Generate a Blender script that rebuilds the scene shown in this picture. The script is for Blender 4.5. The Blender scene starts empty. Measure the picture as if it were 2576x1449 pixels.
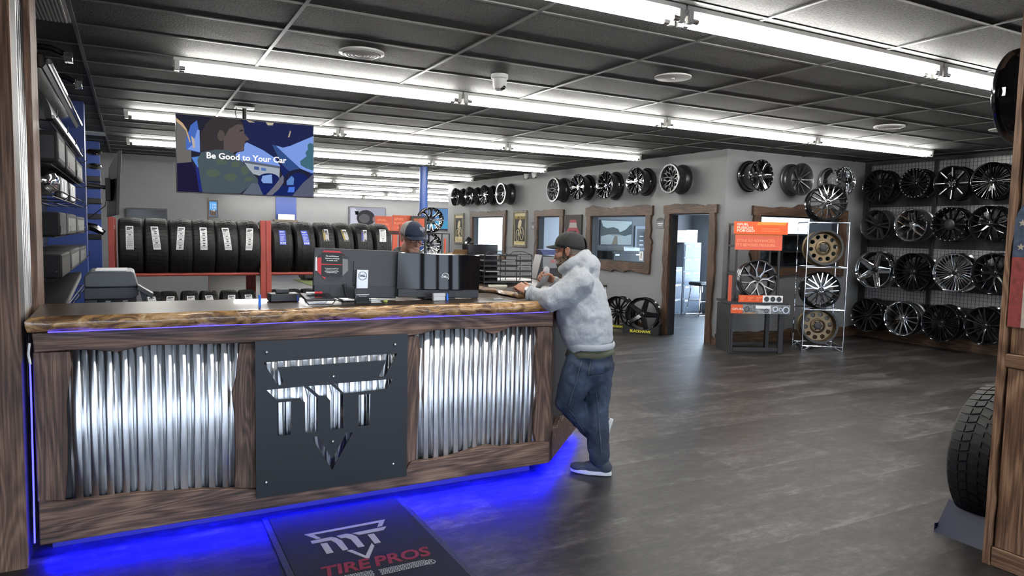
import bpy, bmesh, math, random
from mathutils import Vector, Matrix
random.seed(7)
PI = math.pi
COL = bpy.context.scene.collection
# ------------------------------------------------------------------ camera model of the place (metres, camera 1.64 m above the floor)
CAMH, CEIL = 1.64, 2.945
F_PX, YAW, PITCH, ROLL = 1776.62, math.radians(28.35574), math.radians(4.48927), math.radians(1.18335)
FW = Vector((math.sin(YAW)*math.cos(PITCH), math.cos(YAW)*math.cos(PITCH), -math.sin(PITCH)))
_r0 = Vector((math.cos(YAW), -math.sin(YAW), 0)); _u0 = _r0.cross(FW)
RT = _r0*math.cos(ROLL) + _u0*math.sin(ROLL)
UP = _u0*math.cos(ROLL) - _r0*math.sin(ROLL)
CAM = Vector((0, 0, CAMH))
def ray(px, py): return FW + RT*((px-1288)/F_PX) - UP*((py-724.5)/F_PX)
def onX(px, py, X): d = ray(px, py); return CAM + d*(X/d.x)
def onY(px, py, Y): d = ray(px, py); return CAM + d*(Y/d.y)
def onZ(px, py, Z): d = ray(px, py); return CAM + d*((Z-CAMH)/d.z)
def onP(px, py, o, n):
    d = ray(px, py); n = Vector(n); return CAM + d*((Vector(o)-CAM).dot(n)/d.dot(n))
def depth(p): return (Vector(p)-CAM).dot(FW)
def mpp(p): return depth(p)/F_PX           # metres per photo pixel at p

# ------------------------------------------------------------------ tags
def tag(o, label=None, cat=None, group=None, kind=None):
    if label: o['label'] = label
    if cat: o['category'] = cat
    if group: o['group'] = group
    if kind: o['kind'] = kind
    return o
def thing(name, label, cat, loc=(0,0,0), rz=0, group=None, mat=None):
    o = bpy.data.objects.new(name, None); COL.objects.link(o)
    o.empty_display_size = .05
    if mat is not None: o.matrix_world = mat
    else: o.location = loc; o.rotation_euler = (0, 0, rz)
    return tag(o, label, cat, group)
def kids(o): return [c for c in bpy.data.objects if c.parent == o]
def copy_tree(o, parent=None):
    c = o.copy(); COL.objects.link(c)
    if parent: c.parent = parent
    for ch in kids(o): copy_tree(ch, c)
    return c
def frame(loc, xdir, zdir):
    """matrix whose local x is xdir and local z is close to zdir"""
    x = Vector(xdir).normalized(); z = Vector(zdir); y = z.cross(x).normalized(); z = x.cross(y)
    m = Matrix((x, y, z)).transposed().to_4x4(); m.translation = Vector(loc); return m

# ------------------------------------------------------------------ mesh builder
class MB:
    def __init__(s, T=None): s.v=[]; s.f=[]; s.m=[]; s.T = T; s.mi = 0
    def _add(s, vs, fs, mi=None):
        o = len(s.v)
        for p in vs:
            p = Vector(p); s.v.append(s.T @ p if s.T is not None else p)
        for f in fs: s.f.append([i+o for i in f]); s.m.append(s.mi if mi is None else mi)
        return s
    def box(s, x0, x1, y0, y1, z0, z1, mi=None):
        vs = [(x,y,z) for x in (x0,x1) for y in (y0,y1) for z in (z0,z1)]
        return s._add(vs, [(0,1,3,2),(4,6,7,5),(0,4,5,1),(2,3,7,6),(0,2,6,4),(1,5,7,3)], mi)
    def cbox(s, c, size, R=None, mi=None):
        a,b,d = [q/2 for q in size]; c = Vector(c)
        vs = [Vector((x,y,z)) for x in (-a,a) for y in (-b,b) for z in (-d,d)]
        vs = [c + (R @ p if R is not None else p) for p in vs]
        return s._add(vs, [(0,1,3,2),(4,6,7,5),(0,4,5,1),(2,3,7,6),(0,2,6,4),(1,5,7,3)], mi)
    def prism(s, pts, off, mi=None):
        """pts: list of 3D points (planar outline); off: extrusion vector"""
        n = len(pts); off = Vector(off); pts = [Vector(p) for p in pts]
        nr = Vector((0,0,0))
        for i in range(n): nr += pts[i].cross(pts[(i+1)%n])
        if nr.dot(off) > 0: pts = pts[::-1]
        vs = pts + [p+off for p in pts]
        fs = [tuple(range(n)), tuple(range(2*n-1, n-1, -1))] + [(i, i+n, (i+1)%n+n, (i+1)%n) for i in range(n)]
        return s._add(vs, fs, mi)
    def quad(s, a, b, c, d, mi=None): return s._add([a,b,c,d], [(0,1,2,3)], mi)
    def ngon(s, pts, mi=None): return s._add(pts, [tuple(range(len(pts)))], mi)
    def tube(s, pts, r, n=8, caps=True, closed=False, mi=None, flat=1.0, up=None):
        pts = [Vector(p) for p in pts]; N = len(pts)
        rs = r if isinstance(r, (list, tuple)) else [r]*N
        ts = []
        for i in range(N):
            a = pts[i-1] if (i > 0 or closed) else pts[i]; b = pts[(i+1)%N] if (i < N-1 or closed) else pts[i]
            t = (b-a); ts.append(t.normalized() if t.length > 1e-9 else Vector((0,0,1)))
        u = Vector(up) if up is not None else (Vector((0,0,1)) if abs(ts[0].z) < .9 else Vector((1,0,0)))
        u = (u - ts[0]*u.dot(ts[0])).normalized()
        vs = []
        for i in range(N):
            u = (u - ts[i]*u.dot(ts[i])).normalized(); w = ts[i].cross(u)
            ru = rs[i] if not isinstance(rs[i], tuple) else rs[i][0]
            rw = rs[i]*flat if not isinstance(rs[i], tuple) else rs[i][1]
            for k in range(n):
                a = 2*PI*(k+.5)/n; vs.append(pts[i] + u*(ru*math.cos(a)) + w*(rw*math.sin(a)))
        fs = []
        for i in range(N if closed else N-1):
            j = (i+1) % N
            for k in range(n): fs.append((i*n+k, i*n+(k+1)%n, j*n+(k+1)%n, j*n+k))
        if caps and not closed: fs += [tuple(range(n-1,-1,-1)), tuple((N-1)*n+k for k in range(n))]
        return s._add(vs, fs, mi)
    def lathe(s, prof, n=32, closed=False, o=(0,0,0), ax='y', mi=None, a0=0, a1=2*PI):
        """prof: (radius, along axis)"""
        N = len(prof); vs = []; o = Vector(o); full = abs(a1-a0-2*PI) < 1e-6; m = n if full else n+1
        for k in range(m):
            a = a0+(a1-a0)*k/n; c, q = math.cos(a), math.sin(a)
            for (r, h) in prof:
                vs.append(o + Vector((r*c, h, r*q) if ax == 'y' else (r*c, r*q, h) if ax == 'z' else (h, r*c, r*q)))
        fs = []
        for k in range(n):
            k2 = (k+1) % m
            for i in range(N if closed else N-1):
                j = (i+1) % N
                q = (k*N+i, k*N+j, k2*N+j, k2*N+i)
                fs.append(q if ax != 'z' else q[::-1])
        return s._add(vs, fs, mi)
    def disc(s, c, r, n=24, ax='y', mi=None):
        c = Vector(c); vs = []
        for k in range(n):
            a = 2*PI*k/n; p, q = r*math.cos(a), r*math.sin(a)
            vs.append(c + Vector((p,0,q) if ax == 'y' else (p,q,0) if ax == 'z' else (0,p,q)))
        return s._add(vs, [tuple(range(n))], mi)
    def ell(s, c, rad, R=None, nu=16, nv=10, mi=None):
        c = Vector(c); vs = []; fs = []
        for i in range(nv+1):
            t = PI*i/nv
            for k in range(nu):
                a = 2*PI*k/nu
                p = Vector((rad[0]*math.sin(t)*math.cos(a), rad[1]*math.sin(t)*math.sin(a), rad[2]*math.cos(t)))
                vs.append(c + (R @ p if R is not None else p))
        for i in range(nv):
            for k in range(nu):
                fs.append((i*nu+k, (i+1)*nu+k, (i+1)*nu+(k+1)%nu, i*nu+(k+1)%nu))
        return s._add(vs, fs, mi)
    def build(s, name, mats, parent=None, smooth=35, bevel=0, fix=False):
        me = bpy.data.meshes.new(name)
        me.from_pydata([tuple(p) for p in s.v], [], s.f)
        mats = mats if isinstance(mats, (list, tuple)) else [mats]
        for m in mats: me.materials.append(m)
        for p, mi in zip(me.polygons, s.m): p.material_index = mi
        if fix or any(len(f) < 4 for f in s.f) or True:
            bm = bmesh.new(); bm.from_mesh(me)
            bmesh.ops.remove_doubles(bm, verts=bm.verts, dist=1e-6)
            if fix: bmesh.ops.recalc_face_normals(bm, faces=bm.faces)
            bm.to_mesh(me); bm.free()
        if smooth:
            me.polygons.foreach_set('use_smooth', [True]*len(me.polygons))
            me.set_sharp_from_angle(angle=math.radians(smooth))
        o = bpy.data.objects.new(name, me); COL.objects.link(o)
        if parent: o.parent = parent
        if bevel:
            b = o.modifiers.new('bevel', 'BEVEL'); b.width = bevel; b.segments = 2; b.limit_method = 'ANGLE'; b.angle_limit = math.radians(40)
        return o
def part(name, mats, parent, fn, **k):
    m = MB(); fn(m); return m.build(name, mats, parent, **k)

def eval_mesh(o, name):
    dg = bpy.context.evaluated_depsgraph_get(); dg.update()
    me = bpy.data.meshes.new_from_object(o.evaluated_get(dg)); me.name = name; return me
def curve_plate(name, splines, ext, mat, parent=None, M=None, bevel=0, res=2):
    """flat plate with holes: splines is a list of 2D closed outlines in local xy"""
    cu = bpy.data.curves.new(name, 'CURVE'); cu.dimensions = '2D'; cu.fill_mode = 'BOTH'; cu.extrude = ext; cu.bevel_depth = bevel; cu.bevel_resolution = 1
    for sp in splines:
        q = cu.splines.new('POLY'); q.points.add(len(sp)-1); q.use_cyclic_u = True
        for i, p in enumerate(sp): q.points[i].co = (p[0], p[1], 0, 1)
    t = bpy.data.objects.new('tmp', cu); COL.objects.link(t)
    me = eval_mesh(t, name); bpy.data.objects.remove(t); bpy.data.curves.remove(cu)
    me.materials.clear(); me.materials.append(mat)
    if M is not None: me.transform(M)
    o = bpy.data.objects.new(name, me); COL.objects.link(o)
    if parent: o.parent = parent
    return o
def text(name, body, size, M, mat, parent=None, ext=.0012, align='CENTER', sx=1.0, shear=0, spacing=1.0, off=0):
    """text mesh; local x reads along, local y is up, placed by matrix M (in the parent's space)"""
    cu = bpy.data.curves.new(name, 'FONT'); cu.body = body; cu.size = size; cu.align_x = align; cu.align_y = 'CENTER'
    cu.extrude = ext; cu.shear = shear; cu.space_character = spacing; cu.resolution_u = 3; cu.offset = off
    t = bpy.data.objects.new('tmp', cu); COL.objects.link(t)
    me = eval_mesh(t, name); bpy.data.objects.remove(t); bpy.data.curves.remove(cu)
    me.materials.clear(); me.materials.append(mat)
    me.transform(M @ Matrix.Diagonal((sx, 1, 1, 1)))
    o = bpy.data.objects.new(name, me); COL.objects.link(o)
    if parent: o.parent = parent
    return o
def tframe(loc, xdir, updir):
    """for text/plates: local x along xdir, local y along updir, z out of the face"""
    x = Vector(xdir).normalized(); y = Vector(updir); z = x.cross(y).normalized(); y = z.cross(x)
    m = Matrix((x, y, z)).transposed().to_4x4(); m.translation = Vector(loc); return m
def struct(o): o['kind'] = 'structure'; return o

# ------------------------------------------------------------------ materials
MATS = {}
def mat(name, col, rough=.5, metal=0, spec=.5, emit=0, coat=0, alpha=1, trans=0, bump=None, var=None):
    if name in MATS: return MATS[name]
    m = bpy.data.materials.new(name); m.use_nodes = True; nt = m.node_tree; b = nt.nodes['Principled BSDF']
    c = (*col, 1)
    b.inputs['Base Color'].default_value = c; b.inputs['Roughness'].default_value = rough; b.inputs['Metallic'].default_value = metal
    b.inputs['Specular IOR Level'].default_value = spec; b.inputs['Coat Weight'].default_value = coat; b.inputs['Coat Roughness'].default_value = .06
    b.inputs['Transmission Weight'].default_value = trans
    if emit: b.inputs['Emission Color'].default_value = c; b.inputs['Emission Strength'].default_value = emit
    if var or bump:
        tc = nt.nodes.new('ShaderNodeTexCoord'); no = nt.nodes.new('ShaderNodeTexNoise'); no.inputs['Detail'].default_value = 4
        nt.links.new(tc.outputs['Object'], no.inputs['Vector'])
        if var:
            no.inputs['Scale'].default_value = var[1]; rp = nt.nodes.new('ShaderNodeValToRGB')
            a = var[0]
            rp.color_ramp.elements[0].position = .3; rp.color_ramp.elements[1].position = .7
            rp.color_ramp.elements[0].color = (*[q*(1-a) for q in col], 1); rp.color_ramp.elements[1].color = (*[min(1, q*(1+a)) for q in col], 1)
            nt.links.new(no.outputs['Fac'], rp.inputs['Fac']); nt.links.new(rp.outputs['Color'], b.inputs['Base Color'])
        if bump:
            n2 = nt.nodes.new('ShaderNodeTexNoise'); n2.inputs['Scale'].default_value = bump[1]; n2.inputs['Detail'].default_value = 3
            nt.links.new(tc.outputs['Object'], n2.inputs['Vector'])
            bp = nt.nodes.new('ShaderNodeBump'); bp.inputs['Strength'].default_value = bump[0]; bp.inputs['Distance'].default_value = .01
            nt.links.new(n2.outputs['Fac'], bp.inputs['Height']); nt.links.new(bp.outputs['Normal'], b.inputs['Normal'])
    MATS[name] = m; return m
def ramp(nt, stops):
    r = nt.nodes.new('ShaderNodeValToRGB'); e = r.color_ramp.elements
    e[0].position, e[0].color = stops[0][0], (*stops[0][1], 1); e[1].position, e[1].color = stops[-1][0], (*stops[-1][1], 1)
    for p, c in stops[1:-1]: q = e.new(p); q.color = (*c, 1)
    return r
def wood(name, axis, dark, mid, light, rough=.55, scale=1.0, knots=True, coat=0):
    """stained board, grain running along axis (0 x, 1 y, 2 z)"""
    m = bpy.data.materials.new(name); m.use_nodes = True; nt = m.node_tree; b = nt.nodes['Principled BSDF']; L = nt.links.new
    tc = nt.nodes.new('ShaderNodeTexCoord'); mp = nt.nodes.new('ShaderNodeMapping')
    sc = [7*scale]*3; sc[axis] = .75*scale; mp.inputs['Scale'].default_value = sc; L(tc.outputs['Object'], mp.inputs['Vector'])
    n1 = nt.nodes.new('ShaderNodeTexNoise'); n1.inputs['Scale'].default_value = .9; n1.inputs['Detail'].default_value = 1.5; n1.inputs['Distortion'].default_value = .6
    L(mp.outputs['Vector'], n1.inputs['Vector'])
    vm = nt.nodes.new('ShaderNodeMapping'); s3 = [2.6*scale]*3; s3[axis] = 1.15*scale; vm.inputs['Scale'].default_value = s3; L(tc.outputs['Object'], vm.inputs['Vector'])
    vo = nt.nodes.new('ShaderNodeTexVoronoi'); vo.inputs['Scale'].default_value = 1.0; L(vm.outputs['Vector'], vo.inputs['Vector'])
    ad = nt.nodes.new('ShaderNodeMath'); ad.operation = 'ADD'; ad.inputs[1].default_value = .09; L(vo.outputs['Distance'], ad.inputs[0])
    dv = nt.nodes.new('ShaderNodeMath'); dv.operation = 'DIVIDE'; dv.inputs[0].default_value = 4.5; L(ad.outputs[0], dv.inputs[1])
    mu = nt.nodes.new('ShaderNodeMath'); mu.operation = 'MULTIPLY_ADD'; mu.inputs[1].default_value = 80; L(n1.outputs['Fac'], mu.inputs[0]); L(dv.outputs[0], mu.inputs[2])
    sn = nt.nodes.new('ShaderNodeMath'); sn.operation = 'SINE'; L(mu.outputs[0], sn.inputs[0])
    kn = nt.nodes.new('ShaderNodeMapRange'); kn.inputs[1].default_value = .03; kn.inputs[2].default_value = .11; kn.inputs[3].default_value = .3; kn.inputs[4].default_value = 1; L(vo.outputs['Distance'], kn.inputs[0])
    m2 = nt.nodes.new('ShaderNodeMapping'); s2 = [120*scale]*3; s2[axis] = 3.0*scale; m2.inputs['Scale'].default_value = s2; L(tc.outputs['Object'], m2.inputs['Vector'])
    n2 = nt.nodes.new('ShaderNodeTexNoise'); n2.inputs['Scale'].default_value = 1.0; n2.inputs['Detail'].default_value = 5; n2.inputs['Roughness'].default_value = .65
    L(m2.outputs['Vector'], n2.inputs['Vector'])
    n3 = nt.nodes.new('ShaderNodeTexNoise'); n3.inputs['Scale'].default_value = 2.5; n3.inputs['Detail'].default_value = 3; L(tc.outputs['Object'], n3.inputs['Vector'])
    mx = nt.nodes.new('ShaderNodeMath'); mx.operation = 'MULTIPLY_ADD'; mx.inputs[1].default_value = .10; L(sn.outputs[0], mx.inputs[0]); L(n2.outputs['Fac'], mx.inputs[2])
    m3 = nt.nodes.new('ShaderNodeMath'); m3.operation = 'MULTIPLY_ADD'; m3.inputs[1].default_value = .45; L(n3.outputs['Fac'], m3.inputs[0])
    sb = nt.nodes.new('ShaderNodeMath'); sb.operation = 'SUBTRACT'; sb.inputs[1].default_value = .22; L(mx.outputs[0], sb.inputs[0]); L(sb.outputs[0], m3.inputs[2]); mx = m3
    r = ramp(nt, [(.25, dark), (.5, mid), (.78, light)]); L(mx.outputs[0], r.inputs['Fac'])
    km = nt.nodes.new('ShaderNodeMixRGB'); km.blend_type = 'MULTIPLY'; km.inputs[0].default_value = 1; L(r.outputs['Color'], km.inputs[1]); L(kn.outputs[0], km.inputs[2])
    L(km.outputs[0], b.inputs['Base Color']); b.inputs['Roughness'].default_value = rough; b.inputs['Coat Weight'].default_value = coat
    bp = nt.nodes.new('ShaderNodeBump'); bp.inputs['Strength'].default_value = .35; bp.inputs['Distance'].default_value = .004
    L(mx.outputs[0], bp.inputs['Height']); L(bp.outputs['Normal'], b.inputs['Normal'])
    MATS[name] = m; return m
def emis(name, col, s=1.0):
    if name in MATS: return MATS[name]
    m = bpy.data.materials.new(name); m.use_nodes = True; nt = m.node_tree; nt.nodes.remove(nt.nodes['Principled BSDF'])
    e = nt.nodes.new('ShaderNodeEmission'); e.inputs['Color'].default_value = (*col, 1); e.inputs['Strength'].default_value = s
    nt.links.new(e.outputs[0], nt.nodes['Material Output'].inputs['Surface']); MATS[name] = m; return m

GREYW = mat('grey_wall_paint', (.175,.178,.185), .6, var=(.1, .7), bump=(.08, 60))
BLACKM = mat('black_powder_coat', (.012,.012,.013), .45)
BLACKG = mat('gloss_black', (.006,.006,.007), .12, coat=.6)
BLACKP = mat('black_plastic', (.018,.018,.02), .4)
RUBBER = mat('tire_rubber', (.0085,.0085,.009), .6, spec=.4)
CHROME = mat('chrome', (.82,.83,.85), .07, 1)
SILVER = mat('brushed_silver', (.5,.5,.5), .3, 1)
GUNM = mat('gunmetal', (.13,.13,.135), .32, .85)
BRONZE = mat('matte_bronze', (.15,.108,.062), .42, .7)
WHITEP = mat('white_paint', (.72,.72,.7), .45)
WHITEPL = mat('white_plastic', (.75,.75,.74), .4)
PAPER = mat('paper_white', (.8,.8,.8), .8)
ORANGE = mat('orange_print', (.66,.085,.011), .5)
ORANGE2 = mat('coral_print', (.6,.10,.05), .5)
BLUEP = mat('blue_paint', (.02,.05,.22), .5)
REDP = mat('red_rack_paint', (.30,.045,.032), .45)
NAVY = mat('navy_fabric', (.012,.018,.04), .9)
CARD = mat('cardboard', (.42,.26,.12), .8)
GALV = mat('galvanised_steel', (.84,.86,.88), .29, 1.0, var=(.10, 9))
def aniso(m):
    nt = m.node_tree; b = nt.nodes['Principled BSDF']; b.inputs['Anisotropic'].default_value = 1.0; b.inputs['Anisotropic Rotation'].default_value = .25
    t = nt.nodes.new('ShaderNodeTangent'); t.direction_type = 'RADIAL'; t.axis = 'Z'; nt.links.new(t.outputs[0], b.inputs['Tangent'])
aniso(GALV)
PLATE = mat('dark_plate_steel', (.028,.030,.034), .42, .5)
GLASS = None
FR_D, FR_M, FR_L = (.020,.010,.006), (.098,.052,.034), (.25,.15,.10)
WOODX = wood('stained_board_x', 0, FR_D, FR_M, FR_L)
WOODZ = wood('stained_board_z', 2, FR_D, FR_M, FR_L)
WOODY = wood('stained_board_y', 1, FR_D, FR_M, FR_L)
FRAMEX = wood('live_edge_frame_x', 0, (.014,.008,.004), (.055,.029,.016), (.13,.072,.04))
FRAMEY = wood('live_edge_frame_y', 1, (.014,.008,.004), (.055,.029,.016), (.13,.072,.04))
FRAMEZ = wood('live_edge_frame_z', 2, (.014,.008,.004), (.055,.029,.016), (.13,.072,.04))
WEATHZ = wood('weathered_post_z', 2, (.035,.017,.010), (.12,.064,.038), (.25,.145,.092))
POSTZ = wood('pine_post_z', 2, (.05,.021,.009), (.19,.095,.046), (.42,.24,.13))
POSTY = wood('pine_post_y', 1, (.05,.021,.009), (.19,.095,.046), (.42,.24,.13))
# ================================================================== SETTING
def glass_mat():
    m = bpy.data.materials.new('window_glass'); m.use_nodes = True; nt = m.node_tree; nt.nodes.remove(nt.nodes['Principled BSDF'])
    t = nt.nodes.new('ShaderNodeBsdfTransparent'); t.inputs[0].default_value = (.93,.96,.97,1); g = nt.nodes.new('ShaderNodeBsdfGlossy'); g.inputs['Roughness'].default_value = .02
    lw = nt.nodes.new('ShaderNodeLayerWeight'); lw.inputs[0].default_value = .5; pw = nt.nodes.new('ShaderNodeMath'); pw.operation = 'POWER'; pw.inputs[1].default_value = 5; nt.links.new(lw.outputs['Facing'], pw.inputs[0]); f = nt.nodes.new('ShaderNodeMath'); f.operation = 'MULTIPLY_ADD'; f.inputs[1].default_value = .85; f.inputs[2].default_value = .04; nt.links.new(pw.outputs[0], f.inputs[0]); x = nt.nodes.new('ShaderNodeMixShader'); L = nt.links.new
    L(f.outputs[0], x.inputs[0]); L(t.outputs[0], x.inputs[1]); L(g.outputs[0], x.inputs[2]); L(x.outputs[0], nt.nodes['Material Output'].inputs['Surface'])
    return m
GLASS = glass_mat()
def floor_mat():
    m = bpy.data.materials.new('vinyl_plank_floor'); m.use_nodes = True; nt = m.node_tree; b = nt.nodes['Principled BSDF']; L = nt.links.new; N = nt.nodes.new
    def math_(op, a, b_=None, c=None):
        n = N('ShaderNodeMath'); n.operation = op
        for i, v in enumerate((a, b_, c)):
            if v is None: continue
            if isinstance(v, (int, float)): n.inputs[i].default_value = v
            else: L(v, n.inputs[i])
        return n.outputs[0]
    tc = N('ShaderNodeTexCoord'); off = N('ShaderNodeMapping'); off.inputs['Location'].default_value = (0, -.20, 0); L(tc.outputs['Object'], off.inputs['Vector'])
    br = N('ShaderNodeTexBrick'); br.offset = .41; br.offset_frequency = 2
    br.inputs['Color1'].default_value = (.30,.30,.30,1); br.inputs['Color2'].default_value = (.64,.64,.64,1); br.inputs['Mortar'].default_value = (.1,.1,.1,1)
    br.inputs['Scale'].default_value = 1; br.inputs['Mortar Size'].default_value = .0012; br.inputs['Brick Width'].default_value = .94; br.inputs['Row Height'].default_value = .47
    L(off.outputs['Vector'], br.inputs['Vector'])
    sp = N('ShaderNodeSeparateXYZ'); L(off.outputs['Vector'], sp.inputs[0])
    fr = math_('FRACT', math_('DIVIDE', sp.outputs['Y'], .47)); edge = math_('POWER', math_('SUBTRACT', 1.0, fr), 4)
    def noise(sc, scale, det, ro, dist):
        mp = N('ShaderNodeMapping'); mp.inputs['Scale'].default_value = sc; L(tc.outputs['Object'], mp.inputs['Vector'])
        n = N('ShaderNodeTexNoise'); n.inputs['Scale'].default_value = scale; n.inputs['Detail'].default_value = det; n.inputs['Roughness'].default_value = ro; n.inputs['Distortion'].default_value = dist
        L(mp.outputs['Vector'], n.inputs['Vector']); return n.outputs['Fac']
    n1 = noise((.9, 3.2, 1), 1.7, 8, .7, .5); n2 = noise((6, 11, 1), 1.6, 9, .75, .4); n3 = noise((38, 60, 1), 1.0, 4, .6, 1.5); n4 = noise((1.1, 1.6, 1), 1.3, 3, .5, 0)
    wear = math_('MULTIPLY', edge, math_('MULTIPLY', n1, .26))
    v = math_('MULTIPLY_ADD', math_('SUBTRACT', br.outputs['Color'], .47), .52, math_('ADD', wear, .70))
    v = math_('MULTIPLY_ADD', math_('SUBTRACT', n1, .5), .95, v); v = math_('MULTIPLY_ADD', math_('SUBTRACT', n2, .5), .95, v)
    fl = N('ShaderNodeMapRange'); fl.inputs[1].default_value = .60; fl.inputs[2].default_value = .72; L(n3, fl.inputs[0])
    f2 = N('ShaderNodeMapRange'); f2.inputs[1].default_value = .5; f2.inputs[2].default_value = .68; L(n4, f2.inputs[0])
    v = math_('MULTIPLY_ADD', math_('MULTIPLY', fl.outputs[0], f2.outputs[0]), .22, v)
    r = ramp(nt, [(.52, (.007,.006,.0056)), (.70, (.021,.018,.0168)), (.84, (.045,.0395,.037)), (1.0, (.105,.096,.092))]); L(v, r.inputs['Fac'])
    L(r.outputs['Color'], b.inputs['Base Color']); b.inputs['Roughness'].default_value = .44; b.inputs['Specular IOR Level'].default_value = .4
    bp = N('ShaderNodeBump'); bp.inputs['Strength'].default_value = .2; bp.inputs['Distance'].default_value = .003; L(v, bp.inputs['Height']); L(bp.outputs['Normal'], b.inputs['Normal'])
    return m
def ceil_mat():
    m = bpy.data.materials.new('painted_ceiling_tile'); m.use_nodes = True; nt = m.node_tree; b = nt.nodes['Principled BSDF']; L = nt.links.new; N = nt.nodes.new
    tc = N('ShaderNodeTexCoord'); n = N('ShaderNodeTexNoise'); n.inputs['Scale'].default_value = 75; n.inputs['Detail'].default_value = 3; L(tc.outputs['Object'], n.inputs['Vector'])
    r = ramp(nt, [(.40, (.012,.012,.012)), (.52, (.042,.042,.041))]); L(n.outputs['Fac'], r.inputs['Fac']); L(r.outputs['Color'], b.inputs['Base Color'])
    b.inputs['Roughness'].default_value = .75
    bp = N('ShaderNodeBump'); bp.inputs['Strength'].default_value = .45; bp.inputs['Distance'].default_value = .012; L(n.outputs['Fac'], bp.inputs['Height']); L(bp.outputs['Normal'], b.inputs['Normal'])
    return m
FLOORM, CEILM = floor_mat(), ceil_mat()
XO, YF, XR, YB = 7.82, 7.84, 11.0, 15.04       # office wall, office front, right wall, near back wall
struct(MB().box(-3, 15, -3.05, 29, -.1, 0).build('floor', FLOORM, smooth=0))
struct(MB().box(-3, 15, -3.05, 29, CEIL, CEIL+.08).build('ceiling', CEILM, smooth=0))
g = MB()
TB = mat('painted_ceiling_grid', (.05,.05,.049), .45)
for k in range(-8, 45):
    y = 4.92 + .6096*k
    if -.5 < y < 28: g.box(-1.0, 14, y-.012, y+.012, CEIL-.007, CEIL)
for k in range(0, 12):
    x = -.30 + 1.219*k; g.box(x-.012, x+.012, -.5, 28, CEIL-.008, CEIL)
struct(g.build('trim_1', TB, smooth=0))
# plain walls
def wallbox(name, *b, m=GREYW): return struct(MB().box(*b).build(name, m, smooth=0))
wallbox('wall_left', -1.0, -.8, 4.9, YB, 0, CEIL)
wallbox('wall_back', -1.0, 1.33, YB, YB+.15, 0, CEIL)
wallbox('wall_far_back', 1.18, 14, 28, 28.15, 0, CEIL)
wallbox('wall_side_back', 1.18, 1.33, YB+.15, 28, 0, CEIL)
wallbox('wall_far_right', 14, 14.15, 18.35, 28.15, 0, CEIL)
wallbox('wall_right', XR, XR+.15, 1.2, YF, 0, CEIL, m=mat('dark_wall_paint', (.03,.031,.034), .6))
struct(MB().box(1.31, 1.45, YB-.025, YB, 0, .12).box(1.325, 1.345, YB-.02, YB+.15, 0, 2.2).build('trim_2', WOODZ))
def wall_with_openings(name, fixed, thick, axis, a0, a1, ops):
    m = MB()
    def put(p, q, z0, z1):
        if axis == 'x': m.box(fixed, fixed+thick, p, q, z0, z1)
        else: m.box(p, q, fixed, fixed+thick, z0, z1)
    c = a0
    for (p, q, z0, z1) in sorted(ops):
        put(c, p, 0, CEIL)
        if z0 > 0: put(p, q, 0, z0)
        put(p, q, z1, CEIL); c = q
    put(c, a1, 0, CEIL)
    return struct(m.build(name, GREYW, smooth=0))
D1, D2 = (8.12, 9.03, 0, 2.0), (12.42, 13.33, 0, 2.0)
W1, W2, W3 = (9.64, 11.3, 1.15, 1.985), (14.95, 16.66, 1.10, 2.02), (8.52, 10.42, 1.17, 1.985)
wall_with_openings('wall_office', XO, .13, 'x', YF, 18.35, [D1, D2, W1, W2])
wall_with_openings('wall_office_front', YF, .13, 'y', XO+.13, XR+.15, [W3])
wall_with_openings('wall_office_outer', XR, .15, 'x', YF+.13, 18.35, [(8.9, 11.45, .3, 2.3), (12.5, 13.7, .9, 2.2), (14.8, 17.2, .9, 2.2)])
wallbox('wall_office_divider', XO+.13, XR, 12.0, 12.1, 0, CEIL)
wallbox('wall_office_partition', XO+.13, XR, 14.15, 14.25, 0, CEIL)
wallbox('wall_office_end', XO+.13, XR+.15, 18.23, 18.35, 0, CEIL)

def wavy(seed, amp):
    r = random.Random(seed); ph = [(r.uniform(2, 5), r.uniform(0, 6)), (r.uniform(7, 11), r.uniform(0, 6)), (r.uniform(15, 24), r.uniform(0, 6))]
    bumps = [(r.uniform(.1, .9), r.uniform(.02, .05), r.choice([-1, 1.6])) for _ in range(2)]
    def f(t, L):
        s = sum(math.sin(w*t*L+p)/(1.0+.8*i) for i, (w, p) in enumerate(ph))*amp*.55
        for (c, wd, h) in bumps: s += h*amp*math.exp(-((t-c)/wd)**2)
        return s
    return f
def live_frame(root, org, ud, nd, u0, u1, z0, z1, mo, door, seed, mats):
    """boards around an opening; ud runs along the wall, nd out of it; mo = board width"""
    o = Vector(org); ud = Vector(ud); nd = Vector(nd)
    def P(u, z): return o + ud*u + Vector((0, 0, z))
    def board(name, edge_in, edge_out, m):
        M = MB(); M.prism(edge_in + edge_out[::-1], nd*.045); return M.build(name, m, root, smooth=30, fix=True)
    K = 26; zb = 0 if door else z0-mo
    w = [wavy(seed+i, .022) for i in range(4)]
    ts = [i/K for i in range(K+1)]
    board('frame_board', [P(u0, zb+(z1-zb)*t) for t in ts], [P(u0-mo*.85-w[0](t, 2), zb+(z1-zb)*t) for t in ts], mats[1])
    board('frame_board', [P(u1, zb+(z1-zb)*t) for t in ts], [P(u1+mo*.85+w[1](t, 2), zb+(z1-zb)*t) for t in ts], mats[1])
    a, b = u0-mo*1.0, u1+mo*1.0
    board('frame_board', [P(a+(b-a)*t, z1) for t in ts], [P(a+(b-a)*t, z1+mo*.95+w[2](t, 2)) for t in ts], mats[0])
    if not door: board('frame_board', [P(u0+(u1-u0)*t, z0) for t in ts], [P(u0+(u1-u0)*t, z0-mo*.9-w[3](t, 2)) for t in ts], mats[0])
BLK = mat('dark_jamb_paint', (.022,.022,.024), .5)
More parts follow.
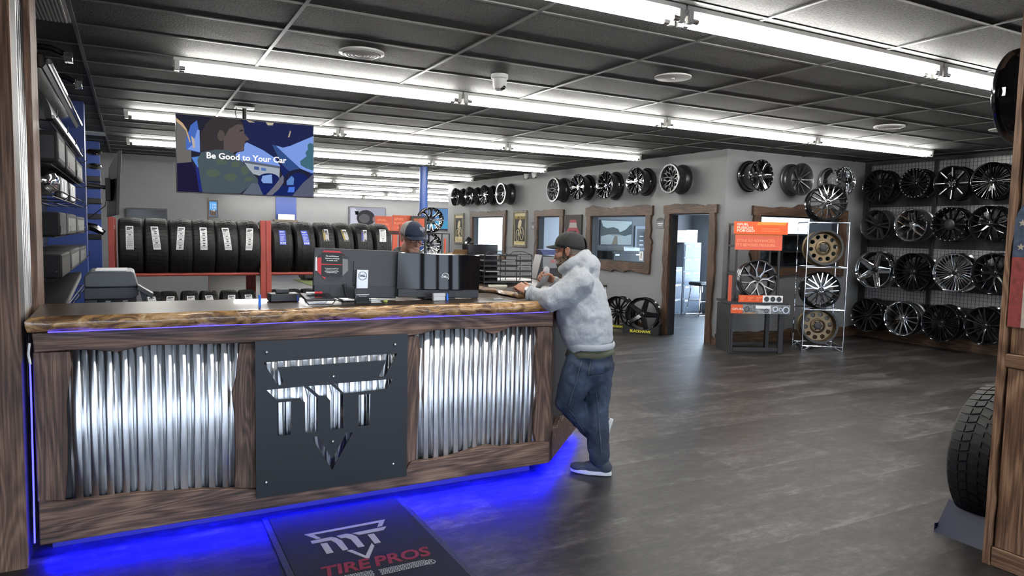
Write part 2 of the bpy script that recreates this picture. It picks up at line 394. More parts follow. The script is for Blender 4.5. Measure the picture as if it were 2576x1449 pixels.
def opening(name, org, ud, nd, op, mo, door, seed, mats, thick=.13):
    u0, u1, z0, z1 = op
    r = bpy.data.objects.new(name, None); COL.objects.link(r); struct(r)
    live_frame(r, org, ud, nd, u0, u1, z0, z1, mo, door, seed, mats)
    o = Vector(org); U = Vector(ud); Nn = Vector(nd); m = MB()
    def slab(ua, ub, za, zb):
        pts = [o+U*ua+Vector((0,0,za)), o+U*ub+Vector((0,0,za)), o+U*ub+Vector((0,0,zb)), o+U*ua+Vector((0,0,zb))]
        m.prism(pts, -Nn*thick)
    t = .02
    slab(u0, u0+t, z0, z1); slab(u1-t, u1, z0, z1); slab(u0+t, u1-t, z1-t, z1)
    if not door: slab(u0+t, u1-t, z0, z0+t)
    m.build('jamb_lining', BLK, r, smooth=0, fix=True)
    if not door:
        g = MB(); c = -Nn*(thick*.55)
        g.prism([o+U*(u0+t)+Vector((0,0,z0+t))+c, o+U*(u1-t)+Vector((0,0,z0+t))+c, o+U*(u1-t)+Vector((0,0,z1-t))+c, o+U*(u0+t)+Vector((0,0,z1-t))+c], Nn*.006)
        g.build('glass_pane', GLASS, r, smooth=0)
    return r
OX = ((XO, 0, 0), (0, 1, 0), (-1, 0, 0)); OF = ((0, YF, 0), (1, 0, 0), (0, -1, 0))
opening('door_1', *OX, D1, .15, True, 11, (FRAMEY, FRAMEZ))
opening('door_2', *OX, D2, .14, True, 23, (FRAMEY, FRAMEZ))
opening('window_1', *OX, W1, .17, False, 35, (FRAMEY, FRAMEZ))
opening('window_2', *OX, W2, .15, False, 47, (FRAMEY, FRAMEZ))
opening('window_3', *OF, W3, .15, False, 59, (FRAMEX, FRAMEZ))
for i, (y0, y1, z0, z1) in enumerate([(8.9, 11.45, .3, 2.3), (12.5, 13.7, .9, 2.2), (14.8, 17.2, .9, 2.2)]):
    m = MB(); x = XR+.05
    for (a, b, c, d) in ((y0, y0+.05, z0, z1), (y1-.05, y1, z0, z1), (y0+.05, y1-.05, z0, z0+.05), (y0+.05, y1-.05, z1-.05, z1), (y0+.05, y1-.05, z0+(z1-z0)*.28, z0+(z1-z0)*.28+.05)): m.box(x, x+.05, a, b, c, d)
    struct(m.build('window_%d' % (i+4), BLK, smooth=0))
# live-edge baseboards on the office walls
def baseboard(name, org, ud, nd, a, b, seed, h=.13):
    o = Vector(org); U = Vector(ud); w = wavy(seed, .035); K = 60; L = b-a
    pts = [o+U*a, o+U*b] + [o+U*(b-L*i/K)+Vector((0,0,h+w(1-i/K, 4))) for i in range(K+1)]
    return struct(MB().prism(pts, Vector(nd)*.02).build(name, FRAMEY if U.y else FRAMEX, smooth=30, fix=True))
baseboard('baseboard_office', *OX, YF, D1[0]-.13, 3, .1)
baseboard('baseboard_office_far', *OX, D1[1]+.14, D2[0]-.12, 5, .1)
baseboard('baseboard_front', *OF, XO-.02, XR, 8, .17)
baseboard('baseboard_right', (XR, 0, 0), (0, 1, 0), (-1, 0, 0), 1.3, YF-.02, 9, .19)
# ---------------- corrugated sheet helper
def corr_profile(L, period, dep):
    out = []; x = 0; sh = [(0, 0), (.09, 0), (.12, .06), (.26, .94), (.29, 1), (.71, 1), (.74, .94), (.88, .06), (.91, 0)]
    n = int(L/period)+1
    for k in range(n):
        for (t, h) in sh:
            a = (k+t)*period
            if a < L: out.append((a, h*dep))
    out.append((L, 0)); return out
def corrugated(name, org, ud, nd, L, z0, z1, parent, m=GALV, period=.068, dep=.022):
    o = Vector(org); U = Vector(ud); Nn = Vector(nd); pr = corr_profile(L, period, dep)
    M = MB(); vs = []; fs = []
    Z = [z0, z1]
    for z in Z:
        for (a, h) in pr: p = o+U*a+Nn*h; vs.append((p.x, p.y, z))
    n = len(pr)
    for i in range(n-1): fs.append((i, i+1, n+i+1, n+i))
    M._add(vs, fs); ob = M.build(name, m, parent, smooth=24)
    s = ob.modifiers.new('sheet', 'SOLIDIFY'); s.thickness = .0015
    return ob
# unseen storefront added behind the camera: piers and lintel break up reflected daylight
m = MB()
for (a, b) in ((-3, -2.35), (-.75, -.45), (1.15, 1.45), (3.05, 3.35), (4.35, 4.6), (5.6, 6.0), (7.6, 15)): m.box(a, b, -3.05, -2.9, 0, CEIL)
m.box(-3, 7.6, -3.05, -2.9, 2.55, CEIL); m.box(-3, 7.6, -3.05, -2.9, 0, .12)
struct(m.build('wall_storefront', BLK, smooth=0))
# ---------------- entry: the wall end on the left with its plank, corrugated jamb strip and trims
wallbox('wall_entry_left', -2.6, -.49, 3.975, 4.86, 0, CEIL, m=BLK)
wallbox('wall_unseen_side', -3.0, -2.6, -3.05, 4.86, 0, CEIL, m=BLK)  # unseen dark wall added for the left slopes of the steel to reflect
wallbox('wall_left_return', -1.0, -.8, 4.86, 4.92, 0, CEIL, m=BLK)
wl = wavy(77, .012); K = 60
tl = bpy.data.objects.new('trim_3', None); COL.objects.link(tl); struct(tl)
pts = [Vector((-.462, 3.935, 0)), Vector((-.462, 3.935, CEIL))] + [Vector((-.572+.5*wl(1-i/K, 6)+(-.03*math.exp(-((CEIL*(1-i/K)-.42)/.13)**2)), 3.935, CEIL*(1-i/K))) for i in range(K+1)]
MB().prism(pts, (0, .04, 0)).build('plank', WEATHZ, tl, fix=True, smooth=30)
corrugated('corrugated_sheet', (-1.9, 3.972, 0), (1, 0, 0), (0, -1, 0), 1.42, .19, CEIL, tl)
MB().box(-1.9, -.58, 3.945, 3.975, 0, .185).build('base_board', WOODX, tl, bevel=.004)
MB().box(-.492, -.462, 3.976, 4.13, 0, CEIL).build('jamb_board', BLK, tl)
corrugated('jamb_strip', (-.485, 4.13, 0), (0, 1, 0), (1, 0, 0), .42, 0, CEIL, tl, dep=.014)
MB().box(-.49, -.448, 4.56, 4.86, 0, CEIL).build('jamb_trim', WEATHZ, tl, bevel=.004)
# ---------------- entry: the wood-clad partition on the right (its end is at y 1.93)
wallbox('wall_entry_right', 3.85, 5.0, 1.30, 1.93, 0, CEIL, m=WOODZ)
tr = bpy.data.objects.new('trim_4', None); COL.objects.link(tr); struct(tr)
MB().box(3.832, 3.85, 1.30, 1.885, .10, 1.02).build('lower_panel', POSTZ, tr, bevel=.004)
MB().box(3.822, 3.85, 1.30, 1.90, 1.022, 1.09).build('rail_board', POSTY, tr, bevel=.006)
MB().box(3.836, 3.85, 1.30, 1.885, 1.092, CEIL).build('upper_panel', POSTZ, tr, bevel=.004)
MB().box(3.826, 3.85, 1.30, 1.895, 0, .098).build('base_board', POSTY, tr, bevel=.004)
w5 = wavy(5, .008)
pts = [Vector((3.80, 1.932, 0)), Vector((3.80, 1.932, CEIL))] + [Vector((3.80, 1.902+w5(1-i/K, 5), CEIL*(1-i/K))) for i in range(K+1)]
MB().prism([p+Vector((.022,0,0)) for p in pts], (.03, 0, 0)).build('edge_board', POSTZ, tr, fix=True, smooth=30)

# ================================================================== LIGHTS ON THE CEILING
TUBE = emis('fluorescent_tube', (1.0, .98, .94), 70)
FIX = mat('fixture_enamel', (.78,.78,.75), .35); SOCK = mat('socket_plastic', (.7,.7,.66), .4)
def strip_light(L=2.44):
    r = thing('ceiling_light', None, None)
    MB().box(0, L, -.055, .055, -.028, 0).prism([(0, -.045, -.028), (0, .045, -.028), (0, .022, -.062), (0, -.022, -.062)], (L, 0, 0)).build('housing', FIX, r, bevel=.003, fix=True)
    for s in (-1, 1):
        MB().tube([(.075, s*.042, -.079), (L-.075, s*.042, -.079)], .0145, 10).build('tube', TUBE, r)
        for e in (.045, L-.085): MB().tube([(e, s*.042, -.079), (e+.04, s*.042, -.079)], .0155, 10).build('tube_cap', SILVER, r)
        for e in (.008, L-.046): MB().box(e, e+.038, s*.042-.014, s*.042+.014, -.098, -.026).build('socket', SOCK, r, bevel=.003)
    return r
sl = strip_light(); first = True
ORD = ['first', 'second', 'third', 'fourth']
ROWS = [('row nearest the camera', 3.15, .34, 4), ('second row above the counter', 6.14, .31, 4), ('third row passing behind the hanging TV', 9.19, -.05, 3), ('fourth row ending over the office wall', 12.15, -.04, 3),
        ('fifth row over the tire racks', 15.45, -.1, 3), ('sixth row crossing the blue column', 18.45, 2.2, 3), ('seventh row behind the column', 21.2, .55, 1.5), ('seventh row, right stretch', 21.2, 5.43, 3), ('eighth row near the back wall', 24.2, 5.5, 3), ('last row along the back wall', 26.8, 3.0, 4)]
for (nm, y, x0, n) in ROWS:
    if n == 1.5: x0, n = 2.44, 1
    for i in range(int(n)):
        o = sl if first else copy_tree(sl); first = False
        o.location = (x0+2.452*i, y+.055, CEIL-.006)
        tag(o, '%s fluorescent strip light from the left, %s' % (ORD[i], nm), 'ceiling light', 'fluorescent strip lights')
# other ceiling fittings
def round_vent(loc, label):
    r = thing('ceiling_vent', label, 'vent', loc, group='round air diffusers')
    m = MB(); R = .165
    m.lathe([(R, 0), (R, -.012), (R*.86, -.022), (R*.80, -.012), (R*.80, 0)], 36, ax='z', closed=True); m.build('outer_ring', WHITEPL, r, fix=True)
    for k in range(5):
        q = R*(.72-.14*k); MB().lathe([(q, -.004), (q+.012, -.022), (q-.006, -.026), (q-.012, -.004)], 30, ax='z', closed=True).build('louver_ring', WHITEPL, r, fix=True)
    MB().disc((0,0,-.003), R*.82, 30, 'z').build('throat', BLACKM, r, smooth=0)
    return r
round_vent(onZ(910, 131, CEIL), 'round louvered air vent in the ceiling left of the white camera')
round_vent(onZ(2237, 317, CEIL), 'round louvered air vent in the ceiling near the right wheel wall')
def flat_speaker(loc, label):
    r = thing('ceiling_speaker', label, 'speaker', loc, group='flat round ceiling speakers')
    MB().lathe([(.15, 0), (.15, -.01), (.14, -.014), (0, -.012)], 36, ax='z').build('grille', mat('offwhite_grille', (.62,.61,.57), .5), r, fix=True)
    MB().lathe([(.014, -.012), (.014, -.02), (0, -.021)], 12, ax='z').build('centre_knob', WHITEPL, r, fix=True)
flat_speaker(onZ(1693, 193, CEIL), 'flat round white disc in the ceiling right of the white camera')
flat_speaker(onZ(2525, 325, CEIL), 'flat round white disc in the ceiling beside the black wheel at top right')
flat_speaker(onZ(1048, 421, CEIL), 'flat round white disc in the ceiling above the blue column')
def dome_cam(M, s, label):
    r = thing('security_camera', label, 'camera', mat=M, group='white turret cameras')
    MB().lathe([(0, 0), (.062*s, 0), (.062*s, -.026*s), (.054*s, -.032*s), (0, -.032*s)], 24, ax='z').build('base', WHITEPL, r, fix=True)
    MB().lathe([(.052*s, -.032*s), (.049*s, -.075*s), (.04*s, -.1*s), (.02*s, -.112*s), (0, -.113*s)], 24, ax='z').build('housing', WHITEPL, r, fix=True)
    MB().ell((.012*s, -.028*s, -.092*s), (.024*s, .018*s, .02*s)).build('lens', BLACKG, r)
p = onZ(1257, 188, CEIL); dome_cam(Matrix.Translation(p), 1.15, 'white turret security camera under the ceiling above the man in the hoodie')
for q, lb in (((1325, 437), 'left of two small white cameras at the top of the office wall'), ((1344, 436), 'right of two small white cameras at the top of the office wall')):
    a = onX(*q, XO-.08); dome_cam(Matrix.Translation((a.x, a.y, CEIL-.004)), 1.0, lb)
r = thing('return_air_grille', 'large ribbed air grille in the ceiling at the top left corner', 'vent', (-.55, 5.2, CEIL))
MB().box(-.27, .235, -.29, .29, -.012, -.004).build('panel', mat('grille_back', (.3,.3,.29), .6), r)
m = MB()
for k in range(24): m.box(-.265+.0205*k, -.257+.0205*k, -.285, .285, -.02, -.012)
m.build('fins', mat('grille_fin', (.55,.55,.53), .5), r, smooth=0)
r = thing('ceiling_access_panel', 'pale rectangular panel in the ceiling beyond the blue pillars', 'panel', (-.44, 11.95, CEIL))
MB().box(-.13, .14, -.2, .2, -.012, -.002).build('panel', WHITEP, r)
# blue pilasters on the left wall, blue band and column
struct(MB().box(-.8, -.42, 8.9, 9.1, 0, CEIL-.01).build('wall_pilaster_near', BLUEP, smooth=0))
struct(MB().box(-.8, -.415, 13.05, 13.25, 0, CEIL-.01).build('wall_pilaster_far', BLUEP, smooth=0))
struct(MB().box(4.85, 5.6, 27.93, 28, 0, CEIL-.01).build('wall_band', BLUEP, smooth=0))
MB().tube([(5.27, 13.65, 0), (5.27, 13.65, CEIL-.01)], .085, 24).build('column', mat('blue_column_paint', (.03,.075,.27), .35), None)
tag(bpy.data.objects['column'], None, None, None, 'structure')
# ================================================================== COUNTER
YC = 4.03
CT = thing('service_counter', 'long rustic service counter of dark live-edge boards and corrugated steel, lit blue below', 'counter', (1.0, YC, 0))
CO = Vector((1.0, YC, 0))
def cpt(px, py, Y): return onY(px, py, Y) - CO
# dark carcass with a recessed kick
MB().box(-1.41, 1.45, .055, .56, .12, 1.10).box(-1.38, 1.40, .11, .56, 0, .12).build('carcass', BLK, CT, smooth=0)
corrugated('corrugated_panel', (-1.285, .03, 0), (1,0,0), (0,-1,0), .80, .20, 1.06, CT)
for a, L in ((.55, .93), (1.49, .90)): corrugated('corrugated_panel', (a-1.0, .03, 0), (1,0,0), (0,-1,0), L, .14, 1.06, CT)
def board(name, pix, m, Y=YC, t=.035, par=None, bev=.004):
    par = par or CT
    return MB().prism([cpt(*p, Y-.0) for p in pix], (0, t, 0)).build(name, m, par, fix=True, smooth=25, bevel=bev)
top_low = [(85.6,887),(176,881),(238,881),(295,886),(333,876.5),(380,868),(475,867),(550,865),(635,862),(760,856),(900,850),(1023,845.6),(1056,841),(1095,831),(1161,826.6),(1213,829),(1230,838),(1242,841),(1252,838),(1266,831),(1285,822),(1351,822),(1391.7,821)]
board('top_rail', top_low + [(1391, 785.5), (79, 838)], WOODX, Y=YC-.02)
bot_up = [(97.5,1261.7),(166,1261.7),(204.5,1257),(271,1249.8),(347,1240),(423,1238),(504,1231),(587,1230),(632,1231),(760,1215),(900,1200),(1017.5,1190),(1032,1164),(1047,1159),(1085,1157),(1132.6,1147.5),(1180,1133),(1227.6,1119),(1261,1125),(1303.7,1119),(1346.5,1114),(1382,1111)]
board('bottom_rail', bot_up + [(1380, 1164.5), (100, 1373)], WOODX, Y=YC-.02)
board('left_stile', [(82,887),(176,884.6),(180,917),(170,983.5),(166.4,1026),(170,1093),(169,1188),(164,1262),(95,1263),(87,1050)], WOODZ)
board('middle_stile', [(601.5,863.7),(597,917),(593,950),(584,988),(589.6,1045),(592,1131),(589.6,1231),(660,1227),(660,862)], WOODZ)
board('middle_stile', [(1000,846),(1054,845.6),(1059,883.6),(1054,950),(1056.5,998),(1052,1064),(1049,1121),(1047,1169),(1000,1190)], WOODZ)
board('right_stile', [(1349,822),(1353.7,855),(1346.5,902.6),(1349,950),(1352,988),(1344,1045),(1342.7,1083),(1349,1114),(1381,1111),(1391,822)], WOODZ)
# nail heads along the rails
# logo plate with the mark cut through
ZP = lambda x, y: (630+x/3.449, 830+y/3.449)
LOGO = [[(115,282),(1275,203),(1165,408),(1112,408),(1180,262),(232,328),(305,480),(238,482)],
        [(140,522),(462,490),(585,595),(583,885),(477,893),(473,630),(425,592),(225,606)],
        [(500,487),(697,474),(810,570),(808,858),(697,866),(693,612),(650,570),(598,570)],
        [(728,465),(1245,425),(1175,515),(815,552)],
        [(235,632),(352,620),(350,910),(238,922)],
        [(940,565),(1042,555),(1038,830),(937,840)],
        [(528,930),(585,922),(710,1118),(832,892),(890,887),(710,1215)]]
YP = YC-.052
def pl2(x, y): p = onY(*ZP(x, y), YP); return (p.x, p.z)
lg = [[pl2(*q) for q in s] for s in LOGO]
XL, XRt, ZB, ZT = .578, 1.447, .152, 1.025
outer = [(XL, ZB), (XRt, ZB), (XRt, ZT), (XL, ZT)]
PLM = Matrix(((1,0,0,-CO.x),(0,0,1,YP-CO.y+.003),(0,1,0,0),(0,0,0,1)))
pm = curve_plate('emblem_plate', [outer]+lg, .003, PLATE, CT, PLM)
for q in ((138,195),(1253,127),(718,404),(712,968),(1237,1163),(135,1324)):
    p = onY(*ZP(*q), YP)-CO
    MB(Matrix.Translation(p+Vector((0,-.004,0)))).ell((0,0,0), (.009,.006,.009), nu=12, nv=8).build('bolt', SILVER, pm)
for dx in (XL+.06, XRt-.06):
    for dz in (ZB+.08, ZT-.06): MB().box(dx-CO.x-.02, dx-CO.x+.02, YP+.006-CO.y, YC-CO.y, dz-.02, dz+.02).build('standoff', BLK, pm, smooth=0)
# normalised mark (for the mat and the cap)
lx = [q[0] for s in lg for q in s]; lz = [q[1] for s in lg for q in s]
lcx, lcz, lw = (min(lx)+max(lx))/2, (min(lz)+max(lz))/2, max(lx)-min(lx)
LN = [[((a-lcx)/lw, (b-lcz)/lw) for a, b in s] for s in lg]
# chamfered end with its boards, and the wing running back
A, B = Vector((2.505, 4.045, 0)), Vector((3.21, 4.75, 0)); cd_ = (B-A).normalized(); cn = Vector((cd_.y, -cd_.x, 0))
def cp(t, z, o=0): return A + cd_*t + Vector((0,0,z)) + cn*o - CO
LC = (B-A).length
m = MB(); m.prism([Vector((2.50,4.09,.12))-CO, Vector((3.16,4.75,.12))-CO, Vector((3.16,6.0,.12))-CO, Vector((2.5,6.0,.12))-CO], (0,0,.98))
m.prism([Vector((2.56,4.22,0))-CO, Vector((3.09,4.76,0))-CO, Vector((3.09,6.0,0))-CO, Vector((2.5,6.0,0))-CO], (0,0,.12)); m.build('wing_carcass', mat('dark_steel_panel', (.05,.05,.05), .4, .6), CT, smooth=0, fix=True)
w9 = wavy(91, .03)
MB().prism([cp(0, .07), cp(LC, .07)]+[cp(LC*(1-i/20), .26+w9(1-i/20, 1.5)) for i in range(21)], -cn*.035).build('end_bottom_rail', WOODX, CT, fix=True, smooth=25, bevel=.003)
MB().prism([cp(0, 1.11), cp(LC, 1.11)]+[cp(LC*(1-i/20), 1.0+w9(i/20, 1.5)) for i in range(21)], -cn*.035).build('end_top_rail', WOODX, CT, fix=True, smooth=25, bevel=.003)
MB().prism([cp(-.01, .07), cp(.07, .07), cp(.07, 1.11), cp(-.01, 1.11)], -cn*.03).build('corner_post', WOODZ, CT, fix=True, bevel=.003)
# blue LED tape under the boards, under the slab and along the left end
LED = emis('blue_led', (.002,.002,1.0), 210); LED2 = emis('blue_led_soft', (.10,.08,1.0), 2.5)
MB().box(-1.40, 1.47, .030, .044, .074, .082).build('led_strip', LED, CT, smooth=0)
MB().box(-1.41, 1.46, .0155, .0545, .086, .10).build('led_light_block', BLK, CT, smooth=0)  # unseen dark lid added to stop LED light leaking onto the corrugated steel
MB().prism([cp(.02,.074,-.045), cp(LC-.02,.074,-.045), cp(LC-.02,.074,-.059), cp(.02,.074,-.059)], (0,0,.008)).build('led_strip', LED, CT, smooth=0)
MB().tube([cpt(95, 1365, YC-.0)+Vector((-.012,0,0)), cpt(90, 1150, YC)+Vector((-.012,0,0)), cpt(84, 980, YC)+Vector((-.01,0,0)), cpt(80, 905, YC)+Vector((-.008,0,0))], .004, 6).build('led_strip', emis('blue_led_end', (.03,.03,1.0), 9), CT)
MB().tube([cpt(82, 915, YC)+Vector((-.008,-.01,0)), cpt(77, 890, YC)+Vector((-.008,-.012,0)), cpt(80, 862, YC)+Vector((-.008,-.01,0))], .006, 8).build('led_lead', WHITEPL, CT)
MB().box(-1.36, 1.44, -.038, -.028, 1.1165, 1.1205).build('led_strip', LED2, CT, smooth=0)
# the slab: live-edge worktop, a thing of its own
def slab_mat():
    m = bpy.data.materials.new('burl_live_edge'); m.use_nodes = True; nt = m.node_tree; b = nt.nodes['Principled BSDF']; L = nt.links.new; N = nt.nodes.new
    tc = N('ShaderNodeTexCoord'); mp = N('ShaderNodeMapping'); mp.inputs['Scale'].default_value = (4.5, 4.5, 13); L(tc.outputs['Object'], mp.inputs['Vector'])
    n = N('ShaderNodeTexNoise'); n.inputs['Scale'].default_value = 1.6; n.inputs['Detail'].default_value = 9; n.inputs['Roughness'].default_value = .68; n.inputs['Distortion'].default_value = 1.4; L(mp.outputs['Vector'], n.inputs['Vector'])
    r = ramp(nt, [(.28, (.012,.006,.003)), (.43, (.12,.055,.018)), (.52, (.36,.19,.06)), (.6, (.5,.3,.13)), (.7, (.62,.5,.36))]); L(n.outputs['Fac'], r.inputs['Fac']); L(r.outputs['Color'], b.inputs['Base Color'])
    b.inputs['Roughness'].default_value = .3; b.inputs['Coat Weight'].default_value = .6; b.inputs['Coat Roughness'].default_value = .1
    bp = N('ShaderNodeBump'); bp.inputs['Strength'].default_value = .6; bp.inputs['Distance'].default_value = .012; L(n.outputs['Fac'], bp.inputs['Height']); L(bp.outputs['Normal'], b.inputs['Normal'])
    return m
BURL = slab_mat(); SLABTOP = wood('lacquered_slab_top', 0, (.008,.005,.003), (.03,.017,.009), (.07,.04,.022), rough=.32, coat=.15)
def slab(name, outline, z0, z1, live, label):
    """outline in xy counter-clockwise; vertices of live sides bulge; top face dark lacquer, sides burl"""
    o = thing(name, label, 'countertop', (outline[0][0], outline[0][1], z0))
    n = len(outline); M = MB(); O = Vector((outline[0][0], outline[0][1], 0))
    lv = [(z0, -.004), (z0+(z1-z0)*.35, .012), (z0+(z1-z0)*.7, .006), (z1-.004, -.004), (z1, -.010)]
    rings = []
    for k, (z, off) in enumerate(lv):
        rg = []
        for i, p in enumerate(outline):
            a = Vector(outline[i-1]); b = Vector(outline[(i+1) % n]); t = (b-a).normalized(); nr = Vector((t.y, -t.x))
            j = random.Random(i*7+k).uniform(-.005, .005) if live[i] else 0
            q = Vector(p) + nr*(off+j if live[i] else 0); rg.append((q.x-O.x, q.y-O.y, z-z0))
        rings.append(rg)
    vs = [q for r_ in rings for q in r_]
    fs = [(k*n+i, k*n+(i+1) % n, (k+1)*n+(i+1) % n, (k+1)*n+i) for k in range(len(lv)-1) for i in range(n)]
    M._add(vs, fs); M._add(rings[0][::-1], [tuple(range(n))]); M.build('slab_edge', BURL, o, smooth=60)
    MB().ngon([(x, y, z+.0004) for x, y, z in rings[-1]]).build('slab_top', SLABTOP, o, smooth=0)
    return o
w1 = wavy(101, .011)
ol = [(-.44+2.93*i/60, 3.985+w1(i/60, 3)) for i in range(61)]; lv = [True]*61
ol += [(2.52+.70*i/14, 4.02+.71*i/14+.6*w1(i/14, 1)) for i in range(1, 15)]; lv += [True]*14
ol += [(3.2, 6.0), (2.36, 6.0), (2.34, 4.62), (-.44, 4.62)]; lv += [False]*4
SL = slab('countertop', ol, 1.122, 1.195, lv, 'thick glossy live-edge wood countertop along the front of the service counter')
w2 = wavy(113, .014)
ol = [(2.30+w2(i/24, 2), 5.9-1.72*i/24) for i in range(25)]; lv = [True]*25
ol += [(2.60, 4.24), (3.12, 4.84), (3.12, 5.9)]; lv += [False]*3
slab('countertop', ol, 1.1965, 1.232, lv, 'short live-edge wood top on the counter wing behind the leaning man')

# ================================================================== FLOOR MAT
MO = Vector((1.03, 3.3, 0)); MT = thing('entrance_mat', 'dark carpet mat with a light mark and red lettering before the counter', 'mat', MO)
c0, c1 = onZ(655, 1307, .008), onZ(1000, 1247, .008)
xl, xr, yb = .615, 1.425, 4.055
MB().box(xl+.035-MO.x, xr-.035-MO.x, 2.4-MO.y, yb-MO.y, .001, .010).build('carpet', mat('mat_carpet', (.012,.012,.016), .95, bump=(.8, 400), var=(.35, 120)), MT, smooth=0)
m = MB()
def rim(x0, x1, y0, y1): MB().box(x0-MO.x, x1-MO.x, y0-MO.y, y1-MO.y, 0.0005, .007).build('rubber_edge', mat('mat_rubber', (.03,.031,.034), .7, bump=(.6, 90)), MT, bevel=.003)
rim(xl, xl+.035, 2.365, yb); rim(xr-.035, xr, 2.365, yb); rim(xl+.0355, xr-.0355, 2.365, 2.4)
MZ = lambda x, y: (640+x/4.293, 1240+y/4.293)
MLOGO = [[(535,450),(1410,285),(1380,355),(1325,370),(1345,320),(640,450),(720,490),(670,498)],
         [(605,520),(830,475),(885,485),(945,515),(1015,608),(955,622),(880,540),(825,510),(625,550)],
         [(885,465),(990,440),(1050,445),(1105,470),(1190,575),(1120,588),(1040,500),(985,482),(935,490)],
         [(1055,435),(1425,360),(1395,400),(1130,452)],
         [(712,550),(785,538),(855,642),(780,658)], [(1222,450),(1290,438),(1365,532),(1300,548)],
         [(1000,625),(1050,612),(1200,678),(1265,540),(1295,570),(1235,715)]]
def mz(x, y): p = onZ(*MZ(x, y), .011)-MO; return (p.x, p.y)
MM = Matrix.Translation((0,0,.0108))
for s in MLOGO[:]: pass
curve_plate('emblem', [[mz(*q) for q in s] for s in MLOGO], .0006, mat('mat_print_light', (.42,.40,.39), .95, bump=(.6,400)), MT, MM)
MRED = mat('mat_print_red', (.22,.02,.03), .95, bump=(.6,400))
a, b = Vector((*mz(725, 880), 0)), Vector((*mz(1860, 650), 0)); d = (b-a)
text('lettering', 'TIRE', .14, tframe(Vector((*mz(975, 815), .0112)), d, Vector((-d.y, d.x, 0))), MRED, MT, .0006, sx=.86, shear=.2, off=.004)
text('lettering', 'PROS', .14, tframe(Vector((*mz(1585, 690), .0112)), d, Vector((-d.y, d.x, 0))), MRED, MT, .0006, sx=.86, shear=.2, off=.004)
for q0, q1 in (((985, 893), (1300, 832)), ((1350, 830), (1860, 718))):
    m = MB(); u0 = Vector((*mz(*q0), .0108)); u1 = Vector((*mz(*q1), .0108)); e = (u1-u0); n = int(e.length/.012); e.normalize(); f = Vector((-e.y, e.x, 0))
    for k in range(n):
        for j in range(5):
            c = u0+e*(.012*k+(.004 if j % 2 else 0))-f*(.012*j)
            m.cbox(c, (.0085, .006, .0012), Matrix.Rotation(math.atan2(e.y, e.x)+(.5 if j % 2 else -.5), 3, 'Z'))
    m.build('tread_band', mat('mat_print_grey', (.35,.35,.34), .95), MT, smooth=0)
text('registered_mark', '®', .07, tframe(Vector((*mz(1905, 748), .0112)), d, Vector((-d.y, d.x, 0))), mat('mat_print_light', (0,0,0)), MT, .0006)
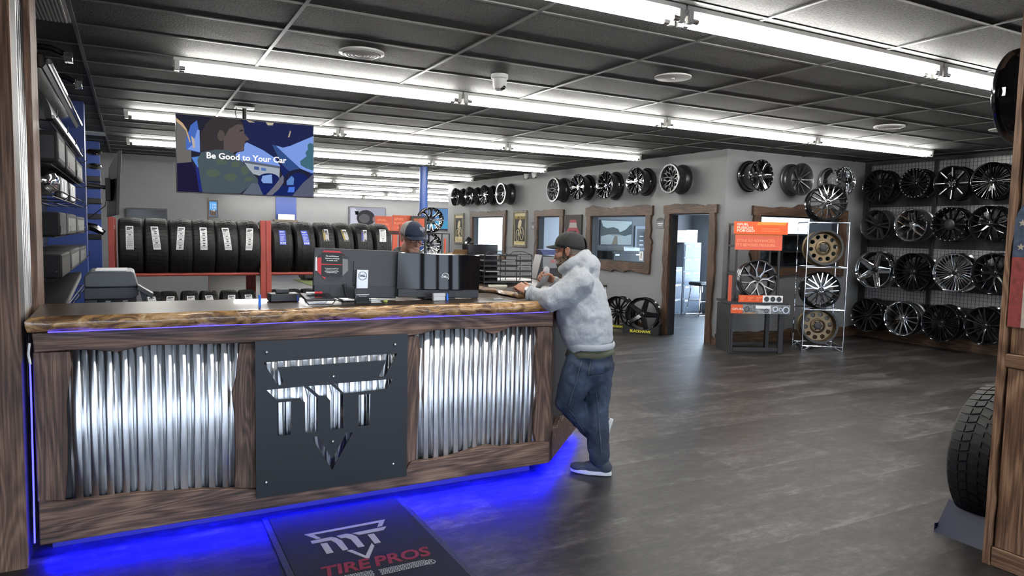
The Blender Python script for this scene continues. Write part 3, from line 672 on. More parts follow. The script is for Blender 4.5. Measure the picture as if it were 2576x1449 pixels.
# ================================================================== WHEELS
def wheel(name, R, W, bars, barrel_m, face_m, cap_m=None, lip_m=None, dish=.0, hub=.2, yh=.03, n=44, holes=None, rivets=0, bolts=6, accent=None, closed=False, t=.05, cap_r=.13, bead=False, fat=1.22):
    """wheel with its axle along local y, street face towards -y, centred on its empty. bars: polylines of (r/R, angle, width/R)"""
    r = bpy.data.objects.new(name, None); COL.objects.link(r); h = W/2
    cap_m = cap_m or face_m; lip_m = lip_m or barrel_m
    prof = [(R*.965,-h+.010),(R,-h+.012),(R,-h+.022),(R*.93,-h+.03),(R*.915,-h*.55),(R*.84,-h*.25),(R*.83,h*.3),(R*.90,h*.45),(R*.925,h-.03),(R,h-.022),(R,h-.004),(R*.97,h),(R*.90,h-.03),(R*.87,h*.45),(R*.80,h*.3),(R*.81,-h*.2),(R*.875,-h*.5),(R*.90,-h+.03)]
    MB().lathe(prof, n, closed=True).build('barrel', barrel_m, r, smooth=40, fix=True)
    MB().lathe([(R*.905,-h+.032),(R*.955,-h+.002),(R*.975,-h-.002),(R*.998,-h+.004),(R*.998,-h+.0115),(R*.96,-h+.0125)], n, closed=True).build('lip', lip_m, r, smooth=50, fix=True)
    ro = .91
    def ydepth(q):
        q = min(max((q-hub)/(ro-hub), 0), 1); return -h+.012+dish + (yh)*(1-q)**1.4
    M = MB()
    def bar(pl, tt, mi=0, off=0):
        st = []
        for i, (rr, a, w) in enumerate(pl): st.append((Vector((rr*R*math.cos(a), ydepth(rr)+off, rr*R*math.sin(a))), w*R))
        vs = []; N = len(st)
        for i, (p, w) in enumerate(st):
            a = st[max(i-1,0)][0]; b = st[min(i+1,N-1)][0]; d = (b-a); d.y = 0; d.normalize(); s = Vector((-d.z, 0, d.x))
            for (u, dy) in ((-.5, tt), (-.5, tt*.3), (-.3, 0), (.3, 0), (.5, tt*.3), (.5, tt)): vs.append(p + s*(u*w) + Vector((0, dy, 0)))
        fs = []
        for i in range(N-1):
            for k in range(6): fs.append((i*6+k, i*6+(k+1) % 6, (i+1)*6+(k+1) % 6, (i+1)*6+k))
        fs += [tuple(range(5,-1,-1)), tuple((N-1)*6+k for k in range(6))]
        M._add(vs, fs, mi)
    for pl in bars: bar([(a_, b_, c_*fat) for a_, b_, c_ in pl], t)
    yc = ydepth(hub)
    if holes:
        nh, rc, rh = holes
        sp = [[(R*.92*math.cos(2*PI*k/48), R*.92*math.sin(2*PI*k/48)) for k in range(48)]]
        for i in range(nh):
            c = 2*PI*(i+.5)/nh; sp.append([(R*(rc*math.cos(c)+rh*math.cos(2*PI*k/20)), R*(rc*math.sin(c)+rh*math.sin(2*PI*k/20))) for k in range(20)])
        curve_plate('spoke_face', sp, .012, face_m, r, Matrix.Translation((0, yc+.02, 0)) @ Matrix.Rotation(PI/2, 4, 'X'), bevel=.004)
        M2 = MB().lathe([(R*.42, yc+.01), (R*.40, yc-.02), (R*.33, yc-.028), (R*.30, yc-.01)], 36); M2.build('hub_ring', face_m, r, fix=True)
    else:
        if closed: M.lathe([(R*.915, -h+.03), (R*.86, yc+.015), (R*.5, yc+.03), (R*.2, yc+.005), (0, yc)], n)
        M.lathe([(R*hub*1.15, yc+t*.9), (R*hub*1.12, yc+.012), (R*hub, yc), (R*hub*.75, yc+.004), (R*.02, yc+.006)], 28)
        M.build('spoke_face', face_m, r, smooth=35, fix=True)
    if accent:
        K = M; M = MB()
        for pl in accent[0]: bar(pl, .004, 0, -.0035)
        M.build('spoke_accent', accent[1], r, smooth=30, fix=True)
    y2 = yc-.028 if holes else yc
    MB().lathe([(R*cap_r, y2+.006), (R*cap_r*.97, y2-.012), (R*cap_r*.7, y2-.017), (0, y2-.017)], 24).lathe([(R*cap_r*.62, y2-.017), (R*cap_r*.6, y2-.021), (R*cap_r*.46, y2-.021), (R*cap_r*.44, y2-.017)], 20).build('centre_cap', cap_m, r, smooth=40, fix=True)
    for i in range(bolts):
        a = 2*PI*(i+.25)/bolts; c = (R*.185*math.cos(a), R*.185*math.sin(a)) if not holes else (R*.24*math.cos(a), R*.24*math.sin(a))
        MB().tube([(c[0], y2-.002 if not holes else y2+.02, c[1]), (c[0], y2-.014, c[1])], .009, 6).build('lug_nut', cap_m if not holes else BLACKM, r, smooth=0)
    if rivets or bead:
        if bead: MB().lathe([(R*.86,-h+.006),(R*.87,-h-.006),(R*.985,-h-.010),(R*1.0,-h-.002),(R*.99,-h+.004)], n).build('beadlock_ring', lip_m, r, smooth=40, fix=True)
        k = rivets or 24; yy = -h-.012 if bead else -h-.004
        m = MB()
        for i in range(k):
            a = 2*PI*i/k; q = R*.925
            MB(Matrix.Translation((q*math.cos(a), yy+.004, q*math.sin(a)))).lathe([(.0075,.006),(.0075,-.001),(.004,-.004),(0,-.0045)], 8).build('ring_bolt', SILVER if not bead else (BLACKM if face_m is BRONZE else SILVER), r, smooth=40, fix=True)
    return r
def ring(n, tmpl, off=0):
    return [[(q, 2*PI*i/n+off+a, w) for (q, a, w) in pl] for i in range(n) for pl in tmpl]
def Y(n, rs=.5, sp=.5, w=.09, w2=.065, off=0):
    a = PI/n*sp; return ring(n, [[(.15,0,w*1.5),(rs,0,w*1.1)], [(rs-.06,0,w),(rs+.06,a*.35,w2),(.915,a,w2)], [(rs-.06,0,w),(rs+.06,-a*.35,w2),(.915,-a,w2)]], off)
def STR(n, w0=.1, w1=.07, off=0, tw=0): return ring(n, [[(.15,0,w0),(.5,tw*.6,(w0+w1)/2),(.915,tw,w1)]], off)
def TWIN(n, sp=.3, w=.06, off=0):
    a = PI/n*sp; return ring(n, [[(.17,a*1.6,w*1.2),(.5,a*1.05,w),(.915,a,w*1.1)], [(.17,-a*1.6,w*1.2),(.5,-a*1.05,w),(.915,-a,w*1.1)]], off)
def MESH(n, w=.045):
    a = PI/n; return ring(n, [[(.2,0,w*1.6),(.45,0,w*1.2)], [(.42,0,w),(.62,a*.62,w),(.9,a*.5,w)], [(.42,0,w),(.62,-a*.62,w),(.9,-a*.5,w)], [(.62,a,w),(.78,a*1.5,w),(.9,a*1.5,w)], [(.62,a,w*.9),(.9,a,w*.9)]])
def WIN(n, w=.2):   # wide spokes whose middle is framed by two milled edges
    a = PI/n; return ring(n, [[(.17,0,w*1.6),(.5,0,w*.9),(.915,0,w*1.3)]])
def EDGE(n, sp=.36, w=.022, r0=.42, r1=.86, off=0):
    a = PI/n*sp; return ring(n, [[(r0,a*1.1,w),(.6,a*.8,w),(r1,a*1.1,w)], [(r0,-a*1.1,w),(.6,-a*.8,w),(r1,-a*1.1,w)]], off)
def face_dir(p, n, rx=0, spin=0):
    """matrix with the wheel's -y side turned towards n (horizontal), tilted back by rx"""
    n = Vector(n).normalized(); rz = math.atan2(n.x, -n.y)
    return Matrix.Translation(p) @ Matrix.Rotation(rz, 4, 'Z') @ Matrix.Rotation(rx, 4, 'X') @ Matrix.Rotation(spin, 4, 'Y')
def put(w, p, n, label, group=None, rx=0, spin=0, name='alloy_wheel'):
    w.name = name; w.matrix_world = face_dir(p, n, rx, spin); tag(w, label, 'wheel', group); return w
NX, NY = (-1,0,0), (0,-1,0)
SATIN = mat('satin_black', (.012,.012,.013), .3, coat=.3); DGREY = mat('dark_gunmetal', (.055,.055,.06), .35, .7)
POL = mat('polished_alloy', (.62,.63,.65), .14, 1); MILL = mat('milled_alloy', (.75,.76,.78), .18, 1); BRUSH = mat('brushed_dark_alloy', (.22,.22,.23), .3, 1)
# ---- wheels hung high on the office wall; hung by a peg through the hub
def wallhang(w, q, hh, n, label, W, plane=None):
    off = .012
    if n is NX: p = onX(*q, XO-W-.03); c = Vector((XO-W/2-.03, p.y, p.z))
    else: p = onY(*q, YF-W-.03); c = Vector((p.x, YF-W/2-.03, p.z))
    put(w, c, n, label, 'wheels hung along the top of the office walls')
    b = MB(); b.box(-.02, .02, -W*.3, W/2+.034, -.02, .02); b.build('wall_peg', BLACKM, w, smooth=0)
OW = [((1143.6,495.6), 22.6, 'blackdish', 'black dished wheel with bright lip, farthest left on the office wall'),
      ((1178.6,492.6), 23, 'blackdish2', 'black dished wheel with bright lip, second from the far end of the office wall'),
      ((1216.4,490.3), 24.8, 'blackmulti', 'plain gloss black multi-spoke wheel above the far office window'),
      ((1259.3,487.2), 27, 'bead', 'black wheel with silver bolted ring above the framed cyclist poster'),
      ((1390.7,477), 31, 'greymesh', 'grey mesh wheel above the narrow office doorway'),
      ((1451,470.5), 32.5, 'mill8', 'black wheel with milled edges above the red car picture'),
      ((1518.7,466), 35.5, 'chrome5', 'black wheel with bright chrome lip and splayed bright spokes above the big office window'),
      ((1596,456), 35.5, 'black8', 'gloss black wheel with round bright hub right of the chrome-lipped one'),
      ((1683.5,449.5), 37.5, 'greymesh2', 'grey mesh wheel with bolted ring above the near office doorway')]
for (q, hh, st, lb) in OW:
    W = .27; p = onX(*q, XO-W-.03); R = hh*mpp(p); a = dict()
    if st.startswith('blackdish'): w = wheel('w', R, W, STR(8, .12, .09), BLACKG, BLACKG, CHROME, CHROME, dish=.05, closed=True, yh=.02)
    elif st == 'blackmulti': w = wheel('w', R, W, STR(14, .08, .05), BLACKG, BLACKG, CHROME, BLACKG, accent=(STR(14, .02, .012), MILL))
    elif st == 'bead': w = wheel('w', R, W, MESH(9), SATIN, SATIN, BLACKG, SILVER, dish=.03, bead=True, rivets=28)
    elif st.startswith('greymesh'): w = wheel('w', R, W, MESH(9, .055), DGREY, GUNM, DGREY, GUNM, dish=.02, bead=True, rivets=24)
    elif st == 'mill8': w = wheel('w', R, W, WIN(8, .13), BLACKG, BLACKG, CHROME, BLACKG, rivets=20, accent=(EDGE(8), MILL))
    elif st == 'chrome5': w = wheel('w', R, W, Y(7, .45, .55), BLACKG, BLACKG, CHROME, CHROME, yh=.05, rivets=18, accent=(EDGE(7, .5), CHROME))
    else: w = wheel('w', R, W, WIN(8, .12), BLACKG, BLACKG, CHROME, CHROME, cap_r=.2, accent=(EDGE(8, .5, .014), MILL))
    wallhang(w, q, hh, NX, lb, W)
w = wheel('w', 40*mpp(onY(1918,441.4,YF-.29)), .27, WIN(6, .26), BLACKG, BLACKG, CHROME, BLACKG, rivets=18, accent=(ring(6, [[(.36,.12,.05),(.62,.16,.06),(.84,.1,.05)]]), MILL)); wallhang(w, (1918,441.4), 0, NY, 'black six-spoke wheel with milled windows, first on the office front wall', .27)
w = wheel('w', 40.6*mpp(onY(2020,451,YF-.26)), .23, STR(10, .075, .05), GUNM, GUNM, DGREY, GUNM, bolts=5, yh=.06, rivets=0); wallhang(w, (2020,451), 0, NY, 'grey slim ten-spoke wheel in the middle of the office front wall', .23)
w = wheel('w', 36*mpp(onY(2129,455,YF-.36)), .34, Y(8, .45, .5), CHROME, CHROME, BLACKG, CHROME, dish=.10, yh=.03, rivets=24); wallhang(w, (2129,455), 0, NY, 'polished deep-dish chrome wheel nearest the room corner', .34)
# ---- wheel wall on the right: slat panels, mesh, rails
RW = thing('wheel_wall_rack', 'tall black rack with wire mesh and tread-plate strips along the right wall', 'rack', (XR, 6.6, 0))
def rl(p): return (p.x-XR, p.y-6.6, p.z)
DIAM = mat('tread_plate', (.42,.42,.43), .35, .6, bump=(1.0, 45)); DIAM2 = DIAM
y0, y1 = 5.0, YF-.1
for z in (2.78, 2.08, 1.42, .78): MB().box(-.03, -.012, y0-6.6, y1-6.6, z-.14, z+.10).build('tread_plate_strip', DIAM, RW, smooth=0)
for z in (2.60, 1.92, 1.25, .60): MB().box(-.06, -.03, y0-6.6, y1-6.6, z-.055, z+.055).build('rail', BLACKM, RW, bevel=.003)
for y in (7.72, 6.6, 5.5): MB().box(-.06, -.012, y-6.6-.03, y-6.6+.03, .4, 2.9).build('upright', BLACKM, RW, bevel=.003)
for (za, zb) in ((.45, 2.9),):
    m = MB()
    for k in range(50): y = y0+.055*k; m.box(-.071, -.066, y-6.6-.002, y-6.6+.002, za, zb)
    for k in range(45): z = za+.055*k; m.box(-.075, -.071, y0-6.6, y1-6.6, z-.002, z+.002)
    m.build('wire_mesh', BLACKM, RW, smooth=0)
ZQ = lambda x, y: (2050+x/2.787, 380+y/2.787)
RIMS = [ # zoom centre, zoom radius, style, label
 ((435,245),118,'b10','black ten-branch wheel at the far end of the top row of the wheel wall'),
 ((690,225),108,'bm','black mud-style wheel with many tiny bolts, second in the top row'),
 ((950,225),126,'pad8','black wheel with eight pale machined paddle spokes in the top row'),
 ((1225,210),138,'blade','black thin-bladed wheel with bright lower spokes nearest in the top row'),
 ((415,520),112,'g5','matt grey wheel with five split spokes at the far end of the second row'),
 ((663,520),120,'c6','chrome branching wheel, second in the second row of the wheel wall'),
 ((930,515),126,'blk12','black twelve-spoke wheel with ring of bolts between chrome and glossy ones'),
 ((1205,510),134,'bk8','glossy black wheel with curved highlights nearest in the second row'),
 ((400,832),136,'c5','chrome wide five-spoke star wheel in the third row'),
 ((672,850),140,'bk10','black ten twin-spoke wheel left of the chrome turbine one'),
 ((960,853),142,'turb','chrome turbine wheel with dozens of thin vanes'),
 ((1240,860),150,'bk8b','glossy black wheel partly behind the wooden post in the third row'),
 ((355,1150),122,'bk7','black twin-spoke wheel at the far end of the bottom row'),
 ((597,1175),127,'c6b','chrome wheel with seven split spokes in the bottom row'),
 ((870,1207),136,'bk16','black wheel of sixteen fine paired spokes in the bottom row'),
 ((1180,1228),140,'bk7b','black wheel partly behind the wooden post in the bottom row')]
for (q, zr, st, lb) in RIMS:
    W = .27; q = ZQ(*q); X = XR-.16-W; p = onX(*q, X); d = (CAM-p); 
    R = zr/2.787*mpp(p)*.97; G = BLACKG; fn = Vector((-1, -.06, 0))
    if st == 'b10': w = wheel('w', R, W, Y(10, .45, .5, .06, .04), G, G, G, G, accent=(ring(10, [[(.55,.1,.012),(.88,.16,.012)],[(.55,-.1,.012),(.88,-.16,.012)]]), MILL))
    elif st == 'bm': w = wheel('w', R, W, TWIN(8, .4, .09), G, G, G, G, rivets=26)
    elif st == 'pad8': w = wheel('w', R, W, STR(8, .12, .09), G, G, G, G, bolts=8, accent=(STR(8, .0001, .07)[0:0]+ring(8, [[(.4,0,.06),(.7,0,.075),(.9,0,.06)]]), mat('pale_machined', (.5,.51,.52), .3, .9)))
    elif st == 'blade': w = wheel('w', R, W, ring(11, [[(.2,.06,.035),(.92,.06,.03)],[(.2,-.06,.035),(.92,-.06,.03)],[(.25,PI/11,.03),(.92,PI/11,.03)]]), G, G, G, mat('dark_chrome', (.25,.25,.26), .12, 1), accent=(ring(11, [[(.5,.06,.01),(.9,.06,.012)],[(.5,-.06,.01),(.9,-.06,.012)]]), DGREY))
    elif st == 'g5': w = wheel('w', R, W, TWIN(5, .3, .11), DGREY, DGREY, BLACKG, DGREY, yh=.05, dish=.03)
    elif st == 'c6': w = wheel('w', R, W, Y(6, .42, .62, .11, .09), GUNM, CHROME, CHROME, CHROME, yh=.05)
    elif st == 'blk12': w = wheel('w', R, W, STR(12, .1, .06), G, G, SATIN, G, cap_r=.3, rivets=22)
    elif st.startswith('bk8'): w = wheel('w', R, W, Y(8, .5, .55, .09, .06), G, G, G, G, dish=.03, accent=(ring(8, [[(.6,.13,.02),(.75,.17,.028),(.9,.2,.02)]]), MILL))
    elif st == 'c5': w = wheel('w', R, W, STR(5, .3, .22), CHROME, CHROME, BLACKG, CHROME, yh=.05, t=.035)
    elif st == 'bk10': w = wheel('w', R, W, TWIN(10, .4, .05), G, G, G, G)
    elif st == 'turb': w = wheel('w', R, W, STR(32, .03, .06, tw=-.22), CHROME, CHROME, BLACKG, CHROME, t=.02, yh=.05, accent=None)
    elif st == 'c6b': w = wheel('w', R, W, TWIN(7, .42, .085), GUNM, CHROME, CHROME, CHROME, yh=.035)
    elif st == 'bk16': w = wheel('w', R, W, ring(16, [[(.2,.05,.03),(.915,.07,.035)],[(.2,-.05,.03),(.915,-.07,.035)]]), G, G, G, G, accent=(ring(16, [[(.5,.06,.008),(.9,.07,.01)]]), MILL))
    else: w = wheel('w', R, W, TWIN(7, .34, .09), G, G, G, G, accent=(ring(7, [[(.5,.17,.012),(.9,.16,.016)]]), MILL))
    c = p + Vector((W/2, 0, 0)); c.x = XR-.11-W/2
    p2 = onX(*q, c.x-W/2); c = Vector((c.x, p2.y, p2.z))
    put(w, c, fn, lb, 'wheels on the right wall rack')
    MB().tube([(0, -W*.2, 0), (0, W/2+.045, 0)], .02, 10).build('mount_peg', BLACKM, w)
# ---- big display wheels
def bronze(R): return wheel('w', R, .25, [], BRONZE, BRONZE, BLACKM, BLACKM, holes=(10, .65, .13), yh=.05, dish=.035, bead=True, rivets=22, bolts=6, cap_r=.2, n=56)
def bchrome(R): return wheel('w', R, .27, Y(10, .42, .52, .085, .06), BLACKG, CHROME, BLACKG, BLACKG, yh=.018, n=56, rivets=0, bolts=6, t=.045)
# ================================================================== TIRES
def tire(name, R, W, kind, n=46):
    r = bpy.data.objects.new(name, None); COL.objects.link(r); h = W/2; rim = R*.56
    prof = [(rim,-h*.74),(rim+.02,-h*.86),(R*.76,-h*1.0),(R*.90,-h*.97),(R*.955,-h*.86),(R-.012,-h*.70),(R-.008,0),(R-.012,h*.70),(R*.955,h*.86),(R*.90,h*.97),(R*.76,h*1.0),(rim+.02,h*.86),(rim,h*.74),(R*.7,h*.6),(R*.85,h*.5),(R*.88,0),(R*.85,-h*.5),(R*.7,-h*.6)]
    MB().lathe(prof, 56, closed=True, ax='x').build('carcass', RUBBER, r, smooth=40, fix=True)
    M = MB()
    def rad(x): x = abs(x)/h; return R-.002-.011*x**2.2 - (0 if x < .8 else (x-.8)*.12)
    def block(poly, dep=.012, mi=0):
        # poly: (angle, x) ; blocks stand on the carcass
        top = [Vector((x, rad(x)*math.cos(a), rad(x)*math.sin(a))) for a, x in poly]; bot = [Vector((x, (rad(x)-dep)*math.cos(a), (rad(x)-dep)*math.sin(a))) for a, x in poly]
        k = len(poly); M._add(top+bot, [tuple(range(k))]+[(i, i+k, (i+1) % k+k, (i+1) % k) for i in range(k)])
    da = 2*PI/n; rn = random.Random(3)
    if kind == 'highway':
        cols = [(-.80,-.52),(-.47,-.18),(-.13,.13),(.18,.47),(.52,.80)]
        for c, (x0, x1) in enumerate(cols):
            for i in range(n):
                a = i*da; s = da*.28*(-1 if c in (0, 1) else 1 if c in (3, 4) else 0)
                block([(a+.03*da, x0*h), (a+.90*da, x0*h), (a+.90*da+s, x1*h), (a+.03*da+s, x1*h)])
    elif kind == 'allterrain':
        cols = [(-.84,-.50,0),(-.46,-.20,.5),(-.16,.16,.15),(.20,.46,.6),(.50,.84,.3)]
        for c, (x0, x1, ph) in enumerate(cols):
            for i in range(n):
                a = (i+ph)*da; z = da*.22; xm = (x0+x1)/2
                if c in (0, 4): block([(a, x0*h), (a+.74*da, x0*h), (a+.8*da, x1*h), (a+.05*da, x1*h)], .014)
                elif c == 2: block([(a, x0*h), (a+.55*da, x0*h), (a+.55*da+z, xm*h), (a+.9*da, x1*h), (a+.3*da, x1*h), (a+.3*da-z*.4, xm*h)])
                else:
                    s = z*(1 if c == 1 else -1)*1.2
                    block([(a, x0*h), (a+.72*da, x0*h), (a+.72*da+s, x1*h), (a+s, x1*h)])
    else:  # mud
        m2 = int(n*.62); da = 2*PI/m2
        for i in range(m2):
            a = i*da
            for sg in (-1, 1):
                o = 0 if sg < 0 else .5*da; L = .92 if i % 2 else .84
                block([(a+o, sg*L*h), (a+o+.66*da, sg*L*h), (a+o+.74*da, sg*.5*h), (a+o+.1*da, sg*.46*h)], .018)
                block([(a+o+.3*da, sg*.42*h), (a+o+.95*da, sg*.38*h), (a+o+.8*da, sg*.06*h), (a+o+.45*da, sg*.1*h), (a+o+.1*da, sg*.2*h)], .016)
    M.build('tread', RUBBER, r, smooth=0, fix=True)
    return r
LBL_W = mat('sticker_white', (.62,.62,.63), .6); LBL_B = mat('sticker_blue', (.05,.08,.42), .6); LBL_K = mat('sticker_ink', (.03,.03,.035), .6); LBL_Y = mat('sticker_yellow', (.5,.38,.06), .6); LBL_P = mat('sticker_pink', (.6,.35,.38), .6); LBL_N = mat('sticker_navy', (.04,.04,.15), .6)
def sticker(root, R, h, a0, a1, x, w, seed, base, kind='text', skew=0):
    """paper label on the tread; angles measured up from straight ahead (-y side when the axle is x)"""
    M = MB(); K = 10; rr = R+.004; rn = random.Random(seed)
    def P(t, u, e=0): a = a0+(a1-a0)*t; return Vector((x+(u-.5)*w+skew*(t-.5), -(rr+e)*math.cos(a), (rr+e)*math.sin(a)))
    for i in range(K): M.quad(P(i/K, 0), P(i/K, 1), P((i+1)/K, 1), P((i+1)/K, 0), 0)
    def bar(t0, t1, u0, u1, mi): 
        k = max(1, int((t1-t0)/.08))
        for q in range(k):
            a, b = t0+(t1-t0)*q/k, t0+(t1-t0)*(q+1)/k; M.quad(P(a, u0, .0012), P(a, u1, .0012), P(b, u1, .0012), P(b, u0, .0012), mi)
    if kind == 'text':
        bar(.86, .93, .15, .85, 1); bar(.80, .84, .1, .6, 1)
        t = .74
        while t > .08:
            if rn.random() < .8:
                u = .1
                while u < .85:
                    q = rn.uniform(.08, .3); bar(t, t+.014, u, min(u+q, .92), 1); u += q+.05
            else: bar(t-.03, t+.012, .35, .7, 1); t -= .04
            t -= .038
    elif kind == 'blue':
        bar(.84, .9, .12, .8, 2); bar(.66, .69, .1, .9, 2); bar(.06, .16, .1, .3, 2); bar(.06, .16, .42, .6, 2); bar(.06, .16, .7, .9, 2)
        for k in range(8): bar(.24+k*.045, .25+k*.045, .12, rn.uniform(.5, .9), 2)
    elif kind == 'dark':
        for k in range(9):
            u = .08+.1*k; bar(rn.uniform(.02, .2), rn.uniform(.5, .95), u, u+.05, 3 if k < 3 else 2)
        bar(.88, .97, .3, .95, 2)
    return M.build('label_sticker', [base, LBL_K, LBL_W, LBL_Y if seed % 3 else LBL_B], root, smooth=0)
# ================================================================== TIRE RACKS
YK = 10.4                                     # front plane of the racks
def kx(px, py=600): return onY(px, py, YK).x
SH = .985                                     # height of the upper beam
def rack(label, pxl, pxr, group):
    xl, xr = kx(pxl), kx(pxr); r = thing('tire_rack', label, 'rack', ((xl+xr)/2, YK+.3, 0), group=group); cx = (xl+xr)/2
    for s, x in ((-1, xl), (1, xr)):
        for y in (-.3, 1.12): MB().box(x-cx-.035, x-cx+.035, y-.03, y+.03, 0, 1.735).build('post', REDP, r, bevel=.004)
        for z in (.13, SH, 1.6): MB().box(x-cx-.02, x-cx+.02, -.27, 1.09, z-.03, z+.03).build('side_bar', mat('dark_red_steel', (.10,.02,.015), .5), r, bevel=.003)
    for z in (.13, SH):
        for y in (-.22, .22, .60, 1.04): MB().tube([(xl-cx+.021, y, z), (xr-cx-.021, y, z)], .024, 10).build('beam', REDP, r)
    return r
def seat(R, zb): return zb + math.sqrt((R+.0245)**2-.22**2)
rack('red steel tire rack on the left with blue-free white labelled tires', 280, 661, 'red tire racks')
bpy.data.objects['tire_rack']['label'] = 'red steel tire rack on the left, behind the copier'
rack('red steel tire rack on the right, behind the two monitors', 675, 1010, 'red tire racks')
TR = .395
protos = {}
def put_tire(kind, R, W, p, label, group, stick=None, rz=0, spin=0):
    key = (kind, R, W)
    if key in protos: o = copy_tree(protos[key])
    else: o = protos[key] = tire('tire', R, W, kind)
    o.name = 'tire'; o.location = p; o.rotation_euler = (spin, 0, rz); tag(o, label, 'tire', group); return o
stickers = []
def rowtire(pxc, ytop, kind, label, zb, R, W, group, st=None, spin=0):
    x = kx(pxc, 620); o = put_tire(kind, R, W, (x, YK+.30, seat(R, zb)), label, group, spin=spin)
    if st: stickers.append((o, R, W/2, st))
    return o
UP6 = [(329,'highway','LW1','first tire from the left on the upper rack, torn white label'),(394,'highway','LP2','second tire from the left on the upper rack, pink-topped label'),(456,'allterrain','LP3','third tire from the left on the upper rack, chunky tread'),
       (513.5,'allterrain','LW4','fourth tire from the left on the upper rack, straight white label'),(571.5,'mud','LW5','fifth tire from the left on the upper rack, blocky mud tread'),(628,'mud','LW6','sixth tire from the left, beside the red rack post, tilted label')]
UP6B = [(711,'mud','B1','tire with solid blue label just right of the red posts'),(768,'mud','B2','tire with rumpled blue label, second right of the red posts'),(820,'highway','D1','tire with yellow and black label left of the other yellow one'),
        (868,'allterrain','D2','tire with yellow and black label, fourth right of the red posts'),(916,'allterrain','D3','tire with blue and black label above the monitor corner'),(963,'allterrain','W9','tire with big white label behind the man in the trucker cap')]
WT = .292
for i, (px, k, st, lb) in enumerate(UP6): rowtire(px, 0, k, lb, SH, TR, WT, 'tires on the upper rack level', st, spin=.13*i)
for i, (px, k, st, lb) in enumerate(UP6B): rowtire(px, 0, k, lb, SH, TR, WT*.87 if k != 'mud' else WT*.95, 'tires on the upper rack level', st, spin=.17*i+.05)
for px, lb, k in ((372, 'tire of the rear row peeking above the first two labelled tires', 'highway'), (672, 'chunky tire of the rear row seen above the gap between the racks', 'mud'), (735, 'chunky tire of the rear row above the first blue label', 'mud')):
    x = onY(px, 545, YK+1.1).x; put_tire(k, TR, WT, (x, YK+.30+.82, seat(TR, SH)), lb, 'tires on the upper rack level')
LOW = [(382,'highway','LW11','lower tire half hidden by the copier panel'),(425,'highway','LW12','first fully seen tire of the lower row'),(479,'highway','LW13','lower tire under the third upper tire'),(528,'highway','LN14','lower tire with navy-topped label'),(581,'highway','LW15','lower tire second from the red post'),(626,'highway','LW16','lower tire next to the red post')]
for i, (px, k, st, lb) in enumerate(LOW): rowtire(px, 0, k, lb, .13, .335, .225, 'tires on the lower rack level', st, spin=.21*i)
for i, (px, lb) in enumerate(((706,'unlabelled lower tire just right of the red posts'),(747,'unlabelled lower tire in the middle right of the red posts'),(785,'unlabelled lower tire beside the left monitor'))): rowtire(px, 0, 'highway', lb, .13, .335, .20, 'tires on the lower rack level', None)
for (o, R, h, st) in stickers:
    k = st.rstrip('0123456789'); sd = int(st.lstrip('LWPNBD') or 1); up = R > .36
    spin = o.rotation_euler.x
    a0, a1, w = (-.05, .78, .088) if up else (.2, .95, .095)
    kind, base = ('blue', LBL_B) if k == 'B' else ('dark', LBL_K) if k == 'D' else ('text', LBL_P) if k == 'LP' and 0 else ('text', LBL_W)
    if k == 'B': a0, a1 = .15, .72
    if k == 'D': a0, a1 = .28, .82
    if k == 'W': a0, a1, w = .3, .86, .1
    s = sticker(o, R, h, a0, a1, -.01 if up else 0, w, sd, base, kind, skew=.03*((sd % 3)-1)*-1)
    s.rotation_euler = (-spin, 0, 0)
# ================================================================== CHROME TOWER WITH FOUR WHEELS
FL, FRT = onZ(2017, 880, 0), onZ(2119, 884, 0); fd = (FRT-FL); fd.z = 0; tw = fd.length; fd.normalize(); fn = Vector((fd.y, -fd.x, 0)); td = .52
TW = thing('wheel_tower', 'tall chrome wire display tower holding bronze and chrome-spoked wheels', 'display stand', mat=frame(FL, fd, (0,0,1)))
ZS = [.06, .60, 1.225, 1.88]
def rodp(*pts, r=.009): return MB().tube(pts, r, 8).build('rod', CHROME, TW)
for x in (0, tw):
    for y in (0, td): rodp((x, y, .05), (x, y, ZS[3]))
for z in ZS:
    rodp((0,0,z), (tw,0,z)); rodp((0,td,z), (tw,td,z)); rodp((0,0,z), (0,td,z)); rodp((tw,0,z), (tw,td,z))
    if z > .1 and z < 1.8: rodp((0,td*.36,z), (tw,td*.36,z), r=.006)
for x in (0, tw):
    s = 1 if x == 0 else -1
    MB().tube([(x, 0, .05), (x, 0, .006), (x+s*.03, 0, .006), (x+s*.11, 0, .05)], .006, 8).build('foot', CHROME, TW)
    MB().tube([(x, td, .05), (x, td, .006), (x+s*.03, td, .006), (x+s*.11, td, .05)], .006, 8).build('foot', CHROME, TW)
midp = FL + fd*(tw/2) - fn*.0
def tower_wheel(q, hh, mk, label, zshelf, rx):
    o = FL + fn*.02; p = onP(*q, o-fn*.10, fn); R = hh*mpp(p); w = mk(R); 
    W = .26; c = p - fn*(W/2); c.z = zshelf + R*math.cos(rx)+.012+.03*abs(math.sin(rx))
    put(w, c, fn, label, 'wheels on the chrome tower', rx=-rx, spin=.2)
tower_wheel((2083.5,515.6), 46.5, bchrome, 'black wheel with chrome Y spokes standing on top of the chrome tower', ZS[3], .12)
tower_wheel((2076.5,618.5), 45.5, bronze, 'bronze wheel with round holes on the upper tower shelf', ZS[2], .10)
tower_wheel((2068,722.6), 45.5, bchrome, 'black wheel with chrome Y spokes on the middle tower shelf', ZS[1], .12)
tower_wheel((2062,826), 45.5, bronze, 'bronze wheel with round holes on the bottom tower shelf', ZS[0], .10)
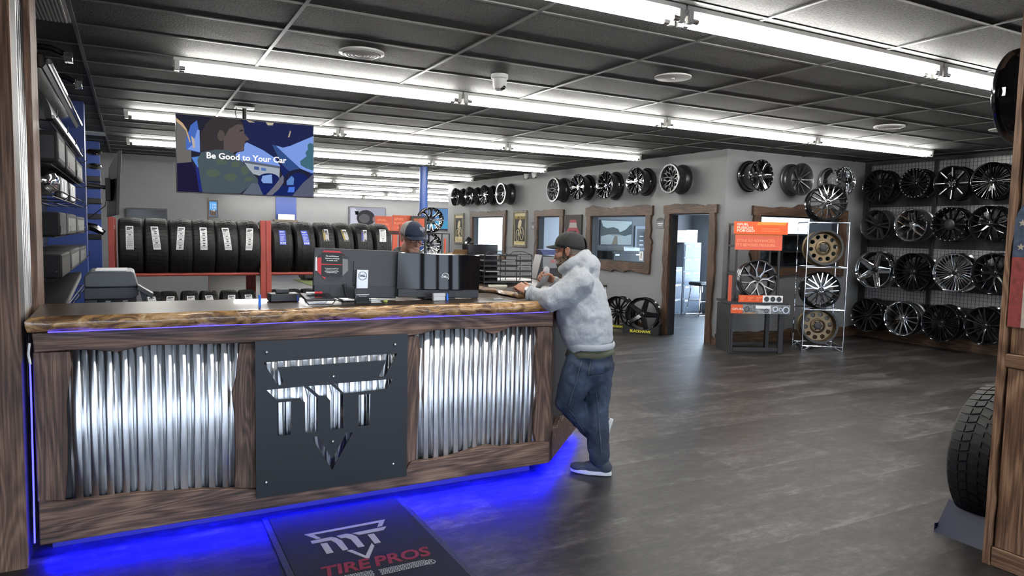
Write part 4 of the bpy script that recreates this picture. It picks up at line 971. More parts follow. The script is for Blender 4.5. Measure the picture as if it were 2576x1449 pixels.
# ================================================================== ORANGE BRAND DISPLAY
GL, GR = onZ(1831, 888, 0), onZ(1968, 890, 0); gd = (GR-GL); gd.z = 0; gw = gd.length; gd.normalize(); gn = Vector((gd.y, -gd.x, 0))
GD = thing('wheel_display_stand', 'black wheel display stand with orange printed signs beside the chrome tower', 'display stand', mat=frame(GL, gd, (0,0,1)))
gdp = .55; gz = .70
def gp(px, py, y=0):
    p = onP(px, py, GL-gn*y, gn)-GL; return Vector((p.dot(gd), y, p.z))
def gpiece(name, b, m=BLACKM): return MB().box(*b).build(name, m, GD, bevel=.003)
gpiece('side_panel', (0, .025, 0, gdp, 0, gz-.02))
for (a, b) in ((.025, .06), (gw-.07, gw)): gpiece('front_leg', (a, b, 0, .05, 0.0, gz-.02))
gpiece('rear_leg', (gw-.06, gw, gdp-.05, gdp, 0, gz-.02))
for y in (0, gdp-.04): gpiece('bottom_rail', (.062, gw-.072, y, y+.04, .03, .08))
gpiece('tabletop', (-.02, gw+.04, -.02, gdp, gz, gz+.03))
hx0, hx1 = .10, gw-.04
for x in (hx0, hx1-.03):
    for y in (.14, gdp-.08): gpiece('upright', (x, x+.03, y, y+.03, gz+.03, 1.84))
for z in (1.50, 1.81):
    gpiece('crossbar', (hx0+.031, hx1-.031, .14, .17, z, z+.03)); gpiece('crossbar', (hx0+.031, hx1-.031, gdp-.08, gdp-.05, z, z+.03))
for z in (1.50, 1.81, 1.10):
    for x in (hx0, hx1-.03): gpiece('side_bar', (x+.003, x+.027, .172, gdp-.082, z, z+.03))
gpiece('crossbar', (hx0+.031, hx1-.031, gdp-.08, gdp-.05, 1.10, 1.13))
def sign(name, q, y, m, t=.012):
    P = [gp(*a, y) for a in q]; x0 = min(p.x for p in P); x1 = max(p.x for p in P); z0 = min(p.z for p in P[2:]); z1 = max(p.z for p in P[:2])
    MB().box(x0, x1, y-t, y, z0, z1).build(name, m, GD); return x0, x1, z0, z1, y-t-.0006
def gtxt(body, x, z, y, size, m, sx=1, al='LEFT', off=0, name='lettering'): text(name, body, size, tframe((x, y, z), (1,0,0), (0,0,1)), m, GD, .0004, al, sx, off=off)
CREAM = mat('cream_print', (.75,.66,.58), .6); AMBER = mat('amber_print', (.95,.42,.05), .6); PEACH = mat('peach_print', (.9,.33,.18), .6)
x0,x1,z0,z1,y = sign('header_sign', [(1847,559),(1982,559.5),(1981,589.5),(1846.8,588)], .13, ORANGE)
H = z1-z0; L = x1-x0
gtxt('GFUEL', x0+.05*L, z1-.24*H, y, H*.24, CREAM, 1.35, off=.001); gtxt('FUSION', x0+.05*L, z1-.5*H, y, H*.27, CREAM, 1.4, off=.001); gtxt('FORGED', x0+.05*L, z1-.74*H, y, H*.27, CREAM, 1.4, off=.001)
gtxt('STYLE SO ADVANCED,', x0+.51*L, z1-.56*H, y, H*.11, PEACH, 1.3); gtxt("IT'S BEYOND MEASURE", x0+.51*L, z1-.74*H, y, H*.11, PEACH, 1.3)
def stripes(x0, x1, z0, z1, y, n, m, nm='stripe_band'):
    M = MB(); d = (x1-x0)/n
    for k in range(n): M.ngon([(x0+d*k, y, z0), (x0+d*(k+.5), y, z0), (x0+d*(k+.5)+(z1-z0)*.8, y, z1), (x0+d*k+(z1-z0)*.8, y, z1)])
    M.build(nm, m, GD, smooth=0)
stripes(x0+.42*L, x1-.05*L, z1-.24*H, z1-.02*H, y, 16, AMBER)
x0,x1,z0,z1,y = sign('slogan_sign', [(1850,590),(1967,590),(1966,628.5),(1850,628)], .15, ORANGE2); H = z1-z0; L = x1-x0
gtxt('STYLE SO ADVANCED,', x0+.03*L, z1-.42*H, y, H*.24, PEACH, 1.0); gtxt("IT'S BEYOND MEASURE", x0+.02*L, z1-.7*H, y, H*.24, PEACH, 1.0); stripes(x0, x1-.03*L, z1-.1*H, z1, y, 30, AMBER)
x0,x1,z0,z1,y = sign('product_strip', [(1858,743.5),(1968,744),(1968,761.5),(1858,760)], .01, ORANGE); H = z1-z0; L = x1-x0
MB().box(x0+.54*L, x1-.002, y-.0015, y, z0, z1).build('white_field', PAPER, GD, smooth=0)
for k in range(3):
    c = (x0+L*(.63+.14*k), y-.003, (z0+z1)/2); M = MB(Matrix.Translation(c)).lathe([(H*.36, 0), (H*.36, -.002), (0, -.002)], 20); M.build('wheel_picture', DGREY, GD, smooth=0, fix=True)
    for j in range(3): MB().box(x0+L*(.03+.18*k), x0+L*(.03+.18*k+.13-.03*j), y-.0012, y-.0004, z1-H*(.3+.2*j), z1-H*(.24+.2*j)).build('caption_line', PEACH, GD, smooth=0)
x0,x1,z0,z1,y = sign('front_banner', [(1838,766.5),(1987,768),(1986,790),(1838,788)], -.022, mat('banner_grey', (.16,.17,.18), .5, var=(.9, 14))); H = z1-z0; L = x1-x0
MB().box(x0+.002, x0+.2*L, y-.0012, y, z0+.002, z1-.002).build('orange_field', ORANGE, GD, smooth=0); gtxt('GFUEL', x0+.02*L, (z0+z1)/2, y-.0014, H*.3, CREAM, 1.5, off=.001)
stripes(x0+.2*L, x0+.42*L, z0+.003, z0+.12*H, y-.0012, 12, AMBER)
for (u, q, rr) in ((.27, .5, .3), (.33, .45, .2), (.93, .45, .4), (.6, .35, .25), (.75, .55, .3), (.84, .5, .2)):
    c = Vector((x0+u*L, y-.0008, z0+q*H)); M = MB(Matrix.Translation(c)).lathe([(rr*H, -.0006), (rr*H*.72, -.0006)], 20); M.build('wheel_picture', BLACKM if u < .7 else MILL, GD, smooth=0)
    for j in range(5): MB(Matrix.Translation(c) @ Matrix.Rotation(j*1.2566, 4, 'Y')).box(-.1*rr*H, .1*rr*H, -.0007, -.0003, 0, .72*rr*H).build('spoke_picture', GUNM, GD, smooth=0)
MB().box(x0+.42*L, x0+.66*L, y-.0006, y, z1-.42*H, z1-.1*H).build('truck_picture', PAPER, GD, smooth=0); MB().box(x0+.66*L, x0+.67*L, y-.0006, y, z0, z1).build('panel_seam', PAPER, GD, smooth=0)
P = gp(1834, 692, .12); Q = gp(1834, 757, .12)
MB().box(.005, .055, .115, .125, gz+.03, P.z).build('side_sign', mat('dull_red_print', (.45,.07,.03), .5), GD)
p = onP(1908.8, 694, GL-gn*.24, gn); R = 49*mpp(p)
w = wheel('w', R, .24, Y(7, .5, .55, .085, .06), BRUSH, BRUSH, BLACKM, POL, n=60, yh=.03, bolts=6)
c = p - gn*.10; put(w, c, gn, 'brushed silver seven Y-spoke wheel on the black and orange display stand', None, rx=-.18)
w.location.z = gz+.03+R*math.cos(.18)+.02
MB().box(-.12, .12, -.10, .10, -R-.022+.0, -R+.012).build('cradle', BLACKM, w)
# ================================================================== TWO FLOOR WHEELS ON CRADLES
for (q, R, nm, bars, lb, txt) in (((1614,792), 43, 'a', STR(5, .3, .2), 'black five-spoke wheel on a low cradle beside the near office doorway', 'BLACKHAWK'), ((1551,789), 38, 'b', TWIN(8, .4, .07), 'black multi-spoke wheel on a low cradle just behind the hooded man', 'BLACKHAWK')):
    n = Vector((-.8, -.6, 0)) if nm == 'a' else Vector((-.9, -.45, 0)); n.normalize()
    p = onX(*q, XO-.36); R = R*mpp(p); w = wheel('w', R, .25, bars, BLACKG, BLACKG, BLACKG, BLACKG, n=56, yh=.05)
    c = p - n*.10; c.z = R+.035; put(w, c, n, lb, 'wheels on floor cradles', rx=-.05)
    f = thing('wheel_cradle', 'low black cradle with yellow lettering under the %s' % ('five-spoke floor wheel' if nm == 'a' else 'multi-spoke floor wheel'), 'stand', mat=frame(Vector((c.x, c.y, 0)), Vector((-n.y, n.x, 0)), (0,0,1)), group='wheel cradles')
    L = .30; K = 14; HB = .17
    top = [(L*(2*i/K-1), .075+.10*abs(2*i/K-1)**2.2+(.0)) for i in range(K+1)]
    pts = [Vector((-L, -.155, 0)), Vector((L, -.155, 0))]+[Vector((x, -.155, z)) for x, z in reversed(top)]
    MB().prism(pts, (0, .012, 0)).build('front_plate', BLACKM, f, fix=True, smooth=0)
    MB().prism([p_+Vector((0,.30,0)) for p_ in pts], (0, .012, 0)).build('rear_plate', BLACKM, f, fix=True, smooth=0)
    for s in (-1, 1): MB().box(s*L-.006, s*L+.006, -.142, .144, 0.0, .17).build('end_plate', BLACKM, f)
    text('lettering', txt, .06, tframe((0.0, -.1560, .045), (1,0,0), (0,0,1)), mat('yellow_print', (.72,.66,.05), .6), f, .0004, off=.001, sx=.95)
# ================================================================== RIGHT FOREGROUND: TIRE ON STAND, HANGING WHEEL, FLAG BOARD
o = put_tire('allterrain', .405, .31, (4.36, 2.105, .43), 'large upright truck tire on a dark blue stand at the right edge', None, rz=PI/2+.05)
st = thing('tire_stand', 'dark blue folded metal stand under the large right tire', 'stand', (4.40, 2.08, 0))
NB = mat('navy_metal', (.006,.009,.028), .4, .3)
MB().box(-.42, .42, .12, .19, .0, .006).build('base_plate', NB, st)
MB().prism([(-.43, -.17, 0), (-.43, .19, 0), (-.30, .19, .17), (-.30, -.17, .17)], (.008, 0, 0)).build('front_cheek', NB, st, fix=True, smooth=0)
MB().prism([(.43, -.17, 0), (.43, .19, 0), (.30, .19, .17), (.30, -.17, .17)], (-.008, 0, 0)).build('rear_cheek', NB, st, fix=True, smooth=0)
for y in (-.175, .188): MB().box(-.42, .42, y, y+.006, 0, .05).build('side_rail', NB, st, smooth=0)
R = 122*mpp(onY(2600, 228, 2.1)); pc = onY(2525, 228, 2.12)
w = wheel('w', R, .22, STR(6, .2, .14), BLACKG, BLACKG, BLACKG, BLACKG, n=64); w['x'] = 0; del w['x']
put(w, Vector((pc.x+R, 2.075, pc.z)), (0, 1, 0), 'gloss black wheel hung near the ceiling at the top right edge')
MB().box(-.02, .02, -.02, .156, -.02, .02).build('wall_peg', BLACKM, w, smooth=0)
# flag board
FB = thing('flag_board', 'wooden arched board painted as a weathered stars and stripes flag', 'sign', (3.818, 1.62, 1.5))
zt = onX(2576, 545, 3.82).z; yl = onX(2543, 700, 3.82).y; zb = onX(2545, 822, 3.82).z; ya = yl-.30; yb_ = yl
def fy(t): return yl - .30*t
FP = mat('flag_wood_blue', (.05,.08,.13), .7, var=(.4, 30)); FR_ = mat('flag_wood_red', (.30,.05,.04), .7, var=(.4, 30)); FWt = mat('flag_wood_white', (.55,.47,.36), .7, var=(.25, 30))
ztop = zt+.12; K = 16; zc = zb+(ztop-zb)*.52
out = [(yl, zb)]+[(yl-.15+.15*math.cos(PI*i/K), (ztop-.16)+.16*math.sin(PI*i/K)) for i in range(K+1)]+[(yl-.3, zb)]
MB().prism([Vector((0, y-1.62, z-1.5)) for y, z in out], (.015, 0, 0)).build('board', FP, FB, fix=True, smooth=0)
for k in range(5): MB().box(-.0012, 0, yl-.06*(k+1)-1.62, yl-.06*k-1.62, zb-1.5, zc-1.5).build('stripe', FR_ if k % 2 == 0 else FWt, FB, smooth=0)
for k in range(14):
    cy, cz = yl-.035-.046*(k % 3)*1.9-(.04 if (k//3) % 2 else 0), zc+.05+.058*(k//3)
    if cz > ztop-.07: continue
    sp = [Vector((-.0012, cy-1.62+(.019 if i % 2 == 0 else .008)*math.sin(PI*i/5), cz-1.5+(.019 if i % 2 == 0 else .008)*math.cos(PI*i/5))) for i in range(10)]
    MB().ngon(sp).build('star', FWt, FB, smooth=0)
# ================================================================== HANGING TV
YT = 8.2
T0, T1 = onY(441, 284, YT), onY(790, 498, YT); tcx, tcz = (T0.x+T1.x)/2, (T0.z+T1.z)/2; twd, tht = T1.x-T0.x, T0.z-T1.z
TV = thing('television', 'large flat television hung from the ceiling over the counter, showing a driver', 'television', (tcx, YT, tcz))
MB().box(-twd/2, twd/2, .004, .05, -tht/2, tht/2).build('cabinet', BLACKP, TV, bevel=.003)
MB().box(-.2, .2, .05, .09, -.15, .2).build('mount_plate', BLACKM, TV)
MB().tube([(-.02, .10, -.05), (-.02, .10, CEIL-tcz)], .022, 12).build('ceiling_pole', BLACKM, TV)
MB().box(-.12, .08, .04, .16, CEIL-tcz-.02, CEIL-tcz-.003).build('ceiling_plate', WHITEPL, TV)
MB().tube([(-.10, .08, CEIL-tcz-.02), (-.115, .08, CEIL-tcz-.07), (-.105, .07, tht/2+.0), (-.1, .06, tht/2-.05)], .004, 6).build('cable', BLACKM, TV)
scr = MB(); S = twd*.985; 
def tz(x, y):
    # perspective quad of the zoomed view -> local screen coordinates
    p = onY(430+x/6.037, 270+y/6.037, YT); return Vector((p.x-tcx, 0, p.z-tcz))
lay = [0]
SW, SHH = twd/2-.008, tht/2-.010
def clip(poly):
    def cut(P, f, g):
        out = []
        for i in range(len(P)):
            a, b = P[i-1], P[i]; ia, ib = f(a) >= 0, f(b) >= 0
            if ia != ib: t = f(a)/(f(a)-f(b)); out.append(a+(b-a)*t)
            if ib: out.append(b)
        return out
    for f in (lambda p: p.x+SW, lambda p: SW-p.x, lambda p: p.z+SHH, lambda p: SHH-p.z):
        poly = cut(poly, f, None) if poly else poly
    return poly
def pic(name, pts, col, e=1.0):
    lay[0] += 1; y = .0036-.00035*lay[0]
    P = clip([tz(*p) for p in pts])
    if len(P) < 3: return
    P = [Vector((p.x, y, p.z)) for p in P]; M = MB(); M.ngon(P); o = M.build(name, emis('tv_%03d_%03d_%03d' % tuple(int(c*999) for c in col), col, e*.78), TV, smooth=0)
def circ(cx, cy, rx, ry, n=20, a0=0, a1=2*PI): return [(cx+rx*math.cos(a0+(a1-a0)*i/n), cy+ry*math.sin(a0+(a1-a0)*i/n)) for i in range(n + (0 if abs(a1-a0-2*PI) < .01 else 1))]
pic('screen', [(0,0),(2400,0),(2400,1500),(0,1500)], (.022,.022,.04))
pic('picture_pillar', [(70,140),(150,240),(240,340),(300,480),(312,830),(70,850)], (.16,.155,.15))
pic('picture_window', [(230,480),(300,270),(395,195),(420,330),(440,500),(445,690),(230,640)], (.07,.16,.55))
pic('picture_window', [(400,340),(435,345),(440,680),(250,635),(340,560)], (.22,.36,.85))
pic('picture_light', [(305,430),(355,475),(370,610),(335,615)], (.55,.45,.4))
pic('picture_light', [(80,160),(180,240),(240,330),(300,520),(285,540),(225,350),(150,270),(80,210)], (.6,.42,.25))
pic('picture_seat', [(60,850),(312,835),(420,1000),(560,1300),(60,1300)], (.016,.012,.045))
pic('picture_seat', [(370,900),(520,860),(560,1290),(430,1280)], (.02,.03,.2))
pic('picture_mirror_glass', [(310,760),(450,740),(460,800),(410,920),(370,860)], (.10,.25,.7))
pic('picture_roof', [(1080,150),(2200,290),(2180,440),(1700,620),(1540,570),(1660,900),(1580,770),(1140,520)], (.018,.024,.085))
pic('picture_sky', [(950,760),(1000,690),(1110,660),(1115,560),(1150,530),(1400,650),(1580,770),(1660,890),(1640,930),(1090,830),(1050,800)], (.22,.36,.85))
pic('picture_house', [(1085,805),(1655,905),(1645,1120),(1240,1010)], (.40,.45,.52))
pic('picture_house_roof', [(1085,800),(1655,895),(1655,930),(1100,840)], (.12,.14,.2))
pic('picture_house_window', [(1262,895),(1338,905),(1338,955),(1262,942)], (.08,.12,.3)); pic('picture_house_window', [(1372,915),(1445,925),(1445,968),(1372,960)], (.1,.2,.5))
pic('picture_windscreen', [(1590,580),(1700,612),(1800,590),(2180,430),(2160,1010),(1950,925)], (.22,.36,.85))
pic('picture_tree', [(2110,540),(2160,560),(2160,960),(2060,930),(1970,880),(1960,820),(2010,780),(2060,740),(2040,690),(2080,640),(2075,570)], (.06,.16,.22))
pic('picture_frame', [(1535,570),(1590,578),(1700,690),(1960,925),(1850,980),(1780,960),(1680,860)], (.04,.09,.27))
pic('picture_dash', [(1310,1130),(1650,1165),(1700,1050),(1650,870),(1690,880),(1800,980),(2160,1000),(2160,1400),(1380,1400)], (.012,.022,.13))
pic('picture_mirror', circ(1480,1090,165,90), (.012,.02,.11)); pic('picture_mirror_glass', [(1370,1110),(1390,1040),(1530,1020),(1540,1155),(1400,1150)], (.25,.4,.8))
pic('picture_light', [(1145,195),(1210,205),(1280,230),(1190,230)], (.5,.42,.3)); pic('picture_light', [(1440,225),(1560,240),(1545,275),(1470,275)], (.6,.52,.38)); pic('picture_light', [(1810,350),(1820,370),(1800,455),(1775,455)], (.5,.4,.3))
pic('picture_wheel', circ(1930,1190,245,250,26,PI,2*PI)+circ(1930,1190,185,195,26,2*PI,PI), (.018,.02,.05))
pic('picture_gauge', [(1755,1120),(1830,1040),(1870,1080),(1860,1180),(1760,1180)], (.12,.25,.6)); pic('picture_gauge', [(1790,1210),(1880,1210),(1870,1290),(1770,1290)], (.08,.2,.8))
pic('picture_hair', [(440,660),(450,420),(520,260),(640,150),(800,120),(960,150),(1080,230),(1110,330),(1000,600),(800,660)], (.045,.038,.042))
pic('picture_face', [(880,330),(1000,260),(1085,260),(1108,340),(1112,400),(1150,440),(1186,480),(1175,505),(1125,510),(1132,550),(1095,575),(1115,600),(1100,655),(1050,672),(980,675),(900,720),(800,640),(800,480)], (.115,.09,.088))
pic('picture_ear', circ(760,430,55,85), (.10,.08,.075))
pic('picture_eye', [(1040,350),(1090,335),(1095,355),(1050,372)], (.03,.025,.03))
pic('picture_shirt', [(400,800),(460,680),(700,640),(860,650),(1000,740),(1120,870),(1320,1090),(1320,1165),(1240,1160),(1050,1310),(480,1300)], (.075,.105,.125))
for q in ((760,830,90,40),(980,870,70,50),(1120,960,60,70),(640,1000,110,60),(900,1060,100,60),(1180,1090,70,30)): pic('picture_print', circ(*q, 10), (.095,.13,.10))
pic('picture_arm', [(1230,1150),(1325,1165),(1400,1340),(1080,1320)], (.12,.14,.2))
pic('picture_hand', [(1430,1345),(1580,1180),(1690,1030),(1712,1060),(1710,1140),(1640,1240),(1540,1330)], (.17,.17,.22))
pic('picture_sleeve', [(1820,1370),(2000,1150),(2165,1010),(2160,1400)], (.11,.12,.18))
lay[0] += 2; yq = .0036-.00035*lay[0]
a, b = tz(525, 725), tz(1760, 810); 
ta = tz(530, 770); tb = tz(1755, 850); ctr = (tz(525, 728)+tz(1755, 815))/2
text('caption', 'Be Good to Your Car', .088, Matrix.Translation((ctr.x, yq, ctr.z)) @ Matrix.Rotation(PI/2, 4, 'X'), emis('tv_caption', (.95,.95,.95)), TV, .0001, sx=(tz(1755,815)-tz(525,728)).length/.80, off=.0019)
# ================================================================== COUNTERTOP THINGS
ZC = 1.1955
def bxp(name, q, Y, dep, m, par=None, o=None, bevel=.002):
    """box whose front face covers the photo rectangle q at plane Y"""
    a, b = onY(q[0], q[1], Y), onY(q[2], q[3], Y); o = o or Vector((0,0,0))
    return MB().box(min(a.x,b.x)-o.x, max(a.x,b.x)-o.x, Y-o.y, Y+dep-o.y, min(a.z,b.z)-o.z, max(a.z,b.z)-o.z).build(name, m, par, bevel=bevel)
def ringlogo(root, cx, cz, y, R, m, txt):
    MB(Matrix.Translation((cx, y, cz))).lathe([(R, 0), (R, -.0012), (R*.88, -.0012), (R*.88, 0)], 32, closed=True).build('emblem_ring', m, root, fix=True, smooth=40)
    text('emblem_letters', txt, R*.62, tframe((cx, y-.0004, cz), (1,0,0), (0,0,1)), m, root, .0004, sx=1.02, off=.0008)
def monitor(label, TL, TR_, BL, BR, Y, roll, hs=1):
    P = [onY(*q, Y) for q in (TL, TR_, BL, BR)]; c = sum(P, Vector())/4; wd = ((P[1]-P[0]).length+(P[3]-P[2]).length)/2; ht = ((P[0]-P[2]).length+(P[1]-P[3]).length)/2*hs
    c.z = max(c.z, ZC+ht/2+.012)
    r = thing('monitor', label, 'monitor', mat=Matrix.Translation(c) @ Matrix.Rotation(roll, 4, 'Y'), group='monitors turned away on the counter'); return r, wd, ht, c
MG = mat('monitor_shell_grey', (.035,.036,.038), .42); MG2 = mat('monitor_shell_dark', (.018,.019,.022), .4)
SCR = mat('screen_off', (.01,.011,.013), .15)
def stand(r, wd, ht, c, x, m, zt, w=.075):
    MB().box(x-w/2, x+w/2, -.035, -.020, -(c.z-ZC)+.012, zt).build('stand_column', m, r, bevel=.003)
    MB().box(x-.12, x+.12, -.05, .13, -(c.z-ZC)+.0015, -(c.z-ZC)+.0115).build('stand_base', m, r, bevel=.003)
r, wd, ht, c = monitor('matt grey monitor back with a silver stand and red octagonal notice', (792,623),(1002,632),(785,748.5),(994,751), 4.32, .036)
MB().box(-wd/2, wd/2, 0, .016, -ht/2, ht/2).build('shell', MG, r, bevel=.003)
MB().box(-wd/2+.006, wd/2-.006, .0162, .0175, -ht/2+.006, ht/2-.006).build('screen', SCR, r, smooth=0)
MB().box(-wd/2+.004, wd/2-.004, -.014, -.0005, -ht/2+.004, -ht/2*.5).build('lower_housing', MG2, r, bevel=.003)
MB().box(-wd/2*.62, -wd/2*.05, -.016, -.0145, -ht/2+.012, -ht/2*.55).build('port_recess', BLACKP, r, bevel=.002)
MB().box(-.02, .08, -.006, -.0005, -.07, .075).build('mount_panel', MG, r, bevel=.002)
SIL = mat('stand_silver', (.55,.56,.58), .35, .8)
stand(r, wd, ht, c, .03, SIL, .028); ringlogo(r, .03, -.01, -.0355, .027, BLACKP, 'DELL')
MB().tube([(-.075, -.02, -.085), (-.075, -.03, -.10), (-.072, -.032, -.125), (-.05, -.03, -.148), (-.01, -.03, -.152), (.03, -.05, -.155)], .005, 8).tube([(-.075, -.017, -.066), (-.075, -.022, -.088)], .012, 8).build('power_cable', BLACKP, r)
M1 = r; mx = M1.matrix_world.copy()
r, wd2, ht2, c2 = monitor('glossy black monitor back with a white ring emblem', (1003,634),(1210,640),(994,757),(1199,754), 4.29, .034, .92)
MB().box(-wd2/2, wd2/2, 0, .014, -ht2/2, ht2/2).build('screen_frame', BLACKP, r, bevel=.002)
M = MB(); K = 14; vs = []
for i in range(K+1):
    x = -wd2/2+wd2*i/K; b = -.012-.03*math.cos(PI*(i/K-.5))
    for z in (-ht2/2*.62, ht2/2-.004): vs.append((x, b if z < 0 else b*.55, z))
    vs.append((x, 0, ht2/2-.001)); vs.append((x, 0, -ht2/2*.62))
fs = []
for i in range(K):
    a, b = i*4, i*4+4; fs += [(a, b, b+1, a+1), (a+1, b+1, b+2, a+2), (a+3, b+3, b, a)]
fs += [(0,1,2,3), (K*4+3, K*4+2, K*4+1, K*4)]
M._add(vs, fs); M.build('back_shell', mat('piano_black', (.004,.004,.005), .06, spec=.22), r, smooth=40, fix=True)
MB().box(-wd2/2*.99, wd2/2*.97, -.028, -.0005, -ht2/2, -ht2/2*.64).build('lower_housing', MG2, r, bevel=.003)
MB().box(-wd2/2*.55, -wd2/2*.1, -.030, -.0285, -ht2/2+.003, -ht2/2*.70).build('port_recess', BLACKP, r, bevel=.001)
MB().box(wd2/2*.2, wd2/2*.8, -.030, -.0285, -ht2/2+.003, -ht2/2*.70).build('port_recess', BLACKP, r, bevel=.001)
ringlogo(r, .03, -.006, -.0345, .026, WHITEPL, 'DELL')
MB().box(-.06, .06, .02, .05, -(c2.z-ZC)+.012, .05).build('stand_column', BLACKP, r, bevel=.003); MB().box(-.11, .11, -.03, .14, -(c2.z-ZC)+.0015, -(c2.z-ZC)+.0115).build('stand_base', BLACKP, r, bevel=.003)
# octagonal notice on the left monitor
nt_ = thing('notice_sign', 'red and black octagonal card surcharge notice fixed to the left monitor', 'sign', mat=mx @ Matrix.Translation((0, -.002, 0)))
mi = M1.matrix_world.inverted()
def np_(px, py): p = mi @ onP(px, py, M1.matrix_world @ Vector((0,-.004,0)), (0,1,0)); return Vector((p.x, 0, p.z))
NQ = lambda x, y: (780+x/5.724, 600+y/5.724)
def npoly(name, pts, m, e): return MB().prism([np_(*NQ(*q))+Vector((0,-e,0)) for q in pts], (0, .0007, 0)).build(name, m, nt_, fix=True, smooth=0)
npoly('backing', [(232,150),(425,160),(472,215),(560,290),(555,470),(405,605),(215,600),(70,465),(100,260)], BLACKP, 0)
npoly('red_field', [(195,170),(425,180),(520,262),(470,215),(430,205),(180,195)], mat('notice_red', (.55,.03,.04), .5), .0009); npoly('red_field', [(105,280),(165,270),(160,530),(110,480)], MATS['notice_red'], .0009); npoly('red_field', [(160,540),(222,555),(220,590)], MATS['notice_red'], .0009); npoly('red_field', [(165,362),(460,372),(458,382),(163,378)], MATS['notice_red'], .0022)
npoly('grey_field', [(470,290),(545,300),(550,460),(470,540)], mat('notice_grey', (.2,.2,.2), .5), .0009); npoly('grey_field', [(80,270),(100,262),(105,470),(75,460)], PAPER, .0009)
npoly('text_panel', [(175,200),(465,210),(462,368),(168,360)], mat('notice_black', (.012,.012,.013), .5), .0015); npoly('text_panel', [(168,380),(460,388),(456,552),(160,545)], MATS['notice_black'], .0015)
def ntxt(b, q, s, a='CENTER'): p = np_(*NQ(*q)); text('notice_text', b, s, tframe((p.x, -.0017, p.z), (1,0,0), (0,0,1)), PAPER, nt_, .0003, a, .9, off=.0002)
ntxt('This establishment', (320,255), .0118); ntxt('imposes a surcharge', (320,287), .0118); ntxt('on credit cards.', (318,317), .0118)
for i, b in enumerate(('A surcharge fee is imposed on all', 'credit cards that is not greater', 'than the cost of acceptance. Debit', 'and prepaid cards exempt.')): ntxt(b, (312,432+20*i), .0068)
# small things along the counter
def zt(px, py, Y): return onY(px, py, Y)
def small(name, label, cat, px, Y, group=None):
    p = onY(px, 700, Y); return thing(name, label, cat, (p.x, Y, ZC), group=group)
r = small('marker_pen', 'blue marker standing on end on the counter left of the printer', 'pen', 653, 4.14)
MB().lathe([(0,0),(.0075,0),(.0075,.045),(.0068,.046),(.0068,.0665),(.005,.068),(0,.068)], 16, ax='z').build('barrel', mat('bright_blue', (.02,.16,.7), .3), r, fix=True)
r = small('label_printer', 'small flat black printer on the counter in front of the red posts', 'printer', 717, 4.36)
MB().box(-.085, .085, 0, .12, .001, .05).build('body', BLACKP, r, bevel=.006); MB().box(-.075, .065, -.002, -.0005, .028, .031).build('slot', MG, r, smooth=0); MB().box(-.05, .03, .03, .05, .0505, .075).build('raised_lid', BLACKP, r, bevel=.004)
MB().box(.068, .078, -.003, -.0005, .005, .04).build('blue_tag', LBL_B, r, smooth=0)
r = small('card_terminal', 'black card terminal lying on a wire frame at the counter edge', 'card reader', 805, 4.14)
MB().prism([(-.085,-.02,.022),(.085,-.02,.022),(.075,.10,.046),(-.095,.10,.05)], (0,0,.014)).build('body', BLACKP, r, fix=True, bevel=.004)
MB().prism([(-.05,.0,.0402),(.05,.0,.0402),(.04,.07,.054),(-.06,.07,.0565)], (0,0,.0015)).build('screen', SCR, r, fix=True, smooth=0)
MB().tube([(-.09,-.02,.03),(-.07,-.035,.006),(.065,-.035,.006),(.088,-.02,.032)], .0035, 8).build('wire_stand', CHROME, r)
MB().tube([(-.08,.1,.04),(-.06,.1,.004),(.06,.1,.004),(.08,.1,.04)], .0035, 8).build('wire_stand', CHROME, r)
r = thing('highlighter', 'red and white marker lying on the card terminal', 'pen', (onY(795, 700, 4.16).x, 4.2, ZC+.062)); MB().tube([(-.05,0,.006),(.0,0,.005)], .006, 10).build('white_barrel', WHITEPL, r); MB().tube([(.0,0,.005),(.045,0,.004)], .0068, 10).build('red_cap', mat('cap_red', (.6,.03,.04), .4), r)
r = small('card_holder', 'black business card holder shaped like a tire tread before the left monitor', 'card holder', 912, 4.12)
MB().box(-.04, .045, .03, .036, .001, .092).build('back_plate', BLACKP, r, bevel=.002); 
for k in range(5): MB().prism([(-.03+.014*k, .0285, .03),(-.025+.014*k, .0285, .03),(-.025+.014*k, .0285, .075),(-.03+.014*k-.008, .0285, .085)], (0,.0014,0)).build('fin', MG, r, fix=True, smooth=0)
MB().box(-.04, .05, -.004, .0295, .001, .02).build('tray', BLACKP, r, bevel=.002)
m = MB()
for j in range(4):
    for k in range(9): m.cbox((-.036+.0105*k, -.0045, .006+.0105*j), (.008,.003,.0075), Matrix.Rotation(.5 if (k+j) % 2 else -.5, 3, 'Y'))
m.build('tread_front', RUBBER, r, smooth=0)
r2 = thing('business_cards', 'small pack of business cards standing in the tread shaped holder', 'cards', (r.location.x, 4.13, ZC+.0205)); MB().box(-.036, .044, -.003, .012, 0, .036).build('cards', PAPER, r2, smooth=0)
MB().box(-.036, .044, -.0036, -.0031, .0, .033).build('printed_face', BLACKP, r2, smooth=0); text('lettering', 'Tire & Service', .0085, tframe((.005, -.0038, .026), (1,0,0), (0,0,1)), PAPER, r2, .0002)
r = small('card_box', 'small white box standing before the glossy monitor', 'box', 1106, 4.17); MB().box(-.04, .04, 0, .025, .001, .048).build('box', mat('soft_white', (.55,.56,.57), .5), r, bevel=.002)
MB().box(-.0415, .0415, -.0015, .0, .03, .0495).build('lid_flap', mat('soft_white', (0,0,0)), r, bevel=.001)
r = small('sanitizer_bottle', 'small blue capped bottle right of the white card box', 'bottle', 1126, 4.19); MB().lathe([(0,0.001),(.008,.001),(.008,.025),(.006,.03),(.006,.045),(0,.046)], 14, ax='z').build('bottle', MATS['bright_blue'], r, fix=True)
